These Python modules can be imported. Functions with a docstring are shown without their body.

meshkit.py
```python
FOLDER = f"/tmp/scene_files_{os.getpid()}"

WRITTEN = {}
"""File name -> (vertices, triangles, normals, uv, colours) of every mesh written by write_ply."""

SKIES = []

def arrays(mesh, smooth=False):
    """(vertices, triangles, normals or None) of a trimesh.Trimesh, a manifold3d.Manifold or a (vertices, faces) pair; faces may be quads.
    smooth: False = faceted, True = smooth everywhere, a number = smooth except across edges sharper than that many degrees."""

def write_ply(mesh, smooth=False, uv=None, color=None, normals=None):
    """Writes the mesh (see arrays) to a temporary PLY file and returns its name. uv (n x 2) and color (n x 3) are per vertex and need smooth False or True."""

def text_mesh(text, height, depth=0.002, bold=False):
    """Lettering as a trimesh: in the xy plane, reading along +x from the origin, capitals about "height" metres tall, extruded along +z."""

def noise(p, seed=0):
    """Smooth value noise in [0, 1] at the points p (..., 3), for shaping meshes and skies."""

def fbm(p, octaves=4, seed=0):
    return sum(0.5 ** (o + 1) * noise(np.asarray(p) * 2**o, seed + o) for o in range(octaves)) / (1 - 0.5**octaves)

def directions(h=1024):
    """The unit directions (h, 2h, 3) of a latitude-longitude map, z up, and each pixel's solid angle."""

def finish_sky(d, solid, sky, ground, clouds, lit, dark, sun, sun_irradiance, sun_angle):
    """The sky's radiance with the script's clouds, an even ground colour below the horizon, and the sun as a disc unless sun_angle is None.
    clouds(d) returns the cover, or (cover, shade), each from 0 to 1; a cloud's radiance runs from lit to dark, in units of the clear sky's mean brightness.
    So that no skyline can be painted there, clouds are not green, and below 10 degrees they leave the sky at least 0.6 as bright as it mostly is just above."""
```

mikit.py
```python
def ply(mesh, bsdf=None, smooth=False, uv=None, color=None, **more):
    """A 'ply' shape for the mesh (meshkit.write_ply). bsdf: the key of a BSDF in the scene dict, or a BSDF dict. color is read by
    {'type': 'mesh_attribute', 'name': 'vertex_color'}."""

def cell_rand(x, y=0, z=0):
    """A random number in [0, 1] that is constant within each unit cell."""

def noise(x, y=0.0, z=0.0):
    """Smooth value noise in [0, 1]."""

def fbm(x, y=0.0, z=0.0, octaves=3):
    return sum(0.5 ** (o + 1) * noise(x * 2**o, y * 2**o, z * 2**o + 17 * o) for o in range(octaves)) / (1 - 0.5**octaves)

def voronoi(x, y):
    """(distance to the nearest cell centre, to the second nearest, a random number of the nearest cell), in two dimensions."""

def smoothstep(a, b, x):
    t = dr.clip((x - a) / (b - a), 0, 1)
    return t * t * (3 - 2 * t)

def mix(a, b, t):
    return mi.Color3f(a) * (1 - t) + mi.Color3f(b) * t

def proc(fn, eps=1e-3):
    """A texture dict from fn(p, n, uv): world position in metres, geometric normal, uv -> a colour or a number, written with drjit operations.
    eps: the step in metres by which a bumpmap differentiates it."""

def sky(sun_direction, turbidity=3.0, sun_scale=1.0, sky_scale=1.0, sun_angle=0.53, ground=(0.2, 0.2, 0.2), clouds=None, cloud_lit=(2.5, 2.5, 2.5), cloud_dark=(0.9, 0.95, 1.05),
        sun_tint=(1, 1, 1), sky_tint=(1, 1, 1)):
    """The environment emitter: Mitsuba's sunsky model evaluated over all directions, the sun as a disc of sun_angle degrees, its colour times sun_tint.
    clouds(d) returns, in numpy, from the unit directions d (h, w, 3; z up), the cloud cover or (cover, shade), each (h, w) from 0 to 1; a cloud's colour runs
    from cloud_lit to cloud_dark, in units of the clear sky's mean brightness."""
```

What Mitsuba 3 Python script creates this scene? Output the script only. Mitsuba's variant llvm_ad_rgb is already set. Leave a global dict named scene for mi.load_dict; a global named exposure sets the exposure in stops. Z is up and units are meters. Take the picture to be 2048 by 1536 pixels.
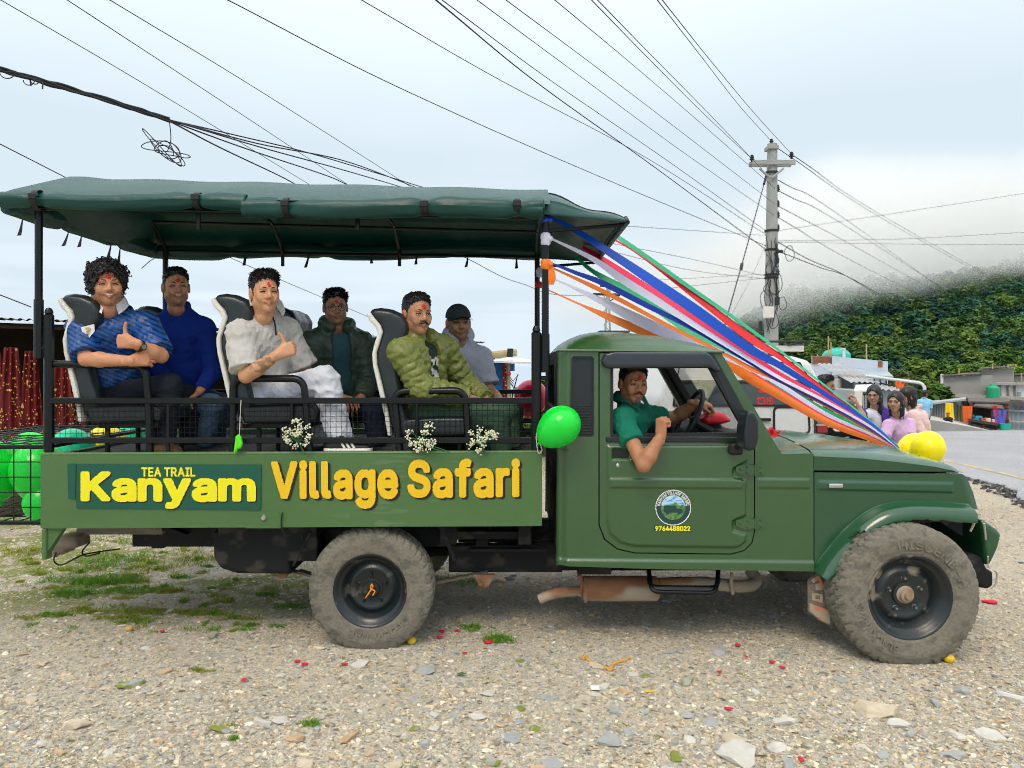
# Safari truck decorated with ribbons and balloons, on a gravel lot under a hazy hill. Mitsuba 3 scene script.
import math, random
import numpy as np, trimesh, shapely, mitsuba as mi, drjit as dr
import shapely.geometry as sg, shapely.affinity as sa
import meshkit, mikit
from mikit import noise, fbm, voronoi, smoothstep, mix, proc

T = mi.ScalarTransform4f
rng = np.random.default_rng(7)
scene, labels = {}, {}

# ---------------------------------------------------------------- camera, sky, exposure
FPX, CX, CY, EYE = 1538.0, 1030.0, 733.0, 1.65          # focal length and principal point for a 2048 x 1536 picture; eye height
scene['camera'] = {'type': 'perspective', 'fov': math.degrees(2 * math.atan(1024 / FPX)), 'fov_axis': 'x', 'near_clip': 0.05, 'far_clip': 3000.0,
                   'principal_point_offset_x': (1024 - CX) / 2048, 'principal_point_offset_y': (768 - CY) / 1536,
                   'to_world': T().look_at(origin=[0, 0, EYE], target=[0, 10, EYE], up=[0, 0, 1])}


def cloud_cover(d):
    u = d[..., 2]
    p = d / np.maximum(np.abs(u), 0.06)[..., None] * 0.35
    q = np.stack([p[..., 0], p[..., 1], 0 * u], -1)
    n = meshkit.fbm(q * 1.3 + 5, 4, 3)
    shade = 1.0 - np.clip((u - 0.25) / 0.75, 0, 1) + 0.30 * (n - 0.5)
    return np.ones_like(u), np.clip(shade, 0, 1)


scene['sky'] = mikit.sky((-0.16, -0.60, 0.78), turbidity=3.0, sun_scale=0.3, sun_angle=24, clouds=cloud_cover, cloud_lit=(4.2, 4.3, 4.4), cloud_dark=(1.78, 2.08, 2.30),
                         ground=(0.42, 0.50, 0.57))
exposure = 1.85


# ---------------------------------------------------------------- small helpers
def W(px, py, D):
    """The point at depth D that a pixel of the 2048 x 1536 frame shows."""
    return np.array([(px - CX) * D / FPX, D, EYE - (py - CY) * D / FPX])


YN, YF = 4.46, 6.16                                      # the truck's near and far side
YM = (YN + YF) / 2


def SX(px, D=YN):
    return (px - CX) * D / FPX


def SZ(py, D=YN):
    return EYE - (py - CY) * D / FPX


def spoly(pts, D=YN):
    """Pixel outline -> shapely polygon in the (x, z) plane at depth D."""
    return sg.Polygon([(SX(a, D), SZ(b, D)) for a, b in pts])


_counts = {}


def fresh(name):
    """The next free key of that name: name, name_001, name_002 ..."""
    n = _counts.get(name, 0)
    _counts[name] = n + 1
    return name if n == 0 else f'{name}_{n:03d}'


def thing(name, label, cat, group=None, kind=None):
    k = fresh(name)
    labels[k] = {'label': label, 'category': cat}
    if group:
        labels[k]['group'] = group
    if kind:
        labels[k]['kind'] = kind
    return k


def put(name, mesh, bsdf, parent=None, smooth=30, label=None, color=None, kind=None, **more):
    """One entry of the scene, a child when parent is given; a list of meshes becomes one part each, or one joined part of kind stuff."""
    if isinstance(mesh, (list, tuple)):
        if kind == 'stuff':
            mesh = cat(mesh)
        else:
            return [put(name, m, bsdf, parent, smooth, label, color, kind, **more) for m in mesh][0]
    k = fresh(parent + '__' + name if parent else name)
    scene[k] = mikit.ply(mesh, bsdf, smooth=smooth, color=color, **more)
    if label:
        labels.setdefault(k, {})['label'] = label
    if kind:
        labels.setdefault(k, {})['kind'] = kind
    return k


def solo(name, mesh, bsdf, label, cate, group=None, smooth=30, kind=None, color=None, **more):
    """A thing that is one mesh."""
    k = thing(name, label, cate, group, kind)
    if isinstance(mesh, (list, tuple)):
        mesh = cat(mesh)
    scene[k] = mikit.ply(mesh, bsdf, smooth=smooth, color=color, **more)
    return k


def struct(name, mesh, bsdf, smooth=False, color=None, **more):
    k = fresh(name)
    scene[k] = mikit.ply(mesh, bsdf, smooth=smooth, color=color, **more)
    labels[k] = {'kind': 'structure'}
    return k


def tm(v, f):
    v, f = np.asarray(v, float), np.asarray(f, int)
    if f.ndim == 2 and f.shape[1] == 4:
        f = np.vstack([f[:, [0, 1, 2]], f[:, [0, 2, 3]]])
    return trimesh.Trimesh(v, f, process=False)


def cat(ms):
    return trimesh.util.concatenate([m for m in ms if m is not None and len(m.faces)])


def hull(pts):
    return trimesh.convex.convex_hull(np.asarray(pts, float))


def box(c, s, b=0.004):
    """Chamfered box, centre c, full size s."""
    s = np.asarray(s, float) / 2
    b = min(b, s.min() * 0.6)
    pts = []
    for sx in (-1, 1):
        for sy in (-1, 1):
            for sz in (-1, 1):
                e = np.array([sx, sy, sz]) * s
                for k in range(3):
                    q = e - np.array([sx, sy, sz]) * b
                    q[k] = e[k]
                    pts.append(q)
    m = hull(pts)
    m.apply_translation(c)
    return m


def bx(x0, x1, y0, y1, z0, z1, b=0.004):
    return box(((x0 + x1) / 2, (y0 + y1) / 2, (z0 + z1) / 2), (abs(x1 - x0), abs(y1 - y0), abs(z1 - z0)), b)


def tube(pts, r, n=8, cap=True, flat=1.0):
    """A tube along a polyline; r one radius or one per point."""
    P = np.asarray(pts, float)
    r = np.broadcast_to(np.asarray(r, float), len(P))
    t = np.gradient(P, axis=0)
    t /= np.maximum(np.linalg.norm(t, axis=1, keepdims=True), 1e-9)
    ref = np.array([0, 0, 1.0]) if abs(t[0][2]) < 0.9 else np.array([1.0, 0, 0])
    u = np.cross(ref, t[0])
    u /= np.linalg.norm(u)
    a = np.arange(n) * 2 * np.pi / n
    rings = []
    for i in range(len(P)):
        u = u - t[i] * (u @ t[i])
        u /= max(np.linalg.norm(u), 1e-9)
        v = np.cross(t[i], u)
        rings.append(P[i] + r[i] * (np.cos(a)[:, None] * u + flat * np.sin(a)[:, None] * v))
    V = np.vstack(rings)
    i = np.arange(len(P) - 1)[:, None] * n
    j, k = np.arange(n)[None, :], (np.arange(n)[None, :] + 1) % n
    F = np.stack([i + j, i + k, i + n + k, i + n + j], -1).reshape(-1, 4)
    F = np.vstack([F[:, [0, 1, 2]], F[:, [0, 2, 3]]])
    if cap:
        c0, c1 = len(V), len(V) + 1
        V = np.vstack([V, P[:1], P[-1:]])
        j, k = np.arange(n), (np.arange(n) + 1) % n
        e = (len(P) - 1) * n
        F = np.vstack([F, np.stack([k, j, j * 0 + c0], 1), np.stack([e + j, e + k, j * 0 + c1], 1)])
    return tm(V, F)


def bezier(pts, n=24):
    """Catmull-Rom curve through the points."""
    P = np.asarray(pts, float)
    if len(P) == 2:
        return P[0] + np.linspace(0, 1, n)[:, None] * (P[1] - P[0])
    Q = np.vstack([2 * P[0] - P[1], P, 2 * P[-1] - P[-2]])
    out = []
    for i in range(len(P) - 1):
        p0, p1, p2, p3 = Q[i:i + 4]
        t = np.linspace(0, 1, max(n // (len(P) - 1), 3), endpoint=False)[:, None]
        out.append(0.5 * (2 * p1 + (p2 - p0) * t + (2 * p0 - 5 * p1 + 4 * p2 - p3) * t ** 2 + (3 * p1 - p0 - 3 * p2 + p3) * t ** 3))
    return np.vstack(out + [P[-1:]])


def rounded(pts, r, n=5):
    """A polyline with its corners rounded."""
    P = [np.asarray(p, float) for p in pts]
    out = [P[0]]
    for i in range(1, len(P) - 1):
        a, b, c = P[i - 1], P[i], P[i + 1]
        u, v = (a - b) / np.linalg.norm(a - b), (c - b) / np.linalg.norm(c - b)
        k = min(r, np.linalg.norm(a - b) * 0.45, np.linalg.norm(c - b) * 0.45)
        p, q = b + u * k, b + v * k
        for s in np.linspace(0, 1, n):
            out.append((1 - s) ** 2 * p + 2 * s * (1 - s) * b + s * s * q)
    out.append(P[-1])
    return np.array(out)


def polys(g):
    return [p for p in getattr(g, 'geoms', [g]) if p.geom_type == 'Polygon' and p.area > 1e-9]


def plate(poly, y0, y1):
    """A shapely polygon in (x, z), extruded from y0 (near the camera) to y1."""
    out = []
    for p in polys(poly):
        m = trimesh.creation.extrude_polygon(p, abs(y1 - y0), engine='earcut')
        v = np.array(m.vertices)
        out.append(tm(np.stack([v[:, 0], max(y0, y1) - v[:, 2], v[:, 1]], 1), m.faces))
    return cat(out)


def plan(poly, z0, z1):
    """A shapely polygon in (x, y), extruded from z0 up to z1."""
    out = []
    for p in polys(poly):
        m = trimesh.creation.extrude_polygon(p, abs(z1 - z0), engine='earcut')
        m.apply_translation([0, 0, min(z0, z1)])
        out.append(m)
    return cat(out)


def lathe(profile, n=48, axis='y', center=(0, 0, 0)):
    """Revolves (radius, height) pairs about an axis; heights run along it."""
    p = np.asarray(profile, float)
    a = np.arange(n) * 2 * np.pi / n
    R, H = p[:, 0][:, None], p[:, 1][:, None] + 0 * a
    c, s = R * np.cos(a), R * np.sin(a)
    V = np.stack({'y': (c, H, s), 'z': (c, s, H), 'x': (H, c, s)}[axis], -1).reshape(-1, 3) + np.asarray(center, float)
    i = np.arange(len(p) - 1)[:, None] * n
    j, k = np.arange(n)[None, :], (np.arange(n)[None, :] + 1) % n
    F = np.stack([i + j, i + k, i + n + k, i + n + j], -1).reshape(-1, 4)
    return tm(V, F)


def grid_mesh(V):
    """(a, b, 3) points -> mesh."""
    a, b = V.shape[:2]
    i = (np.arange(a - 1)[:, None] * b + np.arange(b - 1)[None, :]).ravel()
    return tm(V.reshape(-1, 3), np.stack([i, i + b, i + b + 1, i + 1], 1))


def ribbon_mesh(P, wv, th=0.0015):
    """A thin band along points P with half-width vectors wv (n, 3); closed, with a little thickness."""
    P, wv = np.asarray(P, float), np.asarray(wv, float)
    t = np.gradient(P, axis=0)
    n = np.cross(t, wv)
    n /= np.maximum(np.linalg.norm(n, axis=1, keepdims=True), 1e-9)
    n *= th / 2
    V = np.stack([P - wv - n, P + wv - n, P + wv + n, P - wv + n, P - wv - n], 1)
    return grid_mesh(V)


def text_shape(text, height, width=None, grow=0.0, bold=True):
    """Lettering as a shapely shape from the origin, capitals `height` tall, stretched to `width`, strokes thickened by `grow`."""
    m = meshkit.text_mesh(text, height, 0.01, bold)
    top = m.triangles[m.face_normals[:, 2] > 0.5][:, :, :2]
    g = shapely.union_all([sg.Polygon(t) for t in top]).buffer(1e-5)
    if grow:
        g = g.buffer(grow, join_style='mitre', mitre_limit=2)
    a, b, c, d = g.bounds
    if width:
        g = sa.scale(g, width / (c - a), 1, origin=(a, 0))
    return sa.translate(g, -g.bounds[0], 0).simplify(height * 0.006)


def side_panel(poly, y, hfun=None, thick=0.02, cell=0.008):
    """Sheet metal seen from the near side: the polygon (x, z) on a grid with relief hfun(x, z) >= 0 towards the camera, and a returned edge."""
    out = []
    for p in polys(poly):
        a, b, c, d = p.bounds
        nx, nz = max(2, int((c - a) / cell) + 1), max(2, int((d - b) / cell) + 1)
        gx, gz = np.meshgrid(np.linspace(a, c, nx), np.linspace(b, d, nz), indexing='ij')
        pts = shapely.points(gx.ravel(), gz.ravel())
        inside = shapely.intersects(p.buffer(1e-6), pts).reshape(gx.shape)
        near = inside.copy()
        for di in (-1, 0, 1):
            for dj in (-1, 0, 1):
                near |= np.roll(np.roll(inside, di, 0), dj, 1)
        q = inside[:-1, :-1].astype(int) + inside[1:, :-1] + inside[:-1, 1:] + inside[1:, 1:]
        use = q >= 2
        used = np.zeros_like(inside)
        used[:-1, :-1] |= use; used[1:, :-1] |= use; used[:-1, 1:] |= use; used[1:, 1:] |= use
        inner = np.zeros_like(inside)                       # all four cells used
        u = np.pad(use, 1)
        inner = u[:-1, :-1] & u[1:, :-1] & u[:-1, 1:] & u[1:, 1:]
        snap = used & ~inner
        ring = shapely.boundary(p)
        sp = shapely.points(gx[snap], gz[snap])
        on = shapely.line_interpolate_point(ring, shapely.line_locate_point(ring, sp)) if ring.geom_type == 'LineString' else None
        if on is None:
            best, bd = None, None
            for r in ring.geoms:
                o = shapely.line_interpolate_point(r, shapely.line_locate_point(r, sp))
                dd = shapely.distance(o, sp)
                best, bd = (o, dd) if best is None else (np.where(dd < bd, o, best), np.minimum(dd, bd))
            on = best
        gx, gz = gx.copy(), gz.copy()
        gx[snap], gz[snap] = shapely.get_x(on), shapely.get_y(on)
        h = hfun(gx, gz) if hfun else np.zeros_like(gx)
        V = np.stack([gx, y - h, gz], -1)
        idx = np.arange(nx * nz).reshape(nx, nz)
        i, j = np.nonzero(use)
        F = np.stack([idx[i, j], idx[i + 1, j], idx[i + 1, j + 1], idx[i, j + 1]], 1)
        V = V.reshape(-1, 3)
        m = tm(V, F)
        e = np.sort(m.edges, axis=1)
        # boundary edges become a skirt
        uniq, inv, cnt = np.unique(e, axis=0, return_inverse=True, return_counts=True)
        be = m.edges[cnt[inv] == 1]
        V2 = V.copy()
        V2[:, 1] = y + thick
        n = len(V)
        S = np.stack([be[:, 1], be[:, 0], be[:, 0] + n, be[:, 1] + n], 1)
        m = tm(np.vstack([V, V2]), np.vstack([m.faces, tm(np.zeros((1, 3)), S).faces]))
        m.remove_unreferenced_vertices()
        out.append(m)
    return cat(out)


def raised(poly, h, bevel):
    """Relief: height h inside the polygon, falling to 0 over `bevel` outside its edge."""
    def fn(x, z):
        pts = shapely.points(x.ravel(), z.ravel())
        d = np.where(shapely.intersects(poly, pts), -1, 1) * shapely.distance(shapely.boundary(poly), pts)
        t = np.clip(0.5 - d / bevel, 0, 1)
        return (h * t * t * (3 - 2 * t)).reshape(x.shape)
    return fn


# ---------------------------------------------------------------- signed distance modelling (surface nets)
def surface_nets(Fd, origin, h):
    ins = Fd < 0
    n0, n1, n2 = Fd.shape
    s = np.zeros((n0 - 1, n1 - 1, n2 - 1), np.int8)
    for a in (0, 1):
        for b in (0, 1):
            for c in (0, 1):
                s += ins[a:n0 - 1 + a, b:n1 - 1 + b, c:n2 - 1 + c]
    ci, cj, ck = np.nonzero((s > 0) & (s < 8))
    idx = np.full(s.shape, -1, np.int64)
    idx[ci, cj, ck] = np.arange(len(ci))
    pos, cnt = np.zeros((len(ci), 3)), np.zeros(len(ci))
    corners = [(a, b, c) for a in (0, 1) for b in (0, 1) for c in (0, 1)]
    val = {k: Fd[ci + k[0], cj + k[1], ck + k[2]] for k in corners}
    for p in corners:
        for ax in range(3):
            if p[ax]:
                continue
            q = tuple(p[k] + (k == ax) for k in range(3))
            a, b = val[p], val[q]
            on = (a < 0) != (b < 0)
            t = np.where(on, a / np.where(on, a - b, 1), 0)
            w = np.array(p, float)[None, :] + 0 * pos
            w[:, ax] += t
            pos += np.where(on[:, None], w, 0)
            cnt += on
    V = (pos / np.maximum(cnt, 1)[:, None] + np.stack([ci, cj, ck], 1)) * h + np.asarray(origin)
    Fs = []
    for ax in range(3):
        u, v = [(1, 2), (2, 0), (0, 1)][ax]
        sl0, sl1 = [slice(None)] * 3, [slice(None)] * 3
        sl0[ax], sl1[ax] = slice(0, -1), slice(1, None)
        a, b = ins[tuple(sl0)], ins[tuple(sl1)]
        e = np.stack(np.nonzero(a != b), 1)
        ok = (e[:, u] > 0) & (e[:, v] > 0) & (e[:, u] < s.shape[u]) & (e[:, v] < s.shape[v])
        e = e[ok]
        if not len(e):
            continue
        du, dv = np.eye(3, dtype=int)[u], np.eye(3, dtype=int)[v]
        q = [idx[tuple((e - du - dv).T)], idx[tuple((e - dv).T)], idx[tuple(e.T)], idx[tuple((e - du).T)]]
        q = np.stack(q, 1)
        flip = ~a[tuple(e.T)]
        q[flip] = q[flip][:, ::-1]
        Fs.append(q)
    return tm(V, np.vstack(Fs))


class Field:
    """Grid of signed distances that shapes are melted into one after another."""

    def __init__(self, lo, hi, h):
        self.h, self.lo = h, np.asarray(lo, float)
        n = np.ceil((np.asarray(hi, float) - self.lo) / h).astype(int) + 1
        self.ax = [(self.lo[k] + h * np.arange(n[k])) for k in range(3)]
        self.F = np.full(n, 1.0, np.float32)

    def window(self, lo, hi):
        sl = []
        for k in range(3):
            a = int(np.clip(np.floor((lo[k] - self.lo[k]) / self.h), 0, len(self.ax[k])))
            b = int(np.clip(np.ceil((hi[k] - self.lo[k]) / self.h) + 1, 0, len(self.ax[k])))
            sl.append(slice(a, b))
        return tuple(sl)

    def pts(self, sl):
        x, y, z = np.meshgrid(*[self.ax[k][sl[k]].astype(np.float32) for k in range(3)], indexing='ij')
        return x, y, z

    def add(self, fn, lo, hi, k=0.02, cut=False):
        m = k + 3 * self.h
        sl = self.window(np.asarray(lo) - m, np.asarray(hi) + m)
        if any(s.stop <= s.start for s in sl):
            return self
        d = fn(*self.pts(sl)).astype(np.float32)
        a = self.F[sl]
        if cut:
            d = -d
            hh = np.maximum(k - np.abs(a - d), 0) / max(k, 1e-6)
            self.F[sl] = np.maximum(a, d) + hh * hh * k / 4
        else:
            hh = np.maximum(k - np.abs(a - d), 0) / max(k, 1e-6)
            self.F[sl] = np.minimum(a, d) - hh * hh * k / 4
        return self

    def ball(self, c, r, k=0.02, cut=False):
        """Sphere or axis-aligned ellipsoid."""
        c, r = np.asarray(c, float), np.broadcast_to(np.asarray(r, float), 3)

        def fn(x, y, z):
            q = np.sqrt(((x - c[0]) / r[0]) ** 2 + ((y - c[1]) / r[1]) ** 2 + ((z - c[2]) / r[2]) ** 2)
            g = np.sqrt(((x - c[0]) / r[0] ** 2) ** 2 + ((y - c[1]) / r[1] ** 2) ** 2 + ((z - c[2]) / r[2] ** 2) ** 2)
            return q * (q - 1) / np.maximum(g, 1e-6)
        return self.add(fn, c - r, c + r, k, cut)

    def bone(self, a, b, ra, rb, k=0.02, cut=False, squash=None, rib=None, end=None, start=None):
        """Round cone from a to b. squash=(axis vector, factor): flattened along that axis. rib=(count, height): quilting. end/start: flat cuts."""
        a, b = np.asarray(a, float), np.asarray(b, float)
        r = max(ra, rb) * (max(1, 1 / squash[1]) if squash else 1)
        ab = b - a
        L2 = max(ab @ ab, 1e-9)
        dirn = ab / math.sqrt(L2)
        if squash:
            sv = np.asarray(squash[0], float)
            sv = sv - dirn * (sv @ dirn)
            sv /= max(np.linalg.norm(sv), 1e-9)

        def fn(x, y, z):
            qx, qy, qz = x - a[0], y - a[1], z - a[2]
            t = np.clip((qx * ab[0] + qy * ab[1] + qz * ab[2]) / L2, 0, 1)
            wx, wy, wz = qx - t * ab[0], qy - t * ab[1], qz - t * ab[2]
            if squash:
                m = (wx * sv[0] + wy * sv[1] + wz * sv[2]) * (1 / squash[1] - 1)
                wx, wy, wz = wx + m * sv[0], wy + m * sv[1], wz + m * sv[2]
            rr = ra + (rb - ra) * t
            if rib:
                rr = rr + rib[1] * (np.abs(np.sin(np.pi * rib[0] * t)) ** 0.6 - 0.6)
            d = np.sqrt(wx * wx + wy * wy + wz * wz) - rr
            if end:
                d = np.maximum(d, (qx * dirn[0] + qy * dirn[1] + qz * dirn[2]) - math.sqrt(L2))
            if start:
                d = np.maximum(d, -(qx * dirn[0] + qy * dirn[1] + qz * dirn[2]))
            return d
        return self.add(fn, np.minimum(a, b) - r, np.maximum(a, b) + r, k, cut)

    def mesh(self):
        F = self.F.copy()
        for ax in range(3):                                  # closed at the border
            sl = [slice(None)] * 3
            sl[ax] = 0; F[tuple(sl)] = np.maximum(F[tuple(sl)], 1e-3)
            sl[ax] = -1; F[tuple(sl)] = np.maximum(F[tuple(sl)], 1e-3)
        return surface_nets(F, self.lo, self.h)


def puffy(poly, y0, y1, r, h=0.01, bulge=None):
    """A polygon in (x, z) given depth from y0 to y1 with all its edges rounded by r."""
    a, b, c, d = poly.bounds
    pad = 2.5 * h
    f = Field((a - pad, min(y0, y1) - pad, b - pad), (c + pad, max(y0, y1) + pad, d + pad), h)
    X, Z = np.meshgrid(f.ax[0], f.ax[2], indexing='ij')
    pts = shapely.points(X.ravel(), Z.ravel())
    d2 = (np.where(shapely.intersects(poly, pts), -1, 1) * shapely.distance(shapely.boundary(poly), pts)).reshape(X.shape)[:, None, :] + r
    dy = (np.abs(f.ax[1] - (y0 + y1) / 2) - abs(y1 - y0) / 2)[None, :, None] + r
    F = np.minimum(np.maximum(d2, dy), 0) + np.sqrt(np.maximum(d2, 0) ** 2 + np.maximum(dy, 0) ** 2) - r
    if bulge:
        F = F - bulge(f.ax[0][:, None, None], f.ax[1][None, :, None], f.ax[2][None, None, :])
    f.F = F.astype(np.float32)
    return f.mesh()


def rot(axis, deg):
    return trimesh.transformations.rotation_matrix(math.radians(deg), axis)[:3, :3]


def mirror(m):
    """The far-side twin of a part of the truck."""
    v = np.array(m.vertices)
    v[:, 1] = 2 * YM - v[:, 1]
    return tm(v, np.array(m.faces)[:, ::-1])


def moved(m, d):
    m = m.copy()
    m.apply_translation(d)
    return m


# ---------------------------------------------------------------- materials
def mat(name, color, rough=0.6, metal=0.0, spec=0.5, coat=0.0, two=True, **more):
    c = proc(color) if callable(color) else {'type': 'rgb', 'value': list(color)}
    b = {'type': 'principled', 'base_color': c, 'roughness': proc(rough) if callable(rough) else rough, 'metallic': metal, 'specular': spec, **more}
    if coat:
        b['clearcoat'] = coat
        b['clearcoat_gloss'] = 0.9
    scene[name] = {'type': 'twosided', 'bsdf': b} if two else b
    return name


def bumped(name, color, rough, height, scale, spec=0.4, eps=2e-3, **more):
    c = proc(color) if callable(color) else {'type': 'rgb', 'value': list(color)}
    scene[name] = {'type': 'twosided', 'bsdf': {'type': 'bumpmap', 'arbitrary': proc(height, eps), 'scale': scale,
                   'bsdf': {'type': 'principled', 'base_color': c, 'roughness': rough, 'specular': spec, **more}}}
    return name


def vmat(name, rough=0.8, spec=0.3):
    scene[name] = {'type': 'twosided', 'bsdf': {'type': 'principled', 'base_color': {'type': 'mesh_attribute', 'name': 'vertex_color'}, 'roughness': rough, 'specular': spec}}
    return name
# ================================================================ THE SETTING
def ground_z(x, y):
    x, y = np.asarray(x, float), np.asarray(y, float)
    right = np.clip((x - 3.0) / 6.0, 0, 1)
    right = right * right * (3 - 2 * right)
    slope = -0.06 * np.maximum(y - 10, 0)
    drop = -0.45 * np.maximum(y - 24, 0)
    z = right * slope + (1 - right) * np.maximum(drop, -30)
    return np.maximum(z, -30)


def gravel_color(p, n, uv):
    x, y = p.x, p.y
    d1, e1, c1 = voronoi(x * 34, y * 30)
    d2, e2, c2 = voronoi(x * 85, y * 80)
    big = fbm(x * 0.8, y * 0.8, 3.0, octaves=4)
    grain = fbm(x * 40, y * 40, 1.0)
    base = mix((0.40, 0.345, 0.245), (0.51, 0.46, 0.36), smoothstep(0.3, 0.7, big))
    stone = mix(mix((0.32, 0.31, 0.29), (0.55, 0.50, 0.40), c1), (0.47, 0.36, 0.22), smoothstep(0.86, 0.9, c2))
    col = mix(base, stone, smoothstep(0.02, 0.10, e1 - d1) * smoothstep(0.30, 0.55, c1 + 0.5 * grain))
    col = col * (0.72 + 0.5 * c2 * smoothstep(0.0, 0.12, e2 - d2)) * (0.8 + 0.4 * grain)
    # moss and earth at the back left of the lot
    moss = 0.55 * fbm(x * 1.6 + 4, y * 2.2, 7.0) + 0.45 * fbm(x * 11, y * 11, 2.0, octaves=4)
    zone = smoothstep(-0.3, -1.4, x) * smoothstep(4.75, 5.6, y) * smoothstep(10.5, 7.5, y)
    return mix(col, mi.Color3f(0.17, 0.20, 0.04) * (0.6 + 0.8 * grain), smoothstep(0.50, 0.58, moss) * zone * 0.8)


def gravel_height(p, n, uv):
    d1, e1, c1 = voronoi(p.x * 34, p.y * 30)
    d2, e2, c2 = voronoi(p.x * 85, p.y * 80)
    return smoothstep(0.0, 0.3, e1 - d1) * (0.3 + c1) * 0.7 + smoothstep(0.0, 0.3, e2 - d2) * c2 * 0.35


bumped('m_gravel', gravel_color, 0.95, gravel_height, 0.012, spec=0.15)


def axis_points(*spans):
    out = [np.linspace(a, b, n, endpoint=False) for a, b, n in spans] + [[spans[-1][1]]]
    return np.concatenate(out)


gxs = axis_points((-600, -40, 12), (-40, -6, 18), (-6, 6, 300), (6, 40, 40), (40, 700, 16))
gys = axis_points((-60, 2.2, 20), (2.2, 8, 200), (8, 25, 70), (25, 150, 30), (150, 900, 14))
GX, GY = np.meshgrid(gxs, gys, indexing='ij')
near = np.exp(-np.maximum(np.abs(GX) - 6, 0) ** 2 / 8) * (GY < 12)
q = np.stack([GX, GY, 0 * GX], -1)
GZ = ground_z(GX, GY) + near * (0.05 * (meshkit.fbm(q * 0.7, 3, 1) - 0.5) + 0.016 * (meshkit.fbm(q * 5, 4, 2) - 0.5) - 0.004)
GZ = np.where((GY < -5) | (np.abs(GX) > 100), GZ, GZ)
struct('ground', grid_mesh(np.stack([GX, GY, GZ], -1)), 'm_gravel', smooth=True)


def soil_z(x, y):
    q = np.stack(np.broadcast_arrays(np.asarray(x, float), np.asarray(y, float), 0.0), -1)
    return ground_z(x, y) + 0.05 * (meshkit.fbm(q * 0.7, 3, 1) - 0.5) + 0.016 * (meshkit.fbm(q * 5, 4, 2) - 0.5) - 0.004


# ---- loose gravel: one mesh of many small flat chips
def chip_template(r, k, flat):
    p = r.normal(size=(k, 3))
    p /= np.linalg.norm(p, axis=1, keepdims=True)
    p *= r.uniform(0.75, 1.0, (k, 1))
    p *= [1, r.uniform(0.6, 0.95), flat]
    return hull(p)


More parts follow.
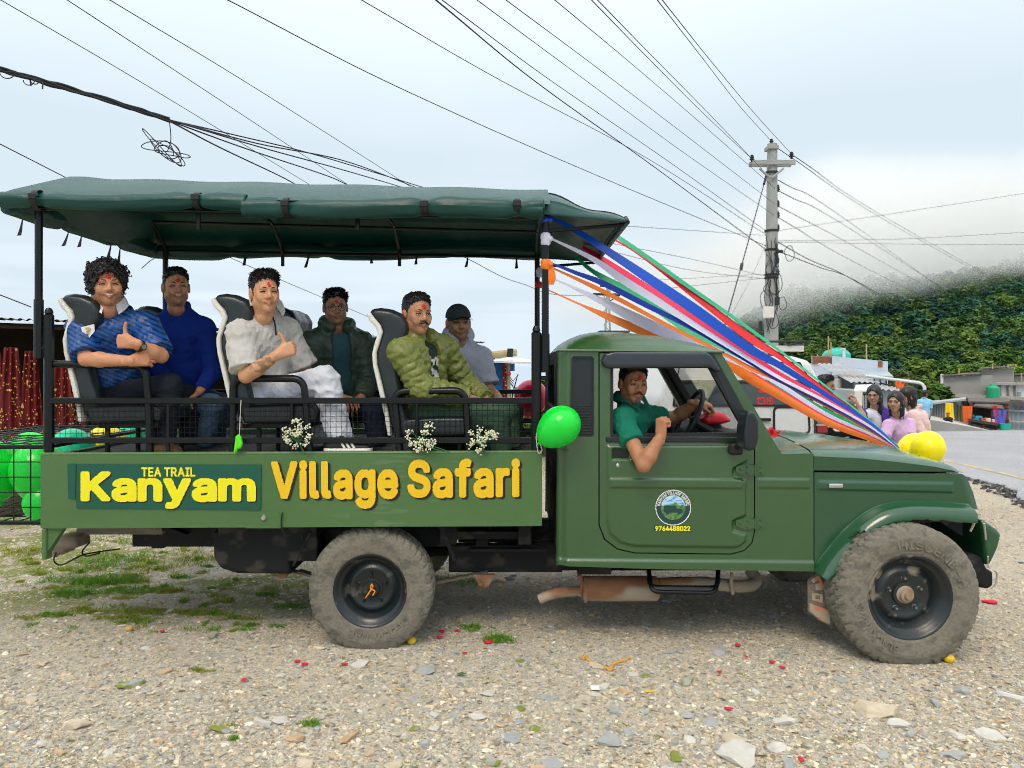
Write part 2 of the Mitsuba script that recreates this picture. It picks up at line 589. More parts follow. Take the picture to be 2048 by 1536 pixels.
STONE_TINTS = np.array([[.36, .35, .33], [.47, .43, .36], [.30, .30, .30], [.50, .44, .34], [.40, .33, .25], [.56, .53, .47], [.34, .36, .37], [.44, .34, .24], [.40, .39, .33]])


def scatter_chips(n, r, sizes, area, k=9, flat=(0.3, 0.6), sink=0.35):
    temps = [chip_template(r, k, r.uniform(*flat)) for _ in range(14)]
    xs, ys = area(r, n)
    s = sizes(r, n)
    zs = soil_z(xs, ys)
    t = r.integers(0, 14, n)
    V, F, C, at = [], [], [], 0
    tint = STONE_TINTS[r.integers(0, len(STONE_TINTS), n)] * np.array([1.10, 1.07, 0.97]) * r.uniform(0.50, 1.38, (n, 1))
    for j in range(14):
        w = np.nonzero(t == j)[0]
        v, f = np.array(temps[j].vertices), np.array(temps[j].faces)
        a = r.uniform(0, 2 * np.pi, len(w))
        ca, sa_ = np.cos(a)[:, None], np.sin(a)[:, None]
        tx, ty = r.normal(0, 0.22, (len(w), 1)), r.normal(0, 0.22, (len(w), 1))
        x = (v[:, 0] * ca - v[:, 1] * sa_)
        y = (v[:, 0] * sa_ + v[:, 1] * ca)
        z = v[:, 2] + tx * x + ty * y
        P = np.stack([x, y, z], -1) * s[w][:, None, None]
        P += np.stack([xs[w], ys[w], zs[w] + s[w] * (0.4 - sink)], -1)[:, None, :]
        V.append(P.reshape(-1, 3))
        F.append((f[None] + (np.arange(len(w)) * len(v))[:, None, None] + at).reshape(-1, 3))
        C.append(np.repeat(tint[w], len(v), axis=0))
        at += len(w) * len(v)
    return tm(np.vstack(V), np.vstack(F)), np.vstack(C)


def trapezoid(y0, y1):
    def fn(r, n):
        y = 1 / r.uniform(1 / y1, 1 / y0, n)
        return r.uniform(-0.72, 0.70, n) * y, y
    return fn


vmat('m_chip', 0.9, 0.2)
r1 = np.random.default_rng(11)
m, c = scatter_chips(70000, r1, lambda r, n: np.clip(np.exp(r.normal(-4.80, 0.45, n)), 0.003, 0.024), trapezoid(2.9, 9.0), k=8)
put('gravel', m, 'm_chip', 'ground', smooth=False, color=c, kind='stuff')
m, c = scatter_chips(8500, r1, lambda r, n: np.clip(np.exp(r.normal(-4.0, 0.30, n)), 0.012, 0.036), trapezoid(2.9, 9.5), k=10, flat=(0.25, 0.5), sink=0.45)
put('pebbles', m, 'm_chip', 'ground', smooth=False, color=c, kind='stuff')

# ---- stones one can pick out
mat('m_stone_grey', lambda p, n, uv: mix((0.25, 0.265, 0.27), (0.42, 0.425, 0.41), fbm(p.x * 30, p.y * 30, p.z * 60)), 0.85, spec=0.2)
mat('m_stone_tan', lambda p, n, uv: mix((0.40, 0.33, 0.23), (0.62, 0.55, 0.43), fbm(p.x * 26, p.y * 26, p.z * 60)), 0.9, spec=0.2)
mat('m_stone_pale', lambda p, n, uv: mix((0.42, 0.41, 0.37), (0.62, 0.60, 0.55), fbm(p.x * 22, p.y * 22, p.z * 60)), 0.9, spec=0.2)
mat('m_stone_rust', lambda p, n, uv: mix((0.38, 0.25, 0.14), (0.58, 0.44, 0.29), fbm(p.x * 24, p.y * 24, p.z * 60)), 0.9, spec=0.2)
mat('m_stone_moss', lambda p, n, uv: mix((0.34, 0.34, 0.31), (0.20, 0.23, 0.05), smoothstep(0.45, 0.58, fbm(p.x * 20, p.y * 20, p.z * 30))), 0.9, spec=0.2)
STONE_MATS = ['m_stone_grey', 'm_stone_tan', 'm_stone_pale', 'm_stone_rust', 'm_stone_moss']
r2 = np.random.default_rng(5)


def stone_shape(r, flat):
    p = r.normal(size=(15, 3))
    p /= np.linalg.norm(p, axis=1, keepdims=True)
    p[:, 2] = np.clip(p[:, 2], -0.7, 0.62)
    p *= [1, r.uniform(0.55, 0.85), flat]
    h = hull(p)
    h = h.subdivide()
    v = np.array(h.vertices)
    v += (meshkit.noise(v * 4 + r.uniform(0, 50), 3)[:, None] - 0.5) * 0.12 * v / np.linalg.norm(v, axis=1, keepdims=True).clip(0.1)
    return tm(v, h.faces)


stone_temps = [[mikit.ply(stone_shape(r2, r2.uniform(0.22, 0.55)), b) for _ in range(7)] for b in STONE_MATS]
spots = [(1218, 1482, .115, 0), (1372, 1362, .10, 4), (1440, 1303, .10, 0), (1470, 1478, .10, 1), (722, 1329, .10, 2), (662, 1507, .055, 3), (1745, 1425, .19, 1), (1985, 1478, .12, 2),
         (1360, 1303, .06, 4), (1480, 1512, .18, 2), (1570, 1445, .10, 2), (1380, 1478, .065, 2), (1530, 1262, .055, 4), (150, 1450, .14, 1), (700, 1470, .10, 3), (590, 1474, .07, 3),
         (440, 1460, .10, 4), (245, 1252, .05, 2), (290, 1300, .06, 2), (560, 1232, .055, 0), (1290, 1350, .06, 4), (1040, 1415, .06, 4), (1010, 1470, .05, 2), (335, 1345, .07, 3),
         (1105, 1520, .09, 0), (1075, 1530, .06, 3), (980, 1385, .08, 2), (880, 1300, .05, 0), (940, 1380, .06, 1), (1680, 1360, .07, 0), (1840, 1365, .08, 1), (1910, 1515, .09, 0),
         (1820, 1470, .06, 0), (1650, 1290, .06, 0), (870, 1455, .055, 2), (830, 1455, .05, 4), (60, 1390, .05, 2), (20, 1400, .06, 1), (45, 1310, .05, 3), (930, 1290, .05, 1),
         (1100, 1250, .05, 0), (1290, 1245, .07, 0), (1520, 1220, .06, 0), (1330, 1200, .08, 0), (1180, 1220, .05, 0), (500, 1515, .05, 1), (985, 1520, .075, 4), (785, 1525, .08, 1)]
placed = []
for px, py, s, mk in spots:
    D = EYE * FPX / (py - CY)
    placed.append((SX(px, D), D, s * 0.66, mk))
for _ in range(232):
    y = 1 / r2.uniform(1 / 8.5, 1 / 3.0)
    x = r2.uniform(-0.70, 0.68) * y
    placed.append((x, y, float(np.clip(np.exp(r2.normal(-3.35, 0.3)), .022, .08)), int(r2.choice(5, p=[.32, .25, .2, .11, .12]))))
for x, y, s, mk in placed:
    d = stone_temps[mk][int(r2.integers(0, 7))]
    k = fresh('ground__stone')
    scene[k] = {**d, 'to_world': T().translate([x, y, float(soil_z(x, y)) + s * 0.08]).rotate([0, 0, 1], float(r2.uniform(0, 360))).rotate([1, 0, 0], float(r2.normal(0, 9))).scale(s)}

# ---- grass and moss tufts
scene['m_grass'] = {'type': 'twosided', 'bsdf': {'type': 'principled', 'base_color': {'type': 'mesh_attribute', 'name': 'vertex_color'}, 'roughness': 0.7, 'specular': 0.2}}


def grass_mesh(patches, r):
    V, C = [], []
    for x, y, rx, ry, n, h, tint in patches:
        a, q = r.uniform(0, 2 * np.pi, n), np.sqrt(r.uniform(0, 1, n))
        q = q * (0.30 + 1.3 * meshkit.noise(np.stack([np.cos(a) * 3 + x * 7, np.sin(a) * 3 + y * 7, 0 * a], -1), 4))
        bxs, bys = x + rx * q * np.cos(a), y + ry * q * np.sin(a)
        bz = soil_z(bxs, bys) - 0.004
        hh = h * r.uniform(0.4, 1.2, n)
        lean, w = r.normal(0, 0.6, (n, 2)) * hh[:, None], r.uniform(0.0012, 0.003, n)
        f = r.uniform(0, np.pi, n)
        b = np.stack([bxs, bys, bz], -1)
        s = np.stack([np.cos(f) * w, np.sin(f) * w, 0 * w], -1)
        mid = b + np.stack([lean[:, 0] * .35, lean[:, 1] * .35, hh * .6], -1)
        top = b + np.stack([lean[:, 0], lean[:, 1], hh], -1)
        V.append(np.stack([b - s, b + s, mid + s * .8, mid - s * .8, top], 1))
        col = np.array(tint) * r.uniform(0.6, 1.35, (n, 1)) * np.array([1, 1, 1]) + r.uniform(0, 0.03, (n, 1)) * np.array([1.4, 0.9, 0])
        C.append(np.repeat(col[:, None], 5, 1))
    V, C = np.vstack(V), np.vstack(C)
    i = np.arange(len(V))[:, None] * 5
    F = np.vstack([i + [0, 1, 2], i + [0, 2, 3], i + [3, 2, 4]])
    return tm(V.reshape(-1, 3), F), C.reshape(-1, 3)


def spot(px, py):
    D = EYE * FPX / (py - CY)
    return SX(px, D), D


patches = []
GT, MT = (0.12, 0.27, 0.03), (0.24, 0.28, 0.035)
for px, py, rx, ry, n, h, tint in [(200, 1162, .34, .16, 1500, .06, GT), (150, 1185, .2, .12, 700, .05, GT), (255, 1178, .3, .1, 700, .045, GT), (60, 1105, .25, .15, 800, .04, MT), (280, 1222, .32, .10, 1200, .025, MT),
                                   (250, 1236, .22, .07, 700, .022, MT), (340, 1180, .2, .06, 500, .03, MT), (320, 1130, .35, .3, 900, .04, MT), (230, 1120, .35, .3, 900, .05, GT), (120, 1230, .10, .05, 350, .03, GT),
                                   (400, 1225, .14, .05, 500, .03, MT), (470, 1232, .06, .03, 200, .03, GT), (580, 1215, .1, .05, 350, .03, GT), (995, 1282, .1, .045, 450, .05, GT), (945, 1255, .09, .05, 300, .035, GT),
                                   (400, 1340, .07, .03, 260, .02, MT), (620, 1447, .06, .03, 260, .025, GT), (468, 1478, .03, .02, 130, .022, GT), (455, 1450, .1, .04, 300, .012, MT), (1700, 1480, .05, .02, 80, .012, MT),
                                   (820, 1520, .06, .03, 120, .012, MT), (140, 1510, .16, .04, 300, .010, MT), (430, 1110, .5, .4, 900, .045, MT), (300, 1070, .6, .5, 900, .05, GT), (700, 1130, .4, .5, 500, .04, MT),
                                   (1000, 1120, .6, .6, 500, .05, GT), (1040, 1050, .8, .8, 900, .07, GT), (600, 1080, .8, .6, 800, .05, MT), (930, 1165, .25, .15, 400, .04, GT)]:
    x, y = spot(px, py)
    patches.append((x, y, rx, ry, n, h, tint))
rg_ = np.random.default_rng(77)
for _ in range(110):
    x, y = spot(rg_.uniform(40, 560), rg_.uniform(1075, 1262))
    patches.append((x, y, rg_.uniform(.02, .11), rg_.uniform(.02, .07), int(rg_.uniform(30, 190)), rg_.uniform(.015, .045), GT if rg_.random() < .4 else MT))
for _ in range(45):
    x, y = spot(rg_.uniform(600, 2000), rg_.uniform(1180, 1500))
    patches.append((x, y, .03, .02, 26, .012, MT))
for x, y in r2.uniform([-2.5, 11], [2.2, 22], (60, 2)):
    patches.append((x, y, 1.1, 1.1, 260, .11, (0.22, 0.36, 0.05)))
m, c = grass_mesh(patches, np.random.default_rng(3))
k = struct('grass', m, 'm_grass', smooth=False, color=c)
labels[k] = {'label': 'short green and yellowish grass and moss tufts growing through the gravel', 'category': 'grass', 'kind': 'stuff'}

# ---- asphalt road on the right, its broken edge and yellow line
bumped('m_asphalt', lambda p, n, uv: mix((0.21, 0.215, 0.23), (0.30, 0.30, 0.31), fbm(p.x * 0.7, p.y * 0.35, 0.0, octaves=4)) * (0.8 + 0.4 * noise(p.x * 70, p.y * 70)), 0.75,
       lambda p, n, uv: noise(p.x * 90, p.y * 90), 0.004, spec=0.5)
mat('m_road_edge', (0.055, 0.055, 0.06), 0.8)
mat('m_yellow_paint', lambda p, n, uv: mix((0.26, 0.25, 0.24), (0.55, 0.36, 0.06), smoothstep(0.42, 0.56, fbm(p.x * 9, p.y * 9, 0.0))), 0.7)
rd = np.concatenate([np.linspace(6, 16, 160), np.linspace(16.3, 90, 120)])
edge = 3.45 + 0.303 * rd + 0.22 * (meshkit.fbm(np.stack([rd * 1.7, rd * 0, rd * 0], -1), 4, 6) - 0.5) * 2
ss = np.concatenate([[0, 0.03, 0.3, 0.8], np.linspace(1.6, 70, 40)])
V = np.zeros((len(rd), len(ss) + 1, 3))
for j, s in enumerate(ss):
    x = edge + s
    V[:, j + 1] = np.stack([x, rd - 0.3 * s * 0, ground_z(x, rd) + 0.05 + 0 * x], -1)
V[:, 1, 2] -= 0.012
V[:, 0] = np.stack([edge - 0.01, rd, ground_z(edge, rd) - 0.06], -1)
struct('road', grid_mesh(V[:, ::-1]), 'm_asphalt', smooth=20)
Vl = np.stack([np.stack([edge * 0 + 3.45 + 0.303 * rd + o, rd, ground_z(3.45 + 0.303 * rd + o, rd) + 0.056], -1) for o in (0.72, 0.60)], 1)
struct('road_line', grid_mesh(Vl), 'm_yellow_paint', smooth=True)
ch = []
rc = np.random.default_rng(9)
for i in range(420):
    y = 1 / rc.uniform(1 / 26, 1 / 8.5)
    s = rc.uniform(0.02, 0.075)
    x = 3.45 + 0.303 * y + rc.normal(-0.05, 0.12)
    t = chip_template(rc, 9, 0.5)
    t.apply_scale(s)
    t.apply_translation([x, y, float(ground_z(x, y)) + 0.02])
    ch.append(t)
put('crumbled_edge', ch, 'm_road_edge', 'road', smooth=False, kind='stuff')

# ---- hill, its forest and the low cloud on it
def hill_z(x, y):
    u = np.clip((x / np.maximum(y, 1) - 0.16) / 0.26, 0, 1)
    u = u * u * (3 - 2 * u)
    q = np.stack(np.broadcast_arrays(x / 60, y / 60, 0.0), -1)
    h = (0.30 + 0.06 * u) * np.maximum(y - 160, 0)
    h = 62 * np.tanh(h / 62)
    return -14 + u * (h + 8) + 9 * (meshkit.fbm(q, 3, 8) - 0.5) * np.clip((y - 150) / 60, 0, 1)


def cloud_base(x, y, z):
    q = np.stack(np.broadcast_arrays(x / 45, y / 45, z / 22), -1)
    return 10 + 56 * np.clip(x / np.maximum(y, 1) - 0.33, 0, 1) + 0.05 * (y - 200) + 14 * (meshkit.fbm(q, 3, 12) - 0.5)


lo, hi, CLOUD_SIGMA = np.array([0.0, 150.0, -16.0]), np.array([420.0, 420.0, 110.0]), 0.038


def cloud_density(x, y, z):
    d = np.clip((z - cloud_base(x, y, z)) / 14, 0, 1) ** 1.2 * np.clip((hill_z(x, y) + 52 - z) / 38, 0, 1)
    for a, k0, w in ((x, 0, 50), (y, 1, 20), (z, 2, 6)):
        d = d * np.clip((a - lo[k0]) / w, 0, 1) * np.clip((hi[k0] - a) / w, 0, 1)
    return d


mat('m_hill', lambda p, n, uv: mix((0.024, 0.062, 0.030), (0.054, 0.115, 0.048), fbm(p.x * 0.25, p.y * 0.25, p.z * 0.25)), 0.95, spec=0.1)
hx, hy = np.meshgrid(np.linspace(0, 420, 70), np.linspace(120, 520, 70), indexing='ij')
struct('hill', grid_mesh(np.stack([hx, hy, hill_z(hx, hy)], -1)), 'm_hill', smooth=True)

vmat('m_leaf', 0.8, 0.25)


def crown(r, rx, rz, clumps, size, tint, tint2):
    """A crown of leaf clumps spread through a lumpy volume: mesh and vertex colours."""
    lobes = np.stack([r.normal(0, .34, 9) * rx, r.normal(0, .34, 9) * rx, rz * r.uniform(-0.35, 0.6, 9)], -1)
    lr = r.uniform(0.34, 0.56, 9) * rx
    V, F, C, at = [], [], [], 0
    for i in range(clumps):
        j = r.integers(0, 9)
        d = r.normal(size=3)
        d /= np.linalg.norm(d)
        d[2] = abs(d[2]) * 1.2 - 0.35
        p = lobes[j] + d * lr[j] * np.array([1, 1, rz / rx]) * r.uniform(0.75, 1.05)
        v = r.normal(size=(6, 3)) * size * r.uniform(0.5, 1.1)
        v[:, 2] *= 0.55
        F.append(np.array([[0, 1, 2], [2, 3, 4], [0, 4, 5], [1, 3, 5]]) + at)
        V.append(p + v)
        t = np.clip(r.normal(0.5, 0.28), 0, 1)
        C.append(np.repeat((np.array(tint) * (1 - t) + np.array(tint2) * t)[None], 6, 0))
        at += 6
    return tm(np.vstack(V), np.vstack(F)), np.vstack(C)


rt = np.random.default_rng(21)
tones = [((.028, .086, .044), (.060, .150, .066)), ((.034, .114, .068), (.068, .190, .100)), ((.060, .138, .036), (.125, .240, .060)), ((.016, .056, .044), (.036, .104, .068)), ((.095, .165, .034), (.200, .300, .068)), ((.056, .114, .040), (.112, .208, .066))]
for j, (a, b) in enumerate(tones):
    m, c = crown(rt, 2.6, 2.5 * rt.uniform(0.85, 1.3), 900, 0.31, a, b)
    m2 = trimesh.creation.cylinder(0.16, 5, sections=6)
    m2.apply_translation([0, 0, -2.5])
    mm = cat([m, m2])
    cc = np.vstack([c, np.tile([[.06, .05, .04]], (len(m2.vertices), 1))])
    scene[f'far_tree_{j}'] = {'type': 'shapegroup', 'crown': mikit.ply(mm, 'm_leaf', smooth=False, color=cc)}
labels['forest'] = {'label': 'dense dark green forest covering the hillside and fading into low cloud', 'category': 'forest', 'kind': 'stuff'}
ty = rt.uniform(158, 345, 6500)
tx = rt.uniform(0.24, 0.72, 6500) * ty
tz = hill_z(tx, ty)
clear = np.zeros(6500)                                       # how much cloud lies between the lot and each tree: none is planted where it could not be seen
for u in (np.arange(60) + 0.5) / 60:
    clear += cloud_density(tx * u, ty * u, EYE + (tz + 3 - EYE) * u) * np.sqrt(tx ** 2 + ty ** 2) / 60
nt = 0
for x, y, z in np.stack([tx, ty, tz], 1)[clear * CLOUD_SIGMA < 0.95][:2300]:
    nt += 1
    s = 0.62 + 1.15 * rt.random() ** 2.2
    p = [.22, .2, .17, .21, .05, .15] if y > 190 else [.12, .12, .25, .08, .22, .21]
    scene[f'forest__{nt:04d}'] = {'type': 'instance', 'group': {'type': 'ref', 'id': f'far_tree_{int(rt.choice(6, p=p))}'},
                                  'to_world': T().translate([float(x), float(y), float(z) + 2.6 * s]).rotate([0, 0, 1], float(rt.uniform(0, 360))).scale([s, s, s * rt.uniform(0.85, 1.3)])}

# the cloud that swallows the hilltop
cn = (44, 48, 48)
cz, cy, cx = np.meshgrid(np.linspace(lo[2], hi[2], cn[0]), np.linspace(lo[1], hi[1], cn[1]), np.linspace(lo[0], hi[0], cn[2]), indexing='ij')
dens = cloud_density(cx, cy, cz)
scene['cloud_air'] = {'type': 'heterogeneous', 'albedo': 0.998, 'scale': CLOUD_SIGMA,
                      'sigma_t': {'type': 'gridvolume', 'grid': mi.VolumeGrid(dens[..., None].astype(np.float32)), 'to_world': T().translate(lo.tolist()).scale((hi - lo).tolist())}}
scene['haze'] = {'type': 'cube', 'to_world': T().translate(((lo + hi) / 2).tolist()).scale(((hi - lo) / 2).tolist()), 'bsdf': {'type': 'null'}, 'interior': {'type': 'ref', 'id': 'cloud_air'}}
labels['haze'] = {'label': 'low white cloud hanging over the top of the forested hill', 'category': 'cloud', 'kind': 'stuff'}
# ================================================================ WHAT STANDS BEHIND THE TRUCK
mat('m_tin', lambda p, n, uv: mix(mix((0.24, 0.26, 0.27), (0.36, 0.38, 0.39), fbm(p.x * 1.5, p.y * 1.5, p.z * 1.5)), (0.22, 0.11, 0.06), smoothstep(0.60, 0.72, fbm(p.x * 0.9 + 4, p.y * 0.9, p.z * 0.9, octaves=4)) * 0.8), 0.5, spec=0.5)
mat('m_tin_dark', lambda p, n, uv: mix((0.045, 0.045, 0.045), (0.12, 0.095, 0.075), fbm(p.x * 2, p.y * 2, p.z * 2)), 0.7)
mat('m_tin_blue', lambda p, n, uv: mix((0.20, 0.26, 0.29), (0.33, 0.39, 0.41), fbm(p.x * 1.2, p.y * 1.2, p.z * 0.6)), 0.6)
mat('m_tin_white', lambda p, n, uv: mix((0.52, 0.53, 0.53), (0.66, 0.67, 0.67), fbm(p.x * 2, p.y * 2, p.z * 0.8)), 0.5)
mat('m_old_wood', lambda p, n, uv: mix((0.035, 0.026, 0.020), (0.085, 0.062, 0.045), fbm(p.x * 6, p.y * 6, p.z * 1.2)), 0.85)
mat('m_pale_wood', lambda p, n, uv: mix((0.33, 0.26, 0.13), (0.46, 0.38, 0.20), fbm(p.x * 5, p.y * 5, p.z * 5)), 0.7)
mat('m_concrete', lambda p, n, uv: mix((0.25, 0.245, 0.23), (0.38, 0.37, 0.345), fbm(p.x * 0.8, p.y * 0.8, p.z * 1.3, octaves=4)), 0.9, spec=0.2)
mat('m_pole', lambda p, n, uv: mix((0.27, 0.285, 0.28), (0.40, 0.41, 0.40), fbm(p.x * 4, p.y * 4, p.z * 1.6, octaves=4)), 0.9, spec=0.2)
mat('m_pale_blue_wall', lambda p, n, uv: mix((0.46, 0.52, 0.62), (0.56, 0.62, 0.70), fbm(p.x, p.y, p.z)), 0.9)
mat('m_brick', (0.27, 0.115, 0.065), 0.9)
mat('m_blue_tarp', lambda p, n, uv: mix((0.008, 0.13, 0.42), (0.016, 0.19, 0.55), fbm(p.x * 3, p.y * 3, p.z * 3)), 0.4, spec=0.5)
mat('m_white_tarp', (0.66, 0.66, 0.66), 0.6)
mat('m_red_cloth', lambda p, n, uv: mix(mix((0.10, 0.006, 0.008), (0.20, 0.012, 0.012), fbm(p.x * 7, p.y * 7, p.z * 3)), (0.80, 0.50, 0.12), smoothstep(0.80, 0.82, noise(p.x * 34, p.y * 34, p.z * 34))), 0.6)
mat('m_gold_trim', (0.75, 0.48, 0.10), 0.3, metal=0.7)
mat('m_yellow_cloth', (0.80, 0.60, 0.01), 0.8)
mat('m_blue_cloth', (0.10, 0.10, 0.48), 0.8)
mat('m_orange_cloth', (0.72, 0.13, 0.02), 0.8)
mat('m_tank_green', (0.012, 0.30, 0.15), 0.4)
mat('m_tank_teal', (0.02, 0.42, 0.32), 0.4)
mat('m_wire', (0.016, 0.018, 0.022), 0.6)
mat('m_van_white', (0.62, 0.64, 0.65), 0.22, spec=0.6, coat=0.6)
mat('m_van_glass', (0.05, 0.075, 0.08), 0.06, spec=0.8)
mat('m_red_lens', (0.28, 0.012, 0.02), 0.15, spec=0.7)
mat('m_blue_lens', (0.02, 0.22, 0.36), 0.15, spec=0.7)
mat('m_red_sticker', (0.65, 0.02, 0.04), 0.5)
mat('m_bush', (0.06, 0.11, 0.02), 0.8)


def corrugated(p0, p1, p2, pitch=0.076, amp=0.010):
    """A corrugated sheet: p0 -> p1 across the waves, p0 -> p2 along them."""
    p0, p1, p2 = (np.asarray(p, float) for p in (p0, p1, p2))
    L = np.linalg.norm(p1 - p0)
    n = max(8, int(L / pitch * 6))
    s = np.linspace(0, 1, n)
    nr = np.cross(p1 - p0, p2 - p0)
    nr /= np.linalg.norm(nr)
    w = np.sin(s * L / pitch * 2 * np.pi) * amp
    a = p0 + s[:, None] * (p1 - p0) + w[:, None] * nr
    V = np.stack([a, a + (p2 - p0)], 1)
    return cat([grid_mesh(V), grid_mesh((V - nr * .002)[:, ::-1])])


def quad(a, b, c_, d, t=0.02):
    a, b, c_, d = (np.asarray(p, float) for p in (a, b, c_, d))
    n = np.cross(b - a, d - a)
    n = n / np.linalg.norm(n) * t
    return hull([a, b, c_, d, a + n, b + n, c_ + n, d + n])


def hanging_cloth(p, width, length, folds_, seed, amp=0.03, dirn=(1, 0, 0), taper=0.0):
    """A cloth hung by its top edge from p."""
    d = np.asarray(dirn, float)
    nrm = np.cross(d, UPV)
    s, t = np.meshgrid(np.linspace(-.5, .5, 26), np.linspace(0, 1, 16), indexing='ij')
    w = width * (1 - taper * (1 - t))
    off = amp * np.sin(s * folds_ * 2 * np.pi + seed) * (0.3 + 0.7 * t) + amp * .5 * np.sin(s * 17 + 3 * t + seed)
    V = np.asarray(p, float) + (s * w)[..., None] * d + off[..., None] * nrm + (-t * length)[..., None] * UPV
    return cat([grid_mesh(V), grid_mesh((V + nrm * .004)[:, ::-1])])


UPV = np.array([0, 0, 1.0])


def market_stall(label, a, b, depth, zr, zr2, wall, roof, group='market stalls behind the truck'):
    """A lean-to stall between front points a and b (x, y): open to the front, with posts, counter, back wall and a corrugated roof."""
    a, b = np.array([*a, 0.0]), np.array([*b, 0.0])
    d = (b - a) / np.linalg.norm(b - a)
    n = np.array([-d[1], d[0], 0])
    k = thing('market_stall', label, 'market stall', group)
    L = np.linalg.norm(b - a)
    ev = 0.35
    put('roof', corrugated(a - n * ev - d * .1 + UPV * zr, b - n * ev + d * .1 + UPV * zr2, a + n * depth - d * .1 + UPV * (zr + .12), 0.085, 0.012), roof, k, smooth=True)
    put('back_wall', quad(a + n * depth, b + n * depth, b + n * depth + UPV * zr2, a + n * depth + UPV * (zr + .05)), wall, k, smooth=False)
    put('side_wall', [quad(q, q + n * depth, q + n * depth + UPV * z, q + UPV * z) for q, z in ((a, zr - .03), (b, zr2 - .03))], wall, k, smooth=False)
    put('post', [tube([a + d * t * L, a + d * t * L + UPV * (zr + (zr2 - zr) * t)], .04, 7) for t in (0.01, .34, .67, .99)], 'm_old_wood', k)
    put('eave_shade_bar', tube([a + UPV * (zr - .06), b + UPV * (zr2 - .06)], .035, 6), 'm_old_wood', k)  # dark bar put along the eave to stand in for the shade under it
    put('counter', hull([a + d * .1 + UPV * .78, b - d * .1 + UPV * .78, b - d * .1 + n * .6 + UPV * .78, a + d * .1 + n * .6 + UPV * .78, a + d * .1 + UPV * .72, b - d * .1 + n * .6 + UPV * .72, b - d * .1 + UPV * .72, a + d * .1 + n * .6 + UPV * .72]), 'm_old_wood', k, smooth=False)
    put('counter_front', quad(a + d * .12 + n * .04, b - d * .12 + n * .04, b - d * .12 + n * .04 + UPV * .72, a + d * .12 + n * .04 + UPV * .72), wall, k, smooth=False)
    return k, a, b, d, n


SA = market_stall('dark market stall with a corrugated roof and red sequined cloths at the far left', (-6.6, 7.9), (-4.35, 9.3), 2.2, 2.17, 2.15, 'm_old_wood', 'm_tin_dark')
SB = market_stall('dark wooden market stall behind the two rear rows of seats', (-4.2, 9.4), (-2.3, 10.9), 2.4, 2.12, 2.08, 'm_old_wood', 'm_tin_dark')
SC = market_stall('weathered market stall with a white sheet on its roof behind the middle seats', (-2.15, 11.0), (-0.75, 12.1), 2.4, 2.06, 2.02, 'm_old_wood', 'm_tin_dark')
for i, (px, py0, py1, D, w, tp) in enumerate([(-10, 705, 875, 7.75, .22, .55), (22, 695, 886, 7.8, .30, .60), (62, 702, 884, 7.9, .24, .55), (118, 722, 880, 8.0, .30, .45), (152, 770, 880, 8.1, .20, .4)]):
    ln = (py1 - py0) * D / FPX
    k = thing('hanging_cloth', ['red sequined cloth at the extreme left edge of the stall', 'red cloth with gold sequins hanging left of the rear canopy post', 'narrow red cloth with gold trim directly behind the rear canopy post', 'red dotted cloth hanging just right of the rear corner post', 'short red cloth with gold dots behind the rear seat'][i], 'cloth', 'red cloths hanging from the stall')
    put('fabric', hanging_cloth(W(px, py0, D), w, ln, 3.2, i * 1.7, .035, (.85, .52, 0), tp), 'm_red_cloth', k, smooth=True)
    rg = np.random.default_rng(i)
    sq = []
    for _ in range(46):
        t = rg.beta(2.2, 1.0)
        s = rg.uniform(-.45, .45)
        p = W(px, py0, D) + np.array([.85, .52, 0]) * s * w * (1 - tp * (1 - t)) + np.array([.02, -.055, -t * ln])
        sq.append(trimesh.creation.icosphere(0, rg.uniform(.004, .009)).apply_translation(p))
    put('sequins', sq, 'm_gold_trim', k, smooth=False, kind='stuff')
    put('gold_hem', tube([W(px, py1 - 4, D) + np.array([.85, .52, 0]) * s * w + np.array([.0, -.04, .02 * math.sin(s * 30)]) for s in np.linspace(-.5, .5, 12)], .012, 5), 'm_gold_trim', k)
solo('plastic_bottle', lathe([(0, 0), (.09, 0), (.10, .05), (.10, .26), (.05, .34), (.04, .38), (0, .38)], 16, 'x', W(712, 683, 11.6)), 'm_blue_lens', 'pale blue plastic bottle lying on the stall roof behind the front seat', 'bottle', smooth=40)
solo('roof_sheet', quad(W(690, 686, 11.4), W(740, 690, 11.6), W(738, 682, 12.6), W(690, 679, 12.6), .03), 'm_white_tarp', 'white plastic sheet lying on the stall roof beside the blue bottle', 'sheet', smooth=False)

# the stall at the end of the row: tin roof, bamboo pole, white sheet and blue tarpaulin
ES = thing('tarpaulin_stall', 'market stall closed with a blue tarpaulin under a white roof sheet and a bamboo pole', 'market stall')
put('roof', corrugated(W(860, 672, 13.2), W(1000, 708, 12.6), W(900, 690, 15.5), .085, .014), 'm_tin_dark', ES, smooth=True)
put('bamboo_pole', tube([W(880, 712, 12.4), W(960, 712, 12.3), W(1033, 705, 12.2)], [.050, .055, .062], 9), 'm_pale_wood', ES)
put('pole_lashing', [tube([W(px, 714, 12.15), W(px + 1, 697, 12.15)], .03, 6) for px in (1017, 1022)], 'm_wire', ES)
put('roof_edge', quad(W(880, 716, 12.5), W(990, 716, 12.4), W(985, 724, 12.4), W(880, 722, 12.5), .05), 'm_old_wood', ES, smooth=False)
put('white_sheet', quad(W(930, 723, 12.1), W(1062, 728, 11.9), W(1060, 722, 13.4), W(945, 714, 13.6), .03), 'm_white_tarp', ES, smooth=False)
put('blue_tarpaulin', [hanging_cloth(W(984, 724, 12.4), .60, 1.55, 1.6, .4, .03, (1, .1, 0))], 'm_blue_tarp', ES, smooth=True)
put('tarpaulin_flap', hanging_cloth(W(1022, 727, 12.3), .12, .12, 1, 1, .02), 'm_blue_tarp', ES, smooth=True)
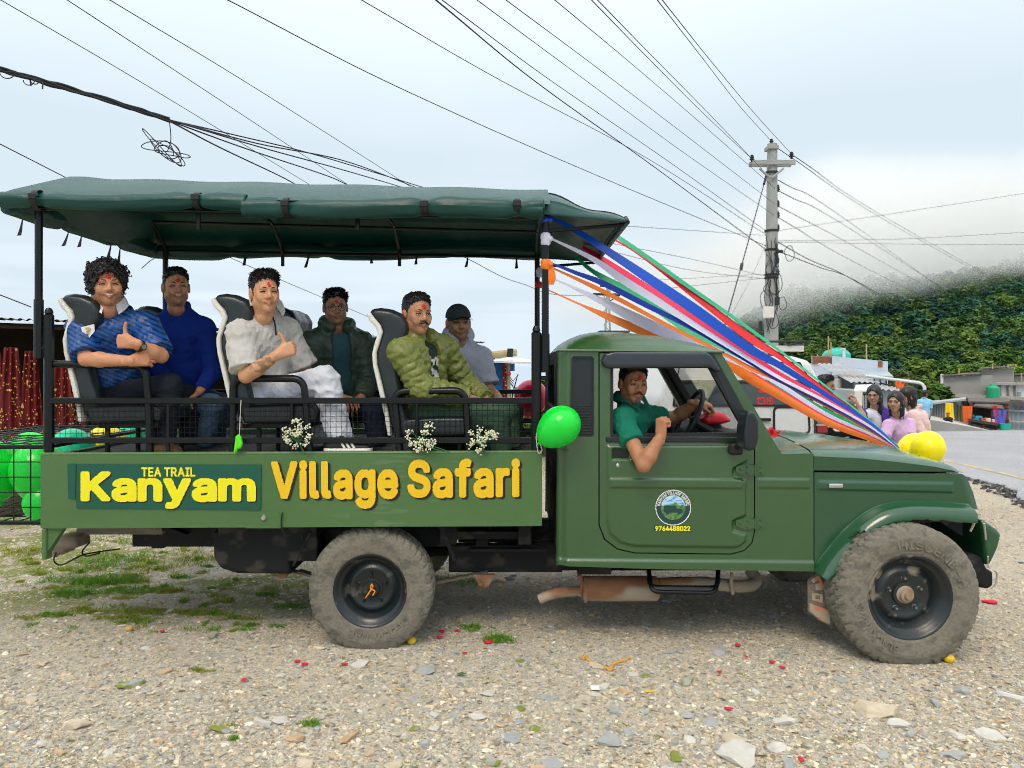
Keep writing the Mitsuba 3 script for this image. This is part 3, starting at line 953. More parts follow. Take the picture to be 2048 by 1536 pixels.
put('post', [tube([W(1016, 725, 12.3), W(1012, 938, 12.3)], .045, 8), tube([W(890, 716, 12.5), W(890, 936, 12.5)], .045, 8)], 'm_pale_wood', ES)
put('back_wall', quad(W(880, 722, 14.6), W(1000, 722, 14.6), W(1000, 905, 14.6), W(880, 905, 14.6)), 'm_old_wood', ES, smooth=False)
k = thing('hanging_cloth', 'narrow dark red sequined cloth hanging beside the blue tarpaulin', 'cloth')
put('fabric', hanging_cloth(W(1009, 732, 12.2), .055, .72, 1.5, 2, .012, (1, .2, 0), -.3), 'm_red_cloth', k, smooth=True)
solo('paper_flower', cat([trimesh.creation.icosphere(1, .035).apply_translation(W(1017, 746, 12.15) + np.random.default_rng(2).normal(0, .03, 3)) for _ in range(9)]), 'm_red_sticker', 'small red paper flower tied to the stall post', 'flower', smooth=False)

# twigs and shrubs beyond the grass
rb = np.random.default_rng(8)
tw = [tube(bezier([W(1026, 850, 14), W(1024, 800, 14), W(1030, 770, 14), W(1036, 748, 14)], 10), np.linspace(.02, .008, 10), 5)]
for j in range(9):
    y0 = rb.uniform(752, 815)
    s = rb.choice([-1, 1])
    tw.append(tube(bezier([W(1027, y0, 14), W(1027 + s * 6, y0 - 8, 14), W(1027 + s * rb.uniform(8, 14), y0 - rb.uniform(10, 20), 14.1)], 6), .006, 4))
solo('bare_bush', cat(tw), 'm_old_wood', 'bare dark twig bush between the blue tarpaulin and the front post', 'bush', smooth=True)


def leafy(label, base, rx, rz, clumps, size, a, b, seed, trunk=0.05, cate='bush', name='bush', group=None):
    r = np.random.default_rng(seed)
    m, c = crown(r, rx, rz, clumps, size, a, b)
    k = thing(name, label, cate, group)
    base = np.asarray(base, float)
    put('crown', moved(m, base + UPV * rz * 1.0), 'm_leaf', k, smooth=False, color=c)
    put('trunk', [tube([base + UPV * -.2, base + UPV * rz * .6 + [rx * .06, 0, 0], base + UPV * rz * 1.3], [trunk, trunk * .8, trunk * .4], 7)], 'm_old_wood', k)
    return k


leafy('green leafy shrub standing behind the front canopy post', W(1086, 905, 14), .40, .70, 420, .075, (.03, .08, .015), (.10, .20, .04), 31)
leafy('low yellowish weeds at the grass edge behind the bed', W(1040, 868, 17), .45, .25, 160, .07, (.10, .16, .03), (.20, .28, .06), 32, .02)

# white corrugated fence seen through the cab window
WF = thing('tin_fence', 'white corrugated metal fence seen through the cab window', 'fence')
for i in range(3):
    put('panel', corrugated(W(1208 + i * 46, 700, 9.4), W(1252 + i * 46, 700, 9.4), W(1208 + i * 46, 1002, 9.4), .11, .022), 'm_tin_white', WF, smooth=True)
put('post', [tube([W(px, 690, 9.45), W(px, 1003, 9.45)], .04, 8) for px in (1208, 1342)], 'm_wire', WF)

# ---------------- white van
VN = thing('white_van', 'white van with a roof rack seen from behind through the ribbons', 'van')
vD = 7.3
vb = sg.Polygon([(SX(a, vD), SZ(b, vD)) for a, b in ((1318, 960), (1318, 800), (1340, 728), (1370, 712), (1590, 712), (1622, 722), (1642, 760), (1654, 830), (1656, 890), (1652, 965))])
put('body', puffy(vb, vD, vD + 3.4, .07, .03), 'm_van_white', VN, smooth=True)
vy = vD - .004


def vpoly(pts):
    return sg.Polygon([(SX(a, vD), SZ(b, vD)) for a, b in pts])


rw = vpoly([(1352, 764), (1600, 764), (1618, 770), (1626, 812), (1346, 812)]).buffer(-.01).buffer(.01)
put('rear_window', plate(rw.buffer(-.012), vy, vy + .02), 'm_van_glass', VN)
put('window_gasket', plate(rw.buffer(.006).difference(rw.buffer(-.014)), vy - .008, vy + .02), 'm_rubber', VN)
pg = vpoly([(1552, 819), (1612, 819), (1614, 862), (1552, 862)]).buffer(-.02).buffer(.05)
put('plate_gasket', plate(pg.difference(pg.buffer(-.018)), vy - .010, vy + .02), 'm_rubber', VN)
put('plate_recess', plate(pg.buffer(-.018), vy - .002, vy + .02), 'm_van_white', VN)
put('tail_lamp', plate(vpoly([(1628, 828), (1652, 830), (1653, 868), (1628, 866)]), vy - .03, vy + .03), 'm_trim', VN)
TL = VN + '__tail_lamp'
put('lens', plate(vpoly([(1631, 832), (1650, 833), (1650, 847), (1631, 847)]), vy - .045, vy - .03), 'm_blue_lens', TL)
put('lens', plate(vpoly([(1631, 851), (1650, 851), (1651, 864), (1631, 864)]), vy - .045, vy - .03), 'm_red_lens', TL)
put('lens_bar', plate(vpoly([(1629, 847.5), (1651, 847.5), (1651, 850.5), (1629, 850.5)]), vy - .047, vy - .03), 'm_chrome', TL)
put('sticker', plate(vpoly([(1514, 795), (1530, 795), (1530, 809), (1514, 809)]).difference(vpoly([(1517, 798), (1527, 798), (1527, 806), (1517, 806)])), vy - .003, vy), 'm_red_sticker', VN, smooth=False)
put('sticker', plate(vpoly([(1533, 795), (1545, 795), (1545, 809), (1533, 809)]).difference(vpoly([(1535, 797), (1543, 797), (1543, 807), (1535, 807)])), vy - .003, vy), 'm_red_sticker', VN, smooth=False)
put('sticker', plate(vpoly([(1539, 806), (1536, 801), (1539, 798), (1542, 801)]), vy - .003, vy), 'm_red_sticker', VN, smooth=False)
put('sticker', [plate(vpoly([(px, py), (px + 14, py - 2), (px + 16, py + 5), (px + 4, py + 6)]), vy - .003, vy) for px, py in ((1495, 748), (1528, 742), (1515, 780), (1560, 776))], 'm_red_sticker', VN, smooth=False)
put('upper_seam', plate(vpoly([(1360, 724), (1600, 724), (1614, 748), (1618, 762), (1352, 762)]).buffer(-.01).buffer(.01).difference(vpoly([(1360, 724), (1600, 724), (1614, 748), (1618, 762), (1352, 762)]).buffer(-.02).buffer(.012)), vy - .004, vy + .02), 'm_rubber', VN)
put('roof_vent', [bx(SX(a, vD), SX(b, vD), vD - .02, vD + .03, SZ(c + 2.2, vD), SZ(c, vD)) for a, b, c in ((1468, 1500, 725), (1484, 1516, 733))], 'm_trim', VN)
put('door_handle', bx(SX(1505, vD), SX(1540, vD), vD - .035, vD, SZ(842, vD), SZ(836, vD)), 'm_rubber', VN)
put('seam', [bx(SX(1490, vD) - .004, SX(1490, vD) + .004, vD - .006, vD + .02, SZ(958, vD), SZ(814, vD))], 'm_rubber', VN)
put('bumper', bx(SX(1322, vD), SX(1660, vD), vD - .12, vD + .1, SZ(980, vD), SZ(940, vD), .03), 'm_trim', VN)
put('wheel', [lathe([(.0, -.1), (.2, -.1), (.33, -.09), (.35, 0), (.33, .09), (0, .1)], 24, 'x', (x, y, .34)) for x in (SX(1348, vD), SX(1628, vD)) for y in (vD + .7, vD + 2.8)], 'm_rubber', VN)
RK = put('roof_rack', bx(SX(1352, vD), SX(1613, vD), vD + .06, vD + .10, SZ(703, vD), SZ(691, vD)), 'm_tin_white', VN)
put('rack_rail', [tube([W(1352, 684, vD + .05), W(1608, 683, vD + .05), W(1614, 692, vD + .05)], .012, 6), tube([W(1575, 690, vD + .05), W(1612, 683, vD + .05)], .010, 6), tube([W(1614, 690, vD + .06), W(1614, 690, vD + .06) + [0, 2.4, 0]], .012, 6), tube([W(1352, 690, vD + .06), W(1352, 690, vD + .06) + [0, 2.4, 0]], .012, 6)], 'm_wire', RK)
put('rack_foot', [bx(SX(px, vD), SX(px + 14, vD), vD + .10, vD + .5, SZ(712, vD) - .01, SZ(702, vD)) for px in (1380, 1470, 1570)], 'm_rubber', RK)

# ---------------- utility pole with its wires
PD = 20.0
px_ = SX(1543, PD)
UPK = thing('utility_pole', 'concrete utility pole with a steel crossarm and insulators behind the truck', 'utility pole')
zt = SZ(288, PD)
put('shaft', tube([(px_ - .02, PD, -1.0), (px_, PD, zt * .5), (px_ + .02, PD, zt)], [.20, .165, .125], 16), 'm_pole', UPK, smooth=40)
put('crossarm', [box((SX(1544, PD), PD - .16, SZ(328, PD)), (1.10, .06, .12), .006), box((SX(1544, PD), PD + .16, SZ(326, PD)), (1.10, .06, .12), .006)], 'm_pole', UPK)
put('arm_brace', [tube([W(1519, 337, PD - .19), W(1540, 356, PD - .19)], .03, 6), tube([W(1567, 337, PD - .19), W(1544, 356, PD - .19)], .03, 6)], 'm_pole', UPK)
put('top_clamp', [box((SX(1543, PD), PD, SZ(297, PD)), (.28, .34, .10), .01)], 'm_pole', UPK)


def insulator(c, r=.05):
    return lathe([(0, -.02), (r * .5, -.02), (r * .5, .02), (r, .03), (r, .05), (r * .55, .06), (r * .85, .09), (r * .85, .11), (r * .5, .12), (r * .6, .15), (0, .17)], 12, 'z', c)


put('insulator', [insulator(W(1504, 322, PD), .065), insulator(W(1583, 316, PD), .065), insulator(W(1543, 290, PD), .06)], 'm_wire', UPK, smooth=40)
put('side_insulator', [insulator(W(1556, py, PD - .05), .05) for py in (382, 413, 435, 461)] + [insulator(W(1555, 551, PD - .05), .05)], 'm_wire', UPK, smooth=40)
put('band', [lathe([(.165 + .003, -.03), (.18, -.02), (.18, .02), (.168, .03)], 16, 'z', (px_, PD, SZ(py, PD))) for py in (346, 462, 500, 550, 556)], 'm_wire', UPK, smooth=40)
put('meter_box', box(W(1537, 625, PD - .24), (.26, .12, .30), .02), 'm_white_plastic', UPK, label='yellowed white meter box strapped to the pole')
put('junction_box', box(W(1554, 602, PD - .18), (.11, .12, .20), .01), 'm_trim', UPK)
put('cable_clamp', [tube(bezier([W(1550, 505, PD - .2), W(1556, 520, PD - .22), W(1551, 528, PD - .2)], 8), .035, 7), box(W(1559, 503, PD - .2), (.16, .1, .07), .01), box(W(1521, 652, PD - .1), (.08, .1, .26), .01)], 'm_wire', UPK)
lp = []
rl = np.random.default_rng(12)
for c_, r_ in ((W(1579, 507, PD), .20), (W(1565, 607, PD), .17), (W(1533, 600, PD - .2), .26), (W(1550, 565, PD - .2), .3), (W(1546, 640, PD - .25), .22)):
    a = np.linspace(0, 2 * math.pi, 21)
    lp.append(tube(c_ + np.stack([r_ * .62 * np.cos(a), .03 * np.sin(3 * a), r_ * np.sin(a)], -1), .009, 4, cap=False))
for _ in range(9):
    x = rl.uniform(1531, 1556)
    ys = np.linspace(rl.uniform(470, 520), rl.uniform(590, 670), 7)
    lp.append(tube(bezier([W(x + rl.normal(0, 4), y, PD - .2 - .03 * rl.random()) for y in ys], 24), .009, 4))
put('hanging_cable', lp, 'm_wire', UPK, smooth=True, kind='stuff')

WIRES = [  # (pixel, pixel, depth) points of each wire; radius; label
    ([(-60, -36, 9), (300, 175, 13), (640, 382, 19)], .008, 'thin wire crossing the upper left corner down to the canopy roof'),
    ([(130, -3, 9), (420, 187, 13), (700, 372, 19)], .008, 'thin wire left of a pair coming down to the middle of the canopy'),
    ([(215, -3, 9), (520, 182, 13), (822, 374, 19)], .008, 'thin wire right of a pair coming down to the middle of the canopy'),
    ([(-10, 283, 8), (250, 414, 11), (500, 533, 15), (740, 635, 20)], .008, 'lone wire passing behind the canopy from the left edge'),
    ([(-10, 586, 10), (62, 614, 10)], .010, 'short wire end beside the rear canopy post above the stall roof'),
    ([(450, -3, 9), (800, 176, 12), (1180, 345, 16), (1533, 492, 20)], .009, 'dark wire running from the top left to the middle of the pole'),
    ([(718, -3, 9), (1000, 160, 13), (1300, 320, 17), (1533, 470, 20)], .008, 'wire running from the top centre to the pole below the insulators'),
    ([(868, -3, 8), (1080, 170, 13), (1310, 335, 17), (1530, 498, 20)], .012, 'thick dark cable running from the top centre to the pole'),
    ([(880, -3, 8), (1100, 160, 13), (1330, 318, 17), (1532, 462, 20)], .008, 'wire just above the thick dark cable'),
    ([(950, -3, 8), (1150, 145, 13), (1360, 300, 17), (1556, 436, 20)], .007, 'wire second above the thick dark cable'),
    ([(1008, -3, 8), (1200, 140, 13), (1390, 285, 17), (1556, 413, 20)], .007, 'wire third above the thick dark cable'),
    ([(1106, -3, 8), (1260, 125, 13), (1400, 245, 17), (1556, 382, 20)], .007, 'wire below the left end of the crossarm'),
    ([(1180, -3, 8), (1300, 120, 13), (1410, 230, 17), (1504, 318, 20)], .008, 'left wire of the pair to the left end of the crossarm'),
    ([(1192, -3, 8), (1310, 118, 13), (1425, 235, 17), (1530, 345, 20)], .008, 'right wire of the pair to the left end of the crossarm'),
    ([(1312, -3, 8), (1400, 110, 13), (1480, 213, 17), (1543, 283, 20)], .008, 'wire to the top of the pole'),
    ([(1322, -3, 8), (1420, 120, 13), (1510, 228, 17), (1583, 308, 20)], .008, 'wire to the right end of the crossarm'),
    ([(1588, 312, 20), (1780, 440, 40), (2020, 575, 90)], .014, 'upper wire of the pair running right from the crossarm'),
    ([(1546, 288, 20), (1590, 320, 22), (1790, 452, 40), (2000, 568, 90)], .014, 'lower wire of the pair running right from the crossarm'),
    ([(1556, 360, 20), (1700, 445, 36), (1900, 590, 90)], .014, 'wire running right from below the crossarm brace'),
    ([(1558, 382, 20), (1720, 470, 38), (1960, 625, 90)], .014, 'wire running right from the top side insulator'),
    ([(1558, 413, 20), (1740, 510, 38), (1900, 600, 90)], .012, 'wire running right from the second side insulator'),
    ([(1558, 436, 20), (1720, 530, 38), (1880, 610, 90)], .012, 'wire running right from the third side insulator'),
    ([(1558, 461, 20), (1800, 425, 22), (2060, 385, 24)], .007, 'wire rising to the right edge of the view'),
    ([(1556, 481, 20), (1800, 478, 22), (2060, 464, 24)], .007, 'nearly level wire running right, upper of two'),
    ([(1556, 484, 20), (1800, 488, 22), (2060, 489, 24)], .007, 'nearly level wire running right, lower of two'),
    ([(1552, 482, 20), (1620, 520, 24), (1700, 556, 30), (1790, 612, 48)], .016, 'thick black cable sagging right towards the hill'),
    ([(1558, 503, 20), (1640, 535, 25), (1720, 566, 32), (1830, 632, 60)], .016, 'second thick black cable sagging right under the first'),
    ([(1250, 452, 14), (1400, 462, 17), (1533, 471, 20)], .006, 'thin wire level with the canopy visor'),
    ([(1225, 487, 14), (1400, 522, 17), (1533, 553, 20)], .006, 'thin wire behind the ribbons, upper of two'),
    ([(1205, 498, 14), (1380, 540, 17), (1533, 558, 20)], .006, 'thin wire behind the ribbons, lower of two'),
    ([(930, 515, 10), (1040, 566, 12), (1180, 590, 15), (1533, 556, 20)], .006, 'thin wire passing behind the front canopy posts'),
    ([(1100, 525, 12), (1250, 560, 15), (1533, 548, 20)], .005, 'faint wire crossing behind the orange ribbon'),
    ([(1440, 672, 18), (1500, 560, 19), (1531, 490, 20)], .005, 'thin guy wire left of the pole'),
]
for pts, r_, lab in WIRES:
    P = bezier([W(*p) for p in pts], 40)
    solo('overhead_wire', tube(P, r_ * .8, 5), 'm_wire', lab, 'wire', 'overhead wires', smooth=True)
solo('guy_wire', [tube([W(1533, 350, PD - .1), W(1485, 525, 16.5), W(1448, 655, 14)], .012, 6), tube([W(1484, 528, 16.5), W(1482, 538, 16.4)], .035, 8), tube([W(1533, 350, PD - .1), W(1528, 368, PD - .6)], .03, 8)], 'm_wire', 'dark stay cable with a small insulator slanting from the crossarm', 'cable', smooth=True)
# the cable bundle on the left
CB = thing('cable_bundle', 'thick bundle of black cables sagging from the left edge and fanning out over the canopy', 'cable')
rc2 = np.random.default_rng(3)
main = bezier([W(-40, 128, 7.0), W(60, 155, 7.4), W(200, 196, 8.2), W(340, 240, 9.2)], 60)
for j in range(6):
    a = np.linspace(0, 14 + j, len(main)) + j
    P = main + .022 * np.stack([0 * a, np.cos(a), np.sin(a * .8 + j)], -1) * (0.6 + .5 * meshkit.noise(np.stack([a, a * 0 + j, 0 * a], -1), 2))[:, None]
    put('strand', tube(P, .012, 6), 'm_wire', CB, smooth=True)
for pts in ([(340, 240, 9.2), (520, 288, 11), (690, 322, 13), (835, 376, 16)], [(340, 240, 9.2), (520, 294, 11), (680, 338, 13), (810, 376, 16)], [(340, 242, 9.2), (500, 300, 11), (650, 350, 13), (700, 372, 14)], [(335, 240, 9.2), (440, 295, 10), (560, 352, 12), (600, 374, 13)], [(338, 240, 9.2), (470, 270, 11), (640, 312, 13), (870, 382, 16)]):
    put('loose_strand', tube(bezier([W(*p) for p in pts], 40), .010, 5), 'm_wire', CB, smooth=True)
for c_, r_ in (((15, 142, 7.2), .07), ((58, 160, 7.4), .05), ((70, 160, 7.4), .04)):
    a = np.linspace(0, math.pi, 14)
    put('cable_loop', tube(W(*c_) + np.stack([r_ * 1.1 * np.cos(a), 0 * a, -r_ * np.sin(a)], -1), .005, 5), 'm_wire', CB, smooth=True)
put('cable_tag', [tube([W(86, 164, 7.4), W(85, 178, 7.4)], .007, 5), tube([W(60, 158, 7.4), W(62, 172, 7.4)], .007, 5)], 'm_rust' if False else 'm_old_wood', CB)
pc = []
cc = W(335, 302, 9.2)
th = np.linspace(0, 1, 260)
ph = rc2.uniform(0, 6, 6)
X_ = -.02 + .26 * np.sin(2 * np.pi * 5.2 * th + ph[0]) * (0.35 + .65 * np.abs(np.sin(2.1 * np.pi * th))) + .06 * np.sin(17 * th)
Z_ = -.5 * X_ + .12 * np.sin(2 * np.pi * 6.3 * th + ph[1]) * (0.4 + .6 * np.abs(np.cos(3 * np.pi * th)))
pc = cc + np.stack([X_, .03 * np.sin(40 * th), Z_], -1)
solo('cable_coil', [tube(pc, .006, 5), tube(bezier([W(338, 240, 9.2), W(341, 262, 9.2), W(341, 285, 9.2), cc], 14), .006, 5)], 'm_wire', 'tangled coil of spare cable hanging from the bundle', 'cable coil', smooth=True)
# a far lattice pylon
PY = thing('lattice_pylon', 'faint distant steel pylon seen between the ribbons above the cab', 'pylon')
Dp = 75
legs_ = [tube([W(1208 - 3, 740, Dp), W(1212, 640, Dp), W(1215, 560, Dp)], .10, 4), tube([W(1224, 740, Dp), W(1219, 640, Dp), W(1217, 560, Dp)], .10, 4)]
put('leg', legs_, 'm_pole', PY)
put('lattice', [tube([W(1207 + (i % 2) * 14, 735 - i * 14, Dp), W(1221 - (i % 2) * 12, 721 - i * 14, Dp)], .05, 4) for i in range(11)], 'm_pole', PY, kind='stuff')
put('arm', [tube([W(1186, 588, Dp), W(1240, 590, Dp)], .12, 4), tube([W(1188, 588, Dp), W(1215, 605, Dp), W(1240, 590, Dp)], .06, 4), tube([W(1200, 572, Dp), W(1232, 574, Dp)], .08, 4)], 'm_wire', PY)

# ---------------- houses and stalls across the road
def bxp(px0, px1, py0, py1, D, depth, b=.02):
    """A box whose near face shows at those pixels."""
    return bx(SX(px0, D), SX(px1, D), D, D + depth, SZ(py1, D), SZ(py0, D), b)


H1 = thing('blue_white_house', 'pale blue flat-roofed house with unfinished brick parapet below the hill', 'house')
D1 = 40
put('wall', hull([W(a, b, d) for a, b in ((1664, 712), (1776, 723), (1776, 890), (1664, 890)) for d in (D1, D1 + 7)]), 'm_pale_blue_wall', H1, smooth=False)
put('rear_wall', bxp(1622, 1664, 727, 890, D1 + .3, 6), 'm_pale_blue_wall', H1)
rows_ = 5
put('parapet', bxp(1625, 1664, 712, 727, D1 + .25, .2), 'm_concrete', H1)
PA = H1 + '__parapet'
bk = []
for r_ in range(rows_):
    for c_ in range(9):
        x0_ = 1625.5 + c_ * 4.4 + (2.2 if r_ % 2 else 0)
        if x0_ + 4 > 1664:
            continue
        put('brick', bxp(x0_, x0_ + 4.0, 712.4 + r_ * 2.9, 714.9 + r_ * 2.9, D1 + .19, .1, .004), 'm_brick', PA)
for r_ in range(4):
    for c_ in range(2):
        put('brick', bxp(1757 + c_ * 4.4, 1761 + c_ * 4.4, 722 + r_ * 3.1, 724.7 + r_ * 3.1, D1 - .06, .1, .004), 'm_brick', H1)
put('blue_awning', quad(W(1688, 735, D1 - .05), W(1775, 742, D1 - .05), W(1787, 753, D1 - 2.2), W(1706, 750, D1 - 2.2), .06), 'm_tin_blue', H1, smooth=False)
put('rebar_post', [tube([W(px, y0, D1 + .5), W(px, y1, D1 + .5)], .035, 5) for px, y0, y1 in ((1657, 672, 712), (1662, 684, 712), (1733, 688, 720), (1635, 708, 728))], 'm_pale_wood', H1)
put('vent_pipe', [tube([W(1688, 696, D1 + .5), W(1688, 714, D1 + .5)], .08, 8), tube([W(1682, 697, D1 + .4), W(1688, 697, D1 + .4)], .04, 6)], 'm_tin_white', H1)
solo('water_tank', lathe([(0, .42), (.22, .42), (.26, .34), (.55, .26), (.70, .10), (.72, 0), (.70, -.5), (0, -.5)], 20, 'z', W(1673, 711, D1 + 1.5)), 'm_tank_teal', 'teal plastic water tank dome on the roof of the pale blue house', 'water tank', smooth=40)
H2 = thing('tin_roofed_shop', 'shop with a sloping tin roof and grey shutters in front of the pale blue house', 'shop')
D2 = 30
put('roof', corrugated(W(1632, 727, D2 + 3), W(1684, 728, D2 + 3), W(1700, 764, D2 - 1.5), .20, .03), 'm_tin', H2, smooth=True)
put('roof', corrugated(W(1670, 740, D2 + 2.5), W(1705, 744, D2 + 2.5), W(1718, 766, D2 - 1.2), .20, .03), 'm_tin', H2, smooth=True, label='rust-stained lower tin roof')
put('wall', bxp(1640, 1706, 752, 880, D2, 3), 'm_tin_blue', H2)
put('shutter', [bxp(1664, 1682, 757, 782, D2 - .06, .05), bxp(1664, 1682, 784, 805, D2 - .06, .05), bxp(1640, 1660, 757, 810, D2 - .06, .05)], 'm_tin_white', H2)
put('shutter_frame', [bxp(px, px + 2, 755, 812, D2 - .1, .06) for px in (1661, 1683, 1703)], 'm_tin', H2)
put('side_panel', bxp(1706, 1752, 764, 800, D2 + 1.2, .1), 'm_tin', H2)
H3 = thing('tarp_shed', 'low shed with a pale tarpaulin roof behind the women', 'shed')
D3 = 27
put('wall', bxp(1710, 1795, 780, 880, D3 + .4, 3), 'm_tin', H3)
put('opening', bxp(1712, 1742, 788, 830, D3 + .32, .06), 'm_wire', H3)
put('slat', [bxp(1722 + i * 4.5, 1724.5 + i * 4.5, 790, 830, D3 + .25, .05) for i in range(5)], 'm_tin_white', H3)
put('tarpaulin', quad(W(1708, 784, D3 - .6), W(1752, 783, D3 - .6), W(1742, 769, D3 + 2), W(1712, 770, D3 + 2), .05), 'm_white_tarp', H3, smooth=False)
put('roof', corrugated(W(1752, 778, D3), W(1800, 782, D3), W(1750, 770, D3 + 3), .2, .03), 'm_tin', H3, smooth=True)
H4 = thing('pipe_frame', 'white bent pipe gate frame over the side road behind the women', 'frame')
put('pipe', tube(rounded([W(1732, 752, 29), W(1851, 767, 28), W(1847, 800, 28), W(1842, 850, 28)], .5), .058, 8), 'm_tin_white', H4, smooth=True)
put('cable', tube(bezier([W(1740, 760, 29), W(1790, 772, 28.6), W(1850, 770, 28)], 14), .03, 5), 'm_wire', H4)
put('hook', [tube([W(px, 757 + (px - 1740) * .12, 28.7), W(px + 1, 768 + (px - 1740) * .1, 28.7)], .03, 4) for px in range(1748, 1846, 12)], 'm_wire', H4)
solo('orange_flag', hanging_cloth(W(1801, 763, 28.4), .35, .26, 1, 1, .04), 'm_orange_cloth', 'small orange cloth hanging from the white pipe frame', 'cloth', smooth=True)
# concrete building
H5 = thing('concrete_building', 'grey unpainted concrete building with a stepped upper floor at the right edge', 'building')
D5 = 55
put('wall', hull([W(a, b, d) for a, b in ((1883, 753), (1985, 750), (1985, 802), (1883, 795)) for d in (D5, D5 + 8)]), 'm_concrete', H5, smooth=False)
put('lower_wall', bxp(1884, 2060, 796, 850, D5 + .4, 7), 'm_concrete', H5)
put('upper_wall', hull([W(a, b, d) for a, b in ((1963, 740), (2028, 736), (2028, 775), (1963, 775)) for d in (D5 + 1.5, D5 + 7)]), 'm_concrete', H5, smooth=False)
put('side_wing', bxp(1984, 2070, 770, 800, D5 + .6, 6), 'm_tin_white', H5)
put('side_wing', bxp(2026, 2075, 752, 772, D5 + 2, 5), 'm_concrete', H5)
put('roof_sheet', [quad(W(1884, 753, D5 - .4), W(1964, 749, D5 - .4), W(1964, 746, D5 + 7), W(1884, 750, D5 + 7), .08), quad(W(1960, 739, D5 + 1), W(2031, 734, D5 + 1), W(2031, 733, D5 + 7), W(1960, 737, D5 + 7), .08), quad(W(2026, 751, D5 + 1.6), W(2075, 749, D5 + 1.6), W(2075, 748, D5 + 7), W(2026, 749, D5 + 7), .08)], 'm_tin_dark', H5, smooth=False)
put('slab', [quad(W(1880, 793, D5 - .5), W(2062, 801, D5 - .5), W(2062, 800, D5 + 2), W(1880, 792, D5 + 2), .22), quad(W(1982, 770, D5 + .2), W(2062, 771, D5 + .2), W(2062, 770, D5 + 2), W(1982, 769, D5 + 2), .16)], 'm_concrete', H5, smooth=False)
put('drain_pipe', [tube([W(1884, 748, D5 - .2), W(1883, 798, D5 - .2), W(1880, 806, D5 - .2)], .10, 7)], 'm_tin_white', H5, smooth=True)
put('pillar', [bxp(px, px + 3, 771, 800, D5 + .3, .3) for px in (2002, 2018, 2032)], 'm_concrete', H5)
put('window', [bxp(2036, 2043, 784, 796, D5 + .5, .2), bxp(1989, 1999, 777, 797, D5 + .5, .2)], 'm_tin_blue', H5)
put('rebar_post', [tube([W(px, y0, D5 + 1), W(px, y1, D5 + 1)], .045, 5) for px, y0, y1 in ((1918, 738, 752), (1985, 728, 738), (2016, 728, 737), (2043, 746, 772))], 'm_pale_wood', H5)
solo('water_tank', lathe([(0, .75), (.16, .73), (.20, .62), (.40, .52), (.44, .40), (.42, .30), (.44, .2), (.42, .1), (.44, 0), (.42, -.1), (.44, -.2), (.42, -.3), (.44, -.35), (0, -.35)], 20, 'z', W(1986, 789, D5 - .6)), 'm_tank_green', 'green ribbed water tank standing on the slab of the concrete building', 'water tank', smooth=30)
# row of tin stalls
D6 = 46
H6 = thing('tin_stall', 'blue-grey tin stall with a yellow cloth at its door, left of the open goods stall', 'market stall')
put('wall', [corrugated(W(1858, 812, D6 - 1), W(1898, 806, D6), W(1858, 846, D6 - 1), .22, .05), bxp(1898, 1914, 803, 850, D6, 2)], 'm_tin_blue', H6, smooth=True)
put('bar', [tube([W(px, 812 - (px - 1858) * .1, D6 - 1.1), W(px, 845, D6 - 1.1)], .05, 4) for px in range(1860, 1898, 5)], 'm_tin', H6)
put('roof', quad(W(1852, 811, D6 - 2), W(1932, 801, D6 - 1), W(1932, 797, D6 + 2), W(1852, 807, D6 + 2), .1), 'm_tin', H6, smooth=False)
put('door', [bxp(1915, 1921, 812, 846, D6 + .2, .1), bxp(1922, 1927, 810, 848, D6 + .2, .1)], 'm_pale_wood', H6)
H7 = thing('goods_stall', 'open stall with bright goods on a table under a dark roof at far right', 'market stall')
put('back_wall', bxp(1926, 2018, 802, 858, D6 + 2.2, .2), 'm_old_wood', H7)
put('plank_wall', [bxp(1990, 2018, 803 + i * 7.5, 809.5 + i * 7.5, D6 + 1.4, .1) for i in range(5)], 'm_brick', H7)
put('roof', quad(W(1936, 806, D6 - .8), W(2020, 808, D6 - .8), W(2020, 800, D6 + 2.5), W(1936, 799, D6 + 2.5), .1), 'm_tin_dark', H7, smooth=False)
put('canopy', quad(W(1946, 814, D6 - 2), W(2008, 820, D6 - 2), W(2002, 809, D6 - .2), W(1952, 808, D6 - .2), .08), 'm_tin_dark', H7, smooth=False)
put('post', [tube([W(px, y0, D6 - 1.9), W(px, y1, D6 - 1.9)], .09, 6) for px, y0, y1 in ((1942, 806, 850), (2003, 818, 862), (1985, 818, 852))], 'm_old_wood', H7)
put('table', [quad(W(1936, 842, D6 - 2.2), W(1996, 852, D6 - 2.4), W(1994, 844, D6 - .6), W(1938, 838, D6 - .6), .14)], 'm_old_wood', H7, smooth=False)
put('table_leg', [tube([W(px, 844 + (px - 1936) * .16, D6 - 2.1), W(px, 852 + (px - 1936) * .16, D6 - 2.1)], .08, 5) for px in (1940, 1966, 1992)], 'm_old_wood', H7)
rh = np.random.default_rng(14)
for nm, ma, lab, px, py in (('goods_heap', 'm_orange_cloth', 'heap of orange goods on the stall table', 1962, 840), ('goods_heap', 'm_red_sticker', 'heap of red packets on the stall table', 1982, 844), ('goods_heap', 'm_tin_white', 'heap of white packets on the stall table', 1972, 841), ('goods_heap', 'm_blue_lens', 'blue packets at the left end of the stall table', 1948, 836)):
    solo(nm, [box(W(px, py, D6 - 1.8) + rh.normal(0, 1, 3) * [.16, .2, .05], rh.uniform(.12, .25, 3), .02) for _ in range(9)], ma, lab, 'goods', smooth=False, kind='stuff')
solo('bucket', lathe([(0, 0), (.24, 0), (.30, .42), (.27, .42), (.22, .05), (0, .05)], 16, 'z', W(2010, 862, D6 - 2.3)), 'm_tank_teal', 'teal bucket on the ground beside the goods stall post', 'bucket', smooth=30)
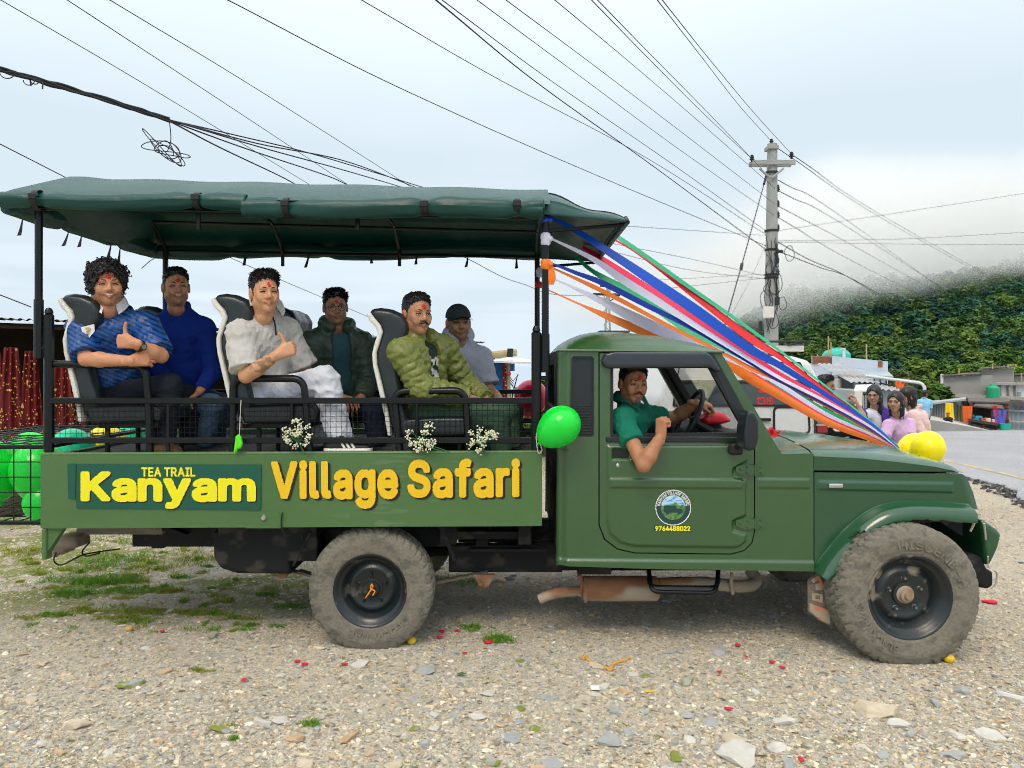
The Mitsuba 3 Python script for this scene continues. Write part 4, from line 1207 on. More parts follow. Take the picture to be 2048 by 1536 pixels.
for nm_, px, py, w, l, ma, lab, tp in (('hanging_cloth', 1899, 806, .55, .95, 'm_yellow_cloth', 'bright yellow cloth hung on the tin stall', .2), ('hanging_cloth', 1935, 812, .42, .95, 'm_orange_cloth', 'red and orange cloth hung between the tin stall and the goods stall', -.2), ('hanging_cloth', 2000, 820, .55, .85, 'm_blue_cloth', 'blue-violet cloth hung at the right of the goods stall', -.5), ('hanging_cloth', 1990, 812, .25, .60, 'm_red_sticker', 'narrow red cloth hung inside the goods stall', 0)):
    solo(nm_, hanging_cloth(W(px, py, D6 - 2.0), w, l, 2.5, px, .05, (1, 0, 0), tp), ma, lab, 'cloth', smooth=True)
H8 = thing('tin_stall', 'closed grey-blue tin stall with a sloping roof at the right edge of the view', 'market stall')
put('wall', [corrugated(W(2018, 806 + 4, D6 - 1), W(2075, 814, D6 - 1.4), W(2018, 862, D6 - 1), .25, .03)], 'm_tin_blue', H8, smooth=True)
put('rail', [tube([W(2018, y, D6 - 1.2), W(2075, y + 2, D6 - 1.6)], .06, 5) for y in (821, 843)], 'm_tin', H8)
put('roof', quad(W(2010, 807, D6 - 1.6), W(2040, 803, D6 - 1.6), W(2075, 818, D6 - 1.6), W(2075, 808, D6 + 2), .1), 'm_tin_dark', H8, smooth=False)
figure_far = (1893, 832)
V = []
for t in np.linspace(0, 1, 18):
    px, py = 1800 + 205 * t, 815 + 50 * t - 10 * t * (1 - t)
    near_, far_ = W(px, py + 14 * (1 - t) + 2, 40 + 3 * t), W(px, py - 2 * (1 - t), 47 + t)
    V.append([near_ - [0, 0, .6], near_, far_, far_ - [0, 0, .8]])
struct('verge', grid_mesh(np.array(V)[:, ::-1]), 'm_verge' if False else 'm_concrete', smooth=30)
# separate trees in front of the forest
TREES = [(1998, 760, 66, 2.6, 1.9, (.09, .17, .015), (.26, .38, .05), 'bright yellow-green tree just behind the concrete building'), (2046, 762, 68, 2.2, 1.8, (.08, .16, .02), (.24, .36, .05), 'bright green tree at the right edge behind the concrete building'),
         (1862, 800, 52, 1.9, 1.6, (.03, .08, .01), (.10, .19, .03), 'dark green tree right of the white pipe frame'), (1822, 792, 50, 1.7, 1.3, (.04, .10, .015), (.14, .22, .04), 'light green bush under the white pipe frame'),
         (1880, 770, 58, 1.6, 1.5, (.04, .09, .01), (.13, .20, .03), 'small green tree left of the concrete building'), (1800, 762, 62, 2.0, 1.6, (.06, .09, .03), (.16, .20, .06), 'greyish-green tree right of the pale blue house'), (1935, 752, 78, 2.4, 2.4, (.05, .11, .015), (.15, .25, .04), 'yellowish tree standing out of the forest above the concrete building')]
for i, (px, py, D, rx, rz, a, b, lab) in enumerate(TREES):
    leafy(lab, W(px, py, D) - UPV * rz * 1.2, rx, rz, 520, .26, a, b, 40 + i, .16, 'tree', 'tree')
# ================================================================ THE SAFARI TRUCK
TR = thing('safari_truck', 'green open-sided safari truck with canvas canopy, bus seats and yellow lettering on its bed', 'truck')


def scratch(p):
    return smoothstep(0.70, 0.78, noise(p.x * 9, p.z * 70)) * smoothstep(0.62, 0.74, noise(p.x * 3 + 7, p.z * 5))


mat('m_bed_paint', lambda p, n, uv: mix(mix((0.060, 0.138, 0.042), (0.074, 0.158, 0.051), fbm(p.x * 2.2, p.z * 5, 0.0, octaves=4)), (0.20, 0.25, 0.17), 0.22 * scratch(p)), 0.42, spec=0.5)
mat('m_cab_paint', lambda p, n, uv: mix((0.018, 0.072, 0.015), (0.024, 0.084, 0.019), fbm(p.x * 3, p.z * 3, p.y)), 0.28, spec=0.7, coat=1.0)
mat('m_hood_paint', (0.009, 0.066, 0.024), 0.16, spec=0.6, coat=1.0)
mat('m_black_tube', (0.004, 0.006, 0.007), 0.32, spec=0.35)
mat('m_chassis', lambda p, n, uv: mix((0.010, 0.012, 0.013), (0.05, 0.045, 0.038), smoothstep(0.52, 0.75, fbm(p.x * 9, p.y * 9, p.z * 12))), 0.7, spec=0.3)
mat('m_rubber', (0.012, 0.013, 0.015), 0.55, spec=0.4)
mat('m_trim', (0.012, 0.017, 0.022), 0.32, spec=0.5)
mat('m_smoke', (0.010, 0.016, 0.024), 0.10, spec=0.6, coat=0.5)
mat('m_dark_cabin', (0.018, 0.020, 0.022), 0.7)
mat('m_chrome', (0.62, 0.62, 0.60), 0.25, metal=1.0)
mat('m_steel', (0.35, 0.35, 0.35), 0.4, metal=1.0)
scene['m_glass'] = {'type': 'thindielectric', 'int_ior': 1.5}
mat('m_white_plastic', (0.66, 0.65, 0.60), 0.4)
mat('m_leather', lambda p, n, uv: mix((0.010, 0.016, 0.019), (0.018, 0.026, 0.030), fbm(p.x * 14, p.y * 14, p.z * 14)), 0.33, spec=0.5)
bumped('m_canvas', lambda p, n, uv: mix((0.003, 0.046, 0.040), (0.006, 0.060, 0.052), fbm(p.x * 4, p.y * 4, p.z * 8)), 0.40, lambda p, n, uv: fbm(p.x * 7, p.y * 9, p.z * 9, octaves=4), 0.008, spec=0.42, eps=4e-3)
mat('m_yellow_letter', (0.78, 0.50, 0.004), 0.45)
mat('m_lemon_letter', (0.80, 0.74, 0.005), 0.45)
mat('m_letter_shadow', (0.012, 0.005, 0.003), 0.5)
mat('m_sign_green', (0.004, 0.085, 0.052), 0.4)
mat('m_rust', lambda p, n, uv: mix(mix((0.20, 0.075, 0.035), (0.32, 0.17, 0.09), fbm(p.x * 11, p.y * 11, p.z * 11)), (0.36, 0.31, 0.24), smoothstep(0.42, 0.62, fbm(p.x * 4 + 3, p.y * 5, p.z * 5))), 0.75, spec=0.3)
mat('m_tyre', lambda p, n, uv: mix(mix((0.155, 0.145, 0.120), (0.215, 0.200, 0.160), fbm(p.x * 9, p.y * 9, p.z * 9)), (0.050, 0.050, 0.050), 0.40 * smoothstep(0.50, 0.70, fbm(p.x * 22 + 3, p.y * 22, p.z * 22, octaves=4))) * (0.80 + 0.4 * noise(p.x * 90, p.y * 90, p.z * 90)), 0.9, spec=0.2)
mat('m_tread', lambda p, n, uv: mix((0.022, 0.022, 0.023), (0.20, 0.18, 0.145), smoothstep(0.38, 0.7, fbm(p.x * 12, p.y * 12, p.z * 12, octaves=4))), 0.9, spec=0.2)
mat('m_rim', lambda p, n, uv: mix((0.010, 0.016, 0.018), (0.26, 0.22, 0.17), smoothstep(0.56, 0.66, fbm(p.x * 8 + 2, p.y * 8, p.z * 8 + 9, octaves=4)) * 0.9), 0.35, spec=0.6)
mat('m_rim_black', lambda p, n, uv: mix((0.008, 0.013, 0.015), (0.10, 0.10, 0.09), smoothstep(0.60, 0.72, fbm(p.x * 12, p.y * 12, p.z * 12, octaves=4)) * 0.6), 0.30, spec=0.6)
mat('m_broken', (0.50, 0.46, 0.38), 0.7)

# ---------------- load bed
x0, x1 = SX(81), SX(1084)
zt0, zt1, zb0, zb1 = SZ(910.5), SZ(906), SZ(1057), SZ(1052)


def wavy(a):
    def fn(x, z):
        return a * (meshkit.fbm(np.stack([x * 2.2, z * 4, 0 * x], -1), 3, 5) - 0.5)
    return fn


bedpoly = sg.Polygon([(x0, zt0), (x1, zt1), (x1, zb1), (x0, zb0)])
put('bed_side', side_panel(bedpoly, YN, wavy(0.005), 0.03, 0.03), 'm_bed_paint', TR, smooth=40)
put('bed_side', mirror(plate(bedpoly, YN, YN + 0.03)), 'm_bed_paint', TR)
lip = tube([(x0, YN + 0.012, zt0 + 0.004), (x1, YN + 0.012, zt1 + 0.004)], 0.011, 8)
put('bed_rim', [lip, mirror(lip)], 'm_bed_paint', TR)
put('tail_panel', [bx(x0, x0 + 0.03, YN + 0.032, YF - 0.032, zb0 + 0.01, zt0 - 0.004)], 'm_bed_paint', TR)
put('head_panel', [bx(x1 - 0.03, x1, YN + 0.032, YF - 0.032, zb1 + 0.01, zt1 - 0.004)], 'm_chassis', TR)
put('bed_floor', [bx(x0 + 0.035, x1 - 0.035, YN + 0.035, YF - 0.035, 1.06, 1.112)], 'm_chassis', TR)
put('cross_member', [bx(x, x + 0.07, YN + 0.08, YF - 0.08, 0.72, 1.055) for x in np.linspace(-2.5, 0.0, 6)], 'm_chassis', TR)
fl = spoly([(493, 1023), (555, 1023), (562, 1030), (562, 1056), (493, 1056)])
put('latch_plate', side_panel(fl, YN - 0.006, None, 0.012, 0.02), 'm_bed_paint', TR)
put('latch_bolt', lathe([(0.0, -0.012), (0.012, -0.012), (0.018, -0.004), (0.020, 0.004)], 14, 'y', (SX(528), YN - 0.008, SZ(1035))), 'm_chrome', TR)
put('latch_wire', tube(bezier([(SX(566), YN - 0.012, SZ(1024)), (SX(564), YN - 0.014, SZ(1045)), (SX(566), YN - 0.014, SZ(1058)), (SX(572), YN - 0.01, SZ(1072))], 14), 0.0035, 6), 'm_chassis', TR)

# lettering on the bed
sb = spoly([(155, 928), (523, 929), (522, 1019), (154, 1016)])
put('name_sign', plate(sb, YN - 0.008, YN - 0.003), 'm_sign_green', TR, smooth=False, label='dark green sticker panel carrying the yellow TEA TRAIL lettering')
put('name_sign', plate(spoly([(136, 927), (153, 927), (152, 998), (138, 997)]), YN - 0.007, YN - 0.003), 'm_sign_green', TR, smooth=False)


def word(text, cap, grow, gap):
    """Display lettering set glyph by glyph with an even gap."""
    out, x = [], 0.0
    for c_ in text:
        if c_ == ' ':
            x += cap * 0.30
            continue
        g_ = text_shape(c_, cap, None, grow)
        out.append(sa.translate(g_, x, 0))
        x += g_.bounds[2] + gap
    return shapely.union_all(out)


def lettering(text, px0, px1, pyb, caph, grow, gap, y, bsdf, shadow=None, tilt=0.0):
    g = word(text, caph / 344.8, grow, gap)
    g = sa.scale(g, (px1 - px0) / 344.8 / g.bounds[2], 1, origin=(0, 0))
    g = sa.rotate(g, tilt, origin=(0, 0))
    g = sa.translate(g, SX(px0), SZ(pyb))
    for p_ in polys(g):
        put('letter', plate(p_, y, y + 0.001), bsdf, TR, smooth=False)
    if shadow:
        for p_ in polys(sa.translate(g, shadow[0], shadow[1])):
            put('letter_shadow', plate(p_, y + 0.001, y + 0.002), 'm_letter_shadow', TR, smooth=False)


lettering('Kanyam', 163, 513, 998, 52, 0.0068, 0.004, YN - 0.0105, 'm_lemon_letter', (0.006, -0.007), -0.1)
lettering('TEA TRAIL', 284, 392, 952, 17, 0.0010, 0.004, YN - 0.0095, 'm_lemon_letter')
lettering('Village', 543, 797, 993, 66, 0.0078, 0.013, YN - 0.0058, 'm_yellow_letter', (0.013, -0.010), 0.2)
lettering('Safari', 815, 1040, 990, 66, 0.0078, 0.013, YN - 0.0058, 'm_yellow_letter', (0.013, -0.010), 0.2)

# ---------------- railing of the bed
R = 0.0125


def rail(pts, r=R, n=10):
    return tube(pts, r, n)


yr = YN + 0.035
for side in (0, 1):
    f = (lambda m: m) if side == 0 else mirror
    put('rail', f(bx(SX(85), SX(1082), yr - 0.02, yr + 0.02, SZ(808), SZ(796))), 'm_black_tube', TR)
    put('rail', f(bx(SX(85), SX(1080), yr - 0.014, yr + 0.014, SZ(888), SZ(876))), 'm_black_tube', TR)
    wires = []
    for px in np.arange(92, 1066, 10.9):
        wires.append(tube([(SX(px), yr - 0.004, SZ(879)), (SX(px), yr - 0.004, SZ(804))], 0.0015, 4, cap=False))
    for py in np.arange(814, 876, 10.7):
        wires.append(tube([(SX(90), yr - 0.001, SZ(py)), (SX(1066), yr - 0.001, SZ(py - 3))], 0.0015, 4, cap=False))
    put('wire_netting', [f(w) for w in wires], 'm_black_tube', TR, kind='stuff')
    put('rail_upright', [f(bx(SX(px - 3), SX(px + 3), yr - 0.012, yr + 0.012, SZ(905), SZ(800))) for px in (331, 580, 832)], 'm_black_tube', TR)
    if side == 0:
        for px0_, px1_, py in ((82, 99, 612), (1063, 1083, 648)):
            m = cat([bx(SX(px0_), SX(px1_), yr - 0.024, yr + 0.024, SZ(908), SZ(py + 14), 0.012), lathe([(0.0, 0.035), (0.014, 0.03), (0.021, 0.018), (0.024, 0.0)], 12, 'z', ((SX(px0_) + SX(px1_)) / 2, yr, SZ(py + 14)))])
            put('corner_post', cat([m]), 'm_black_tube', TR)
    # canopy posts with their sleeves
    for px, top, slv in ((70, 405, (598, 712)), (1091, 425, (668, 741))):
        m = [rail([(SX(px), yr, SZ(slv[1])), (SX(px), yr, SZ(top))], 0.021, 12), rail([(SX(px), yr, SZ(slv[1] + 4)), (SX(px), yr, SZ(slv[0]))], 0.026, 12)]
        put('canopy_post', cat([f(q) for q in m]), 'm_black_tube', TR)
    if side == 0:
        put('post_bracket', [bx(SX(1064), SX(1096), yr - 0.012, yr + 0.012, SZ(760), SZ(752)), bx(SX(72), SX(92), yr - 0.012, yr + 0.012, SZ(700), SZ(692)),
                             rail([(SX(1093), yr, SZ(738)), (SX(1091), yr, SZ(830))], 0.004, 6)], 'm_black_tube', TR)

# ---------------- seats: three rows, two in each
SEAT_BACK = [(419, 596), (424, 589), (440, 587), (462, 590), (484, 600), (494, 618), (492, 640), (481, 664), (474, 690), (474, 720), (482, 760), (492, 800), (496, 822), (466, 832), (455, 790), (444, 740), (434, 700), (432, 676), (440, 652), (446, 632), (440, 615), (428, 606)]
SHELL = [(413, 597), (420, 593), (430, 607), (441, 620), (446, 634), (440, 654), (433, 676), (434, 700), (444, 740), (456, 790), (464, 845), (456, 846), (448, 800), (437, 752), (426, 704), (424, 678), (430, 654), (436, 636), (431, 624), (418, 610)]


def poly_at(pts, dx, dz):
    return sg.Polygon([(SX(a) + dx, SZ(b) + dz) for a, b in pts])


def seat_row(dpx, dpy, ymins, arm):
    for j, (a, b) in enumerate(ymins):
        dx, dz = dpx / 344.8, -dpy / 344.8
        s = fresh(TR + '__seat')
        bk = poly_at(SEAT_BACK, dx, dz)
        cy_ = (a + b) / 2
        def bul(x, y, z, cy_=cy_, hw=(b - a) / 2):
            u = (y - cy_) / hw
            return 0.010 * np.exp(-((np.abs(u) - 0.78) / 0.10) ** 2) - 0.006 * np.exp(-((np.abs(u) - 0.58) / 0.03) ** 2) - 0.005 * np.exp(-((u) / 0.03) ** 2) + 0 * x + 0 * z
        put('backrest', puffy(bk, a, b, 0.030, 0.0115, bul), 'm_leather', s, smooth=True)
        put('shell', puffy(poly_at(SHELL, dx, dz), a - 0.006, b + 0.006, 0.008, 0.008), 'm_white_plastic', s, smooth=True, label='cream plastic shell edging the back of the seat')
        cush = sg.Polygon([(SX(468) + dx, SZ(822) + dz), (SX(478) + dx, SZ(811) + dz), (SX(560) + dx, SZ(806) + dz), (SX(612) + dx, SZ(806) + dz), (SX(626) + dx, SZ(818) + dz), (SX(622) + dx, SZ(846) + dz), (SX(480) + dx, SZ(850) + dz)])
        put('cushion', puffy(cush, a, b, 0.028, 0.012), 'm_leather', s, smooth=True)
        legs = [bx(SX(px) + dx, SX(px + 8) + dx, y_, y_ + 0.025, 1.112, SZ(846) + dz, 0.003) for px in (500, 596) for y_ in (a + 0.05, b - 0.08)]
        put('frame', legs + [bx(SX(490) + dx, SX(612) + dx, a + 0.03, b - 0.03, SZ(858) + dz, SZ(848) + dz)], 'm_chassis', s)
    put('armrest', tube(rounded([W(*p) for p in arm], 0.07, 7), 0.0215, 12), 'm_black_tube', TR, smooth=60)


ya = 4.52
rows = ((-311, 0, [(ya, ya + 0.50), (5.42, 5.92)], [(92, 728, ya - 0.01), (290, 731, ya - 0.01), (297, 800, ya - 0.01), (300, 905, ya - 0.01)]),
        (0, 0, [(ya, ya + 0.50), (5.42, 5.92)], [(466, 906, ya - 0.01), (466, 757, ya - 0.01), (607, 757, ya - 0.01), (620, 906, ya - 0.01)]),
        (316, 29, [(ya, ya + 0.50), (5.42, 5.92)], [(800, 906, ya - 0.01), (788, 783, ya - 0.01), (930, 781, ya - 0.01), (938, 906, ya - 0.01)]))
for r_ in rows:
    seat_row(*r_)

# ---------------- canvas canopy
def roof_edge(x):
    return 2.622 - 0.016 * (x + 2.9)


def ridge_edge(x):
    return 2.815 - 0.026 * (x + 2.9)


CX0, CX1 = -2.955, 0.20
xs = np.linspace(CX0, CX1, 90)
prof = [(YN - 0.09, 0.0), (YN - 0.03, 0.24), (YN + 0.11, 0.62), (YN + 0.25, 0.985), (YN + 0.30, 1.0), (YM, 1.12)]
prof = prof + [(2 * YM - y, h) for y, h in prof[::-1][1:]]
V = np.zeros((len(xs), len(prof), 3))
for i, x in enumerate(xs):
    e = np.clip((x - CX0) / 0.05, 0, 1)
    for j, (y, h) in enumerate(prof):
        z0_, z1_ = roof_edge(x), ridge_edge(x)
        sag = 0.004 * math.sin((x - CX0) * 2 * math.pi / 0.62) * (1 if 2 < j < len(prof) - 3 else 0.3)
        V[i, j] = (x - 0.06 * (1 - abs(y - YM) / 0.95) * 0 + (0.23 * min(h, 1.0) * (1 - np.clip((x - CX0) / 0.5, 0, 1))), y, z0_ + (z1_ - z0_) * h + sag)
put('canopy', grid_mesh(V), 'm_canvas', TR, smooth=22)
CN = TR + '__canopy'
# end gable at the rear
put('rear_gable', tm(np.vstack([V[0], [[V[0][:, 0].mean(), YM, roof_edge(CX0) - 0.09]]]), [[j, j + 1, len(prof)] for j in range(len(prof) - 1)]), 'm_canvas', CN, smooth=30)


def roll(P, r, seed, n=22, cinch=()):
    """A rolled-up canvas curtain along the points P: a spiral-ended, lumpy roll, drawn in where straps hold it."""
    P = np.asarray(P, float)
    L = np.linspace(0, 1, len(P))
    a = np.arange(n) * 2 * np.pi / n
    t = np.gradient(P, axis=0)
    t /= np.linalg.norm(t, axis=1, keepdims=True)
    u = np.cross(t, [0, 0, 1.0])
    u /= np.linalg.norm(u, axis=1, keepdims=True)
    w = np.cross(u, t)
    total = np.linalg.norm(np.diff(P, axis=0), axis=1).sum()
    rr = np.full((len(P), n), r, float)
    for c in cinch:
        d = np.abs(L - c) * total
        rr *= (1 - 0.32 * np.exp(-(d / 0.05) ** 2))[:, None]
        rr *= 1 + (0.10 * np.exp(-((d - 0.13) / 0.08) ** 2))[:, None] * np.cos(a * 7 + c * 30)[None, :] * 0.6
    q = np.stack([L[:, None] * total * 1.6 + 0 * a, np.cos(a)[None] * 0.7 + 0 * L[:, None], np.sin(a)[None] * 0.7 + seed + 0 * L[:, None]], -1)
    rr *= 0.84 + 0.32 * meshkit.fbm(q * 1.7, 3, int(seed * 7) + 1)
    q2 = np.stack([L[:, None] * total * 3 + 0 * a, a[None] * 2.5 + 0 * L[:, None], seed + 0 * L[:, None] + 0 * a], -1)
    rr *= 0.96 + 0.08 * meshkit.noise(q2, 3)
    V = P[:, None, :] + rr[..., None] * (np.cos(a)[None, :, None] * u[:, None, :] + np.sin(a)[None, :, None] * w[:, None, :] * 1.05)
    V = np.concatenate([V, V[:, :1]], 1)
    m = grid_mesh(V)
    ends = []
    for e, sgn in ((0, -1), (-1, 1)):
        s = np.linspace(0, 1, 40)
        ang = s * 2.6 * 2 * np.pi
        sp = P[e] + (t[e] * sgn * 0.004) + (rr[e].mean() * (1 - 0.85 * s))[:, None] * (np.cos(ang)[:, None] * u[e] + np.sin(ang)[:, None] * w[e])
        ends.append(tube(sp, 0.0035, 5))
        ring = V[e]
        ends.append(tm(np.vstack([ring, P[e][None]]), [[k, k + 1, len(ring)] for k in range(len(ring) - 1)]))
    return cat([m] + ends)


def near_roll(pxa, pxb, pya, pyb, r, seed, cinch):
    n = max(20, int(abs(pxb - pxa) / 5))
    s = np.linspace(0, 1, n)
    y = YN - 0.055
    return roll(np.stack([SX(pxa + (pxb - pxa) * s, y), 0 * s + y, SZ(pya + (pyb - pya) * s, y) + 0.006 * np.sin(s * 9 + seed)], -1), r, seed, cinch=cinch)


put('rolled_curtain', near_roll(4, 492, 402, 404, 0.046, 1.0, (0.15, 0.80)), 'm_canvas', CN, smooth=60)
put('rolled_curtain', near_roll(488, 1086, 416, 416, 0.054, 2.3, (0.15, 0.61, 0.92)), 'm_canvas', CN, smooth=60)
yf = YF + 0.03
put('rolled_curtain', roll(np.stack([np.linspace(-2.9, 0.17, 60), np.full(60, yf), 2.575 - 0.012 * np.sin(np.linspace(0, 14, 60))], -1), 0.055, 3.1, cinch=(0.2, 0.45, 0.8)), 'm_canvas', CN, smooth=60)
put('rolled_curtain', roll(np.stack([np.full(40, CX0 + 0.04), np.linspace(YN - 0.02, YF + 0.02, 40), 2.585 + 0 * np.linspace(0, 1, 40)], -1), 0.062, 4.7, cinch=(0.3, 0.7)), 'm_canvas', CN, smooth=60)
for px, py0, py1 in ((78, 381, 421), (397, 386, 418), (575, 396, 433), (850, 400, 430), (1034, 398, 430)):
    y = YN - 0.055
    a = np.linspace(-0.2, math.pi * 1.25, 16)
    rr = (py1 - py0) / 2 / 344.8 * 0.98
    c = np.array([SX(px, y), y, SZ((py0 + py1) / 2, y)])
    P = c + np.stack([0 * a, -np.sin(a) * rr * 1.08, np.cos(a) * rr * 1.0], -1)
    put('strap', cat([ribbon_mesh(P, np.tile([[0.016, 0, 0]], (16, 1)), 0.004), box(c + [0, -rr * 1.02 - 0.006, 0.012], (0.046, 0.012, 0.034))]), 'm_rubber', CN)
tapes = []
rq = np.random.default_rng(4)
for px, py, D, dx, dz in [(45, 445, 4.8, -5, 26), (137, 470, 5.1, -8, 22), (163, 478, 5.25, -4, 16), (222, 495, 5.5, -5, 22), (240, 503, 5.6, -3, 26), (492, 505, 6.16, -3, 26), (620, 507, 6.16, -7, 28),
                          (742, 515, 6.16, 1, 12), (833, 517, 6.16, -1, 12), (936, 518, 6.16, -3, 16), (1033, 517, 6.16, 0, 20)]:
    P = np.array([W(px + dx * s * (1 + 0.3 * s), py - 6 + (dz + 6) * s, D) for s in np.linspace(0, 1, 6)])
    tapes.append(ribbon_mesh(P, np.stack([np.linspace(0.003, 0.013, 6), 0 * np.ones(6), 0.002 * np.ones(6)], -1), 0.003))
put('hanging_tape', tapes[0], 'm_rubber', CN)
for t_ in tapes[1:]:
    put('hanging_tape', t_, 'm_rubber', CN)
put('loose_strap', tube(bezier([W(318, 488, 6.0), W(311, 496, 6.0), W(313, 512, 6.0), W(300, 522, 6.0), W(283, 537, 6.0)], 16), 0.006, 6, flat=0.4), 'm_canvas', CN)
# frame bows under the canvas
bows = []
for x in (-2.78, -1.85, -0.92, 0.17):
    bows.append(tube(rounded([(x, yr, 2.45), (x, yr, roof_edge(x) - 0.02), (x, YN + 0.3, ridge_edge(x) - 0.04), (x, YF - 0.3, ridge_edge(x) - 0.04), (x, YF - 0.035, roof_edge(x) - 0.02), (x, YF - 0.035, 2.45)], 0.1), 0.014, 8))
for y in (YN + 0.02, YN + 0.30, YM, YF - 0.3, YF - 0.02):
    z = -0.06 if 0.2 < y - YN < 1.5 else -0.05
    bows.append(tube([(-2.88, y, (ridge_edge(-2.9) if 0.2 < y - YN < 1.5 else roof_edge(-2.9)) + z), (0.18, y, (ridge_edge(0.18) if 0.2 < y - YN < 1.5 else roof_edge(0.18)) + z)], 0.012, 8))
put('canopy_frame', bows, 'm_black_tube', TR)
# visor over the cab
vx0, vx1 = 0.17, 0.655
n = 14
top, nearv = [], []
secs = []
for s in np.linspace(0, 1, n):
    x = vx0 + (vx1 - vx0) * s
    zr = ridge_edge(vx0) - 0.012 - 0.20 * s + 0.014 * math.sin(s * 9)
    ze = roof_edge(vx0) - 0.05 - 0.035 * s
    ye = YN - 0.05 + 0.05 * s
    yin = YN + 0.27 - 0.18 * s
    sec = [(x, ye + 0.004, ze), (x, ye, ze + 0.012), (x, ye + 0.03, ze + (zr - ze) * 0.45), (x, yin, zr), (x, YM, zr + 0.015), (x, 2 * YM - yin, zr), (x, 2 * YM - ye - 0.03, ze + (zr - ze) * 0.45), (x, 2 * YM - ye, ze)]
    secs.append(sec)
put('visor', grid_mesh(np.array(secs)), 'm_canvas', CN, smooth=50)
fe = np.array(secs[-1])
put('visor_edge', [tube(fe[[0, 2, 3, 4, 5, 6, 7]], 0.012, 8), tube([fe[0], fe[-1]], 0.013, 8), tube([(vx0, yr, 2.44), (vx1 - 0.02, YN + 0.03, fe[0][2] - 0.01)], 0.011, 8), tube([(vx0, YF - 0.035, 2.44), (vx1 - 0.02, YF - 0.03, fe[0][2] - 0.01)], 0.011, 8)], 'm_black_tube', CN)
put('visor_front', tm([fe[0], fe[2], fe[3], fe[4], fe[5], fe[6], fe[7]], [[0, 1, 2], [0, 2, 3], [0, 3, 6], [3, 4, 6], [4, 5, 6]]), 'm_canvas', CN, smooth=False)

# ---------------- cab
YC = YN                                                      # the cab's near side
door = spoly([(1199, 706), (1412, 706), (1508, 880), (1508, 1062), (1503, 1085), (1488, 1100), (1462, 1107), (1270, 1105), (1235, 1097), (1210, 1078), (1199, 1050)])
bodyside = spoly([(1116, 699), (1441, 703), (1500, 801), (1563, 908), (1627, 907), (1627, 1142), (1300, 1137), (1113, 1131)])
opening = spoly([(1222, 712), (1409, 712), (1496, 869), (1222, 872)])
vent = spoly([(1143, 716), (1147, 712), (1184, 712), (1188, 716), (1188, 869), (1184, 873), (1144, 873), (1140, 868)])
sill = raised(spoly([(1100, 1119), (1700, 1124), (1700, 1200), (1100, 1200)]), 0.010, 0.018)
rib1 = raised(spoly([(1514, 956), (1620, 957), (1620, 978), (1514, 977)]).buffer(-0.004), 0.007, 0.012)
edge1 = raised(spoly([(1113, 690), (1131, 690), (1128, 1140), (1113, 1140)]), -0.03, 0.05)
edge2 = raised(spoly([(1123, 690), (1139, 690), (1137, 900), (1121, 900)]), 0.010, 0.014)


def side_relief(x, z):
    return sill(x, z) + rib1(x, z) + edge1(x, z) + edge2(x, z) + wavy(0.004)(x, z)


bside = bodyside.difference(door.buffer(0.0065)).difference(vent)
put('cab_side', side_panel(bside, YC, side_relief, 0.05, 0.0065), 'm_cab_paint', TR, smooth=50)
put('cab_side', mirror(plate(bside.simplify(0.002), YC, YC + 0.04)), 'm_cab_paint', TR)
put('door_frame', plate(door.buffer(0.02).difference(opening.buffer(0.01)), YC + 0.045, YC + 0.06), 'm_rubber', TR)
put('door_frame', mirror(plate(door.buffer(0.02).difference(opening.buffer(0.01)), YC + 0.045, YC + 0.06)), 'm_rubber', TR)
panelp = spoly([(1212, 889), (1494, 889), (1494, 922), (1466, 938), (1466, 953), (1492, 960), (1492, 1031), (1466, 1042), (1466, 1060), (1492, 1067), (1492, 1083), (1478, 1094), (1466, 1096), (1268, 1093), (1240, 1086), (1219, 1068), (1212, 1042)])
dr1 = raised(panelp.buffer(-0.006), 0.013, 0.017)
dr2 = raised(spoly([(1218, 955), (1484, 957), (1484, 977), (1218, 975)]).buffer(-0.003), 0.008, 0.010)
dr3 = raised(spoly([(1224, 896), (1262, 896), (1262, 918), (1224, 918)]).buffer(-0.002), -0.016, 0.012)


def door_relief(x, z):
    return dr1(x, z) + dr2(x, z) + dr3(x, z) + wavy(0.004)(x + 3, z)


D0 = fresh(TR + '__door')
scene[D0] = mikit.ply(side_panel(door.buffer(-0.001).difference(opening), YC - 0.004, door_relief, 0.045, 0.0065), 'm_cab_paint', smooth=50)
D1 = fresh(TR + '__door')
scene[D1] = mikit.ply(mirror(plate(door.difference(opening), YC - 0.002, YC + 0.04)), 'm_cab_paint', smooth=30)
put('window_seal', plate(opening.buffer(0.004).difference(opening.buffer(-0.012)), YC - 0.012, YC + 0.03), 'm_rubber', D0)
put('window_seal', plate(spoly([(1412, 706), (1424, 706), (1512, 866), (1512, 878), (1497, 874)]).buffer(0.003), YC - 0.013, YC - 0.005), 'm_trim', D0)
put('rain_visor', puffy(spoly([(1201, 722), (1208, 708), (1224, 704), (1411, 705), (1424, 716), (1438, 742), (1428, 744), (1416, 736), (1214, 737), (1204, 732)]), YC - 0.055, YC - 0.014, 0.016, 0.007), 'm_smoke', D0, smooth=True)
put('belt_moulding', bx(SX(1212), SX(1500), YC - 0.020, YC - 0.004, SZ(884), SZ(874)), 'm_trim', D0)
put('handle', puffy(spoly([(1226, 898), (1258, 898), (1258, 916), (1226, 916)]), YC - 0.004, YC + 0.008, 0.005, 0.004), 'm_rubber', D0, smooth=True)
put('lock', lathe([(0.0, -0.010), (0.006, -0.010), (0.011, -0.006), (0.013, 0.004)], 14, 'y', (SX(1235), YC - 0.014, SZ(930))), 'm_chrome', D0)
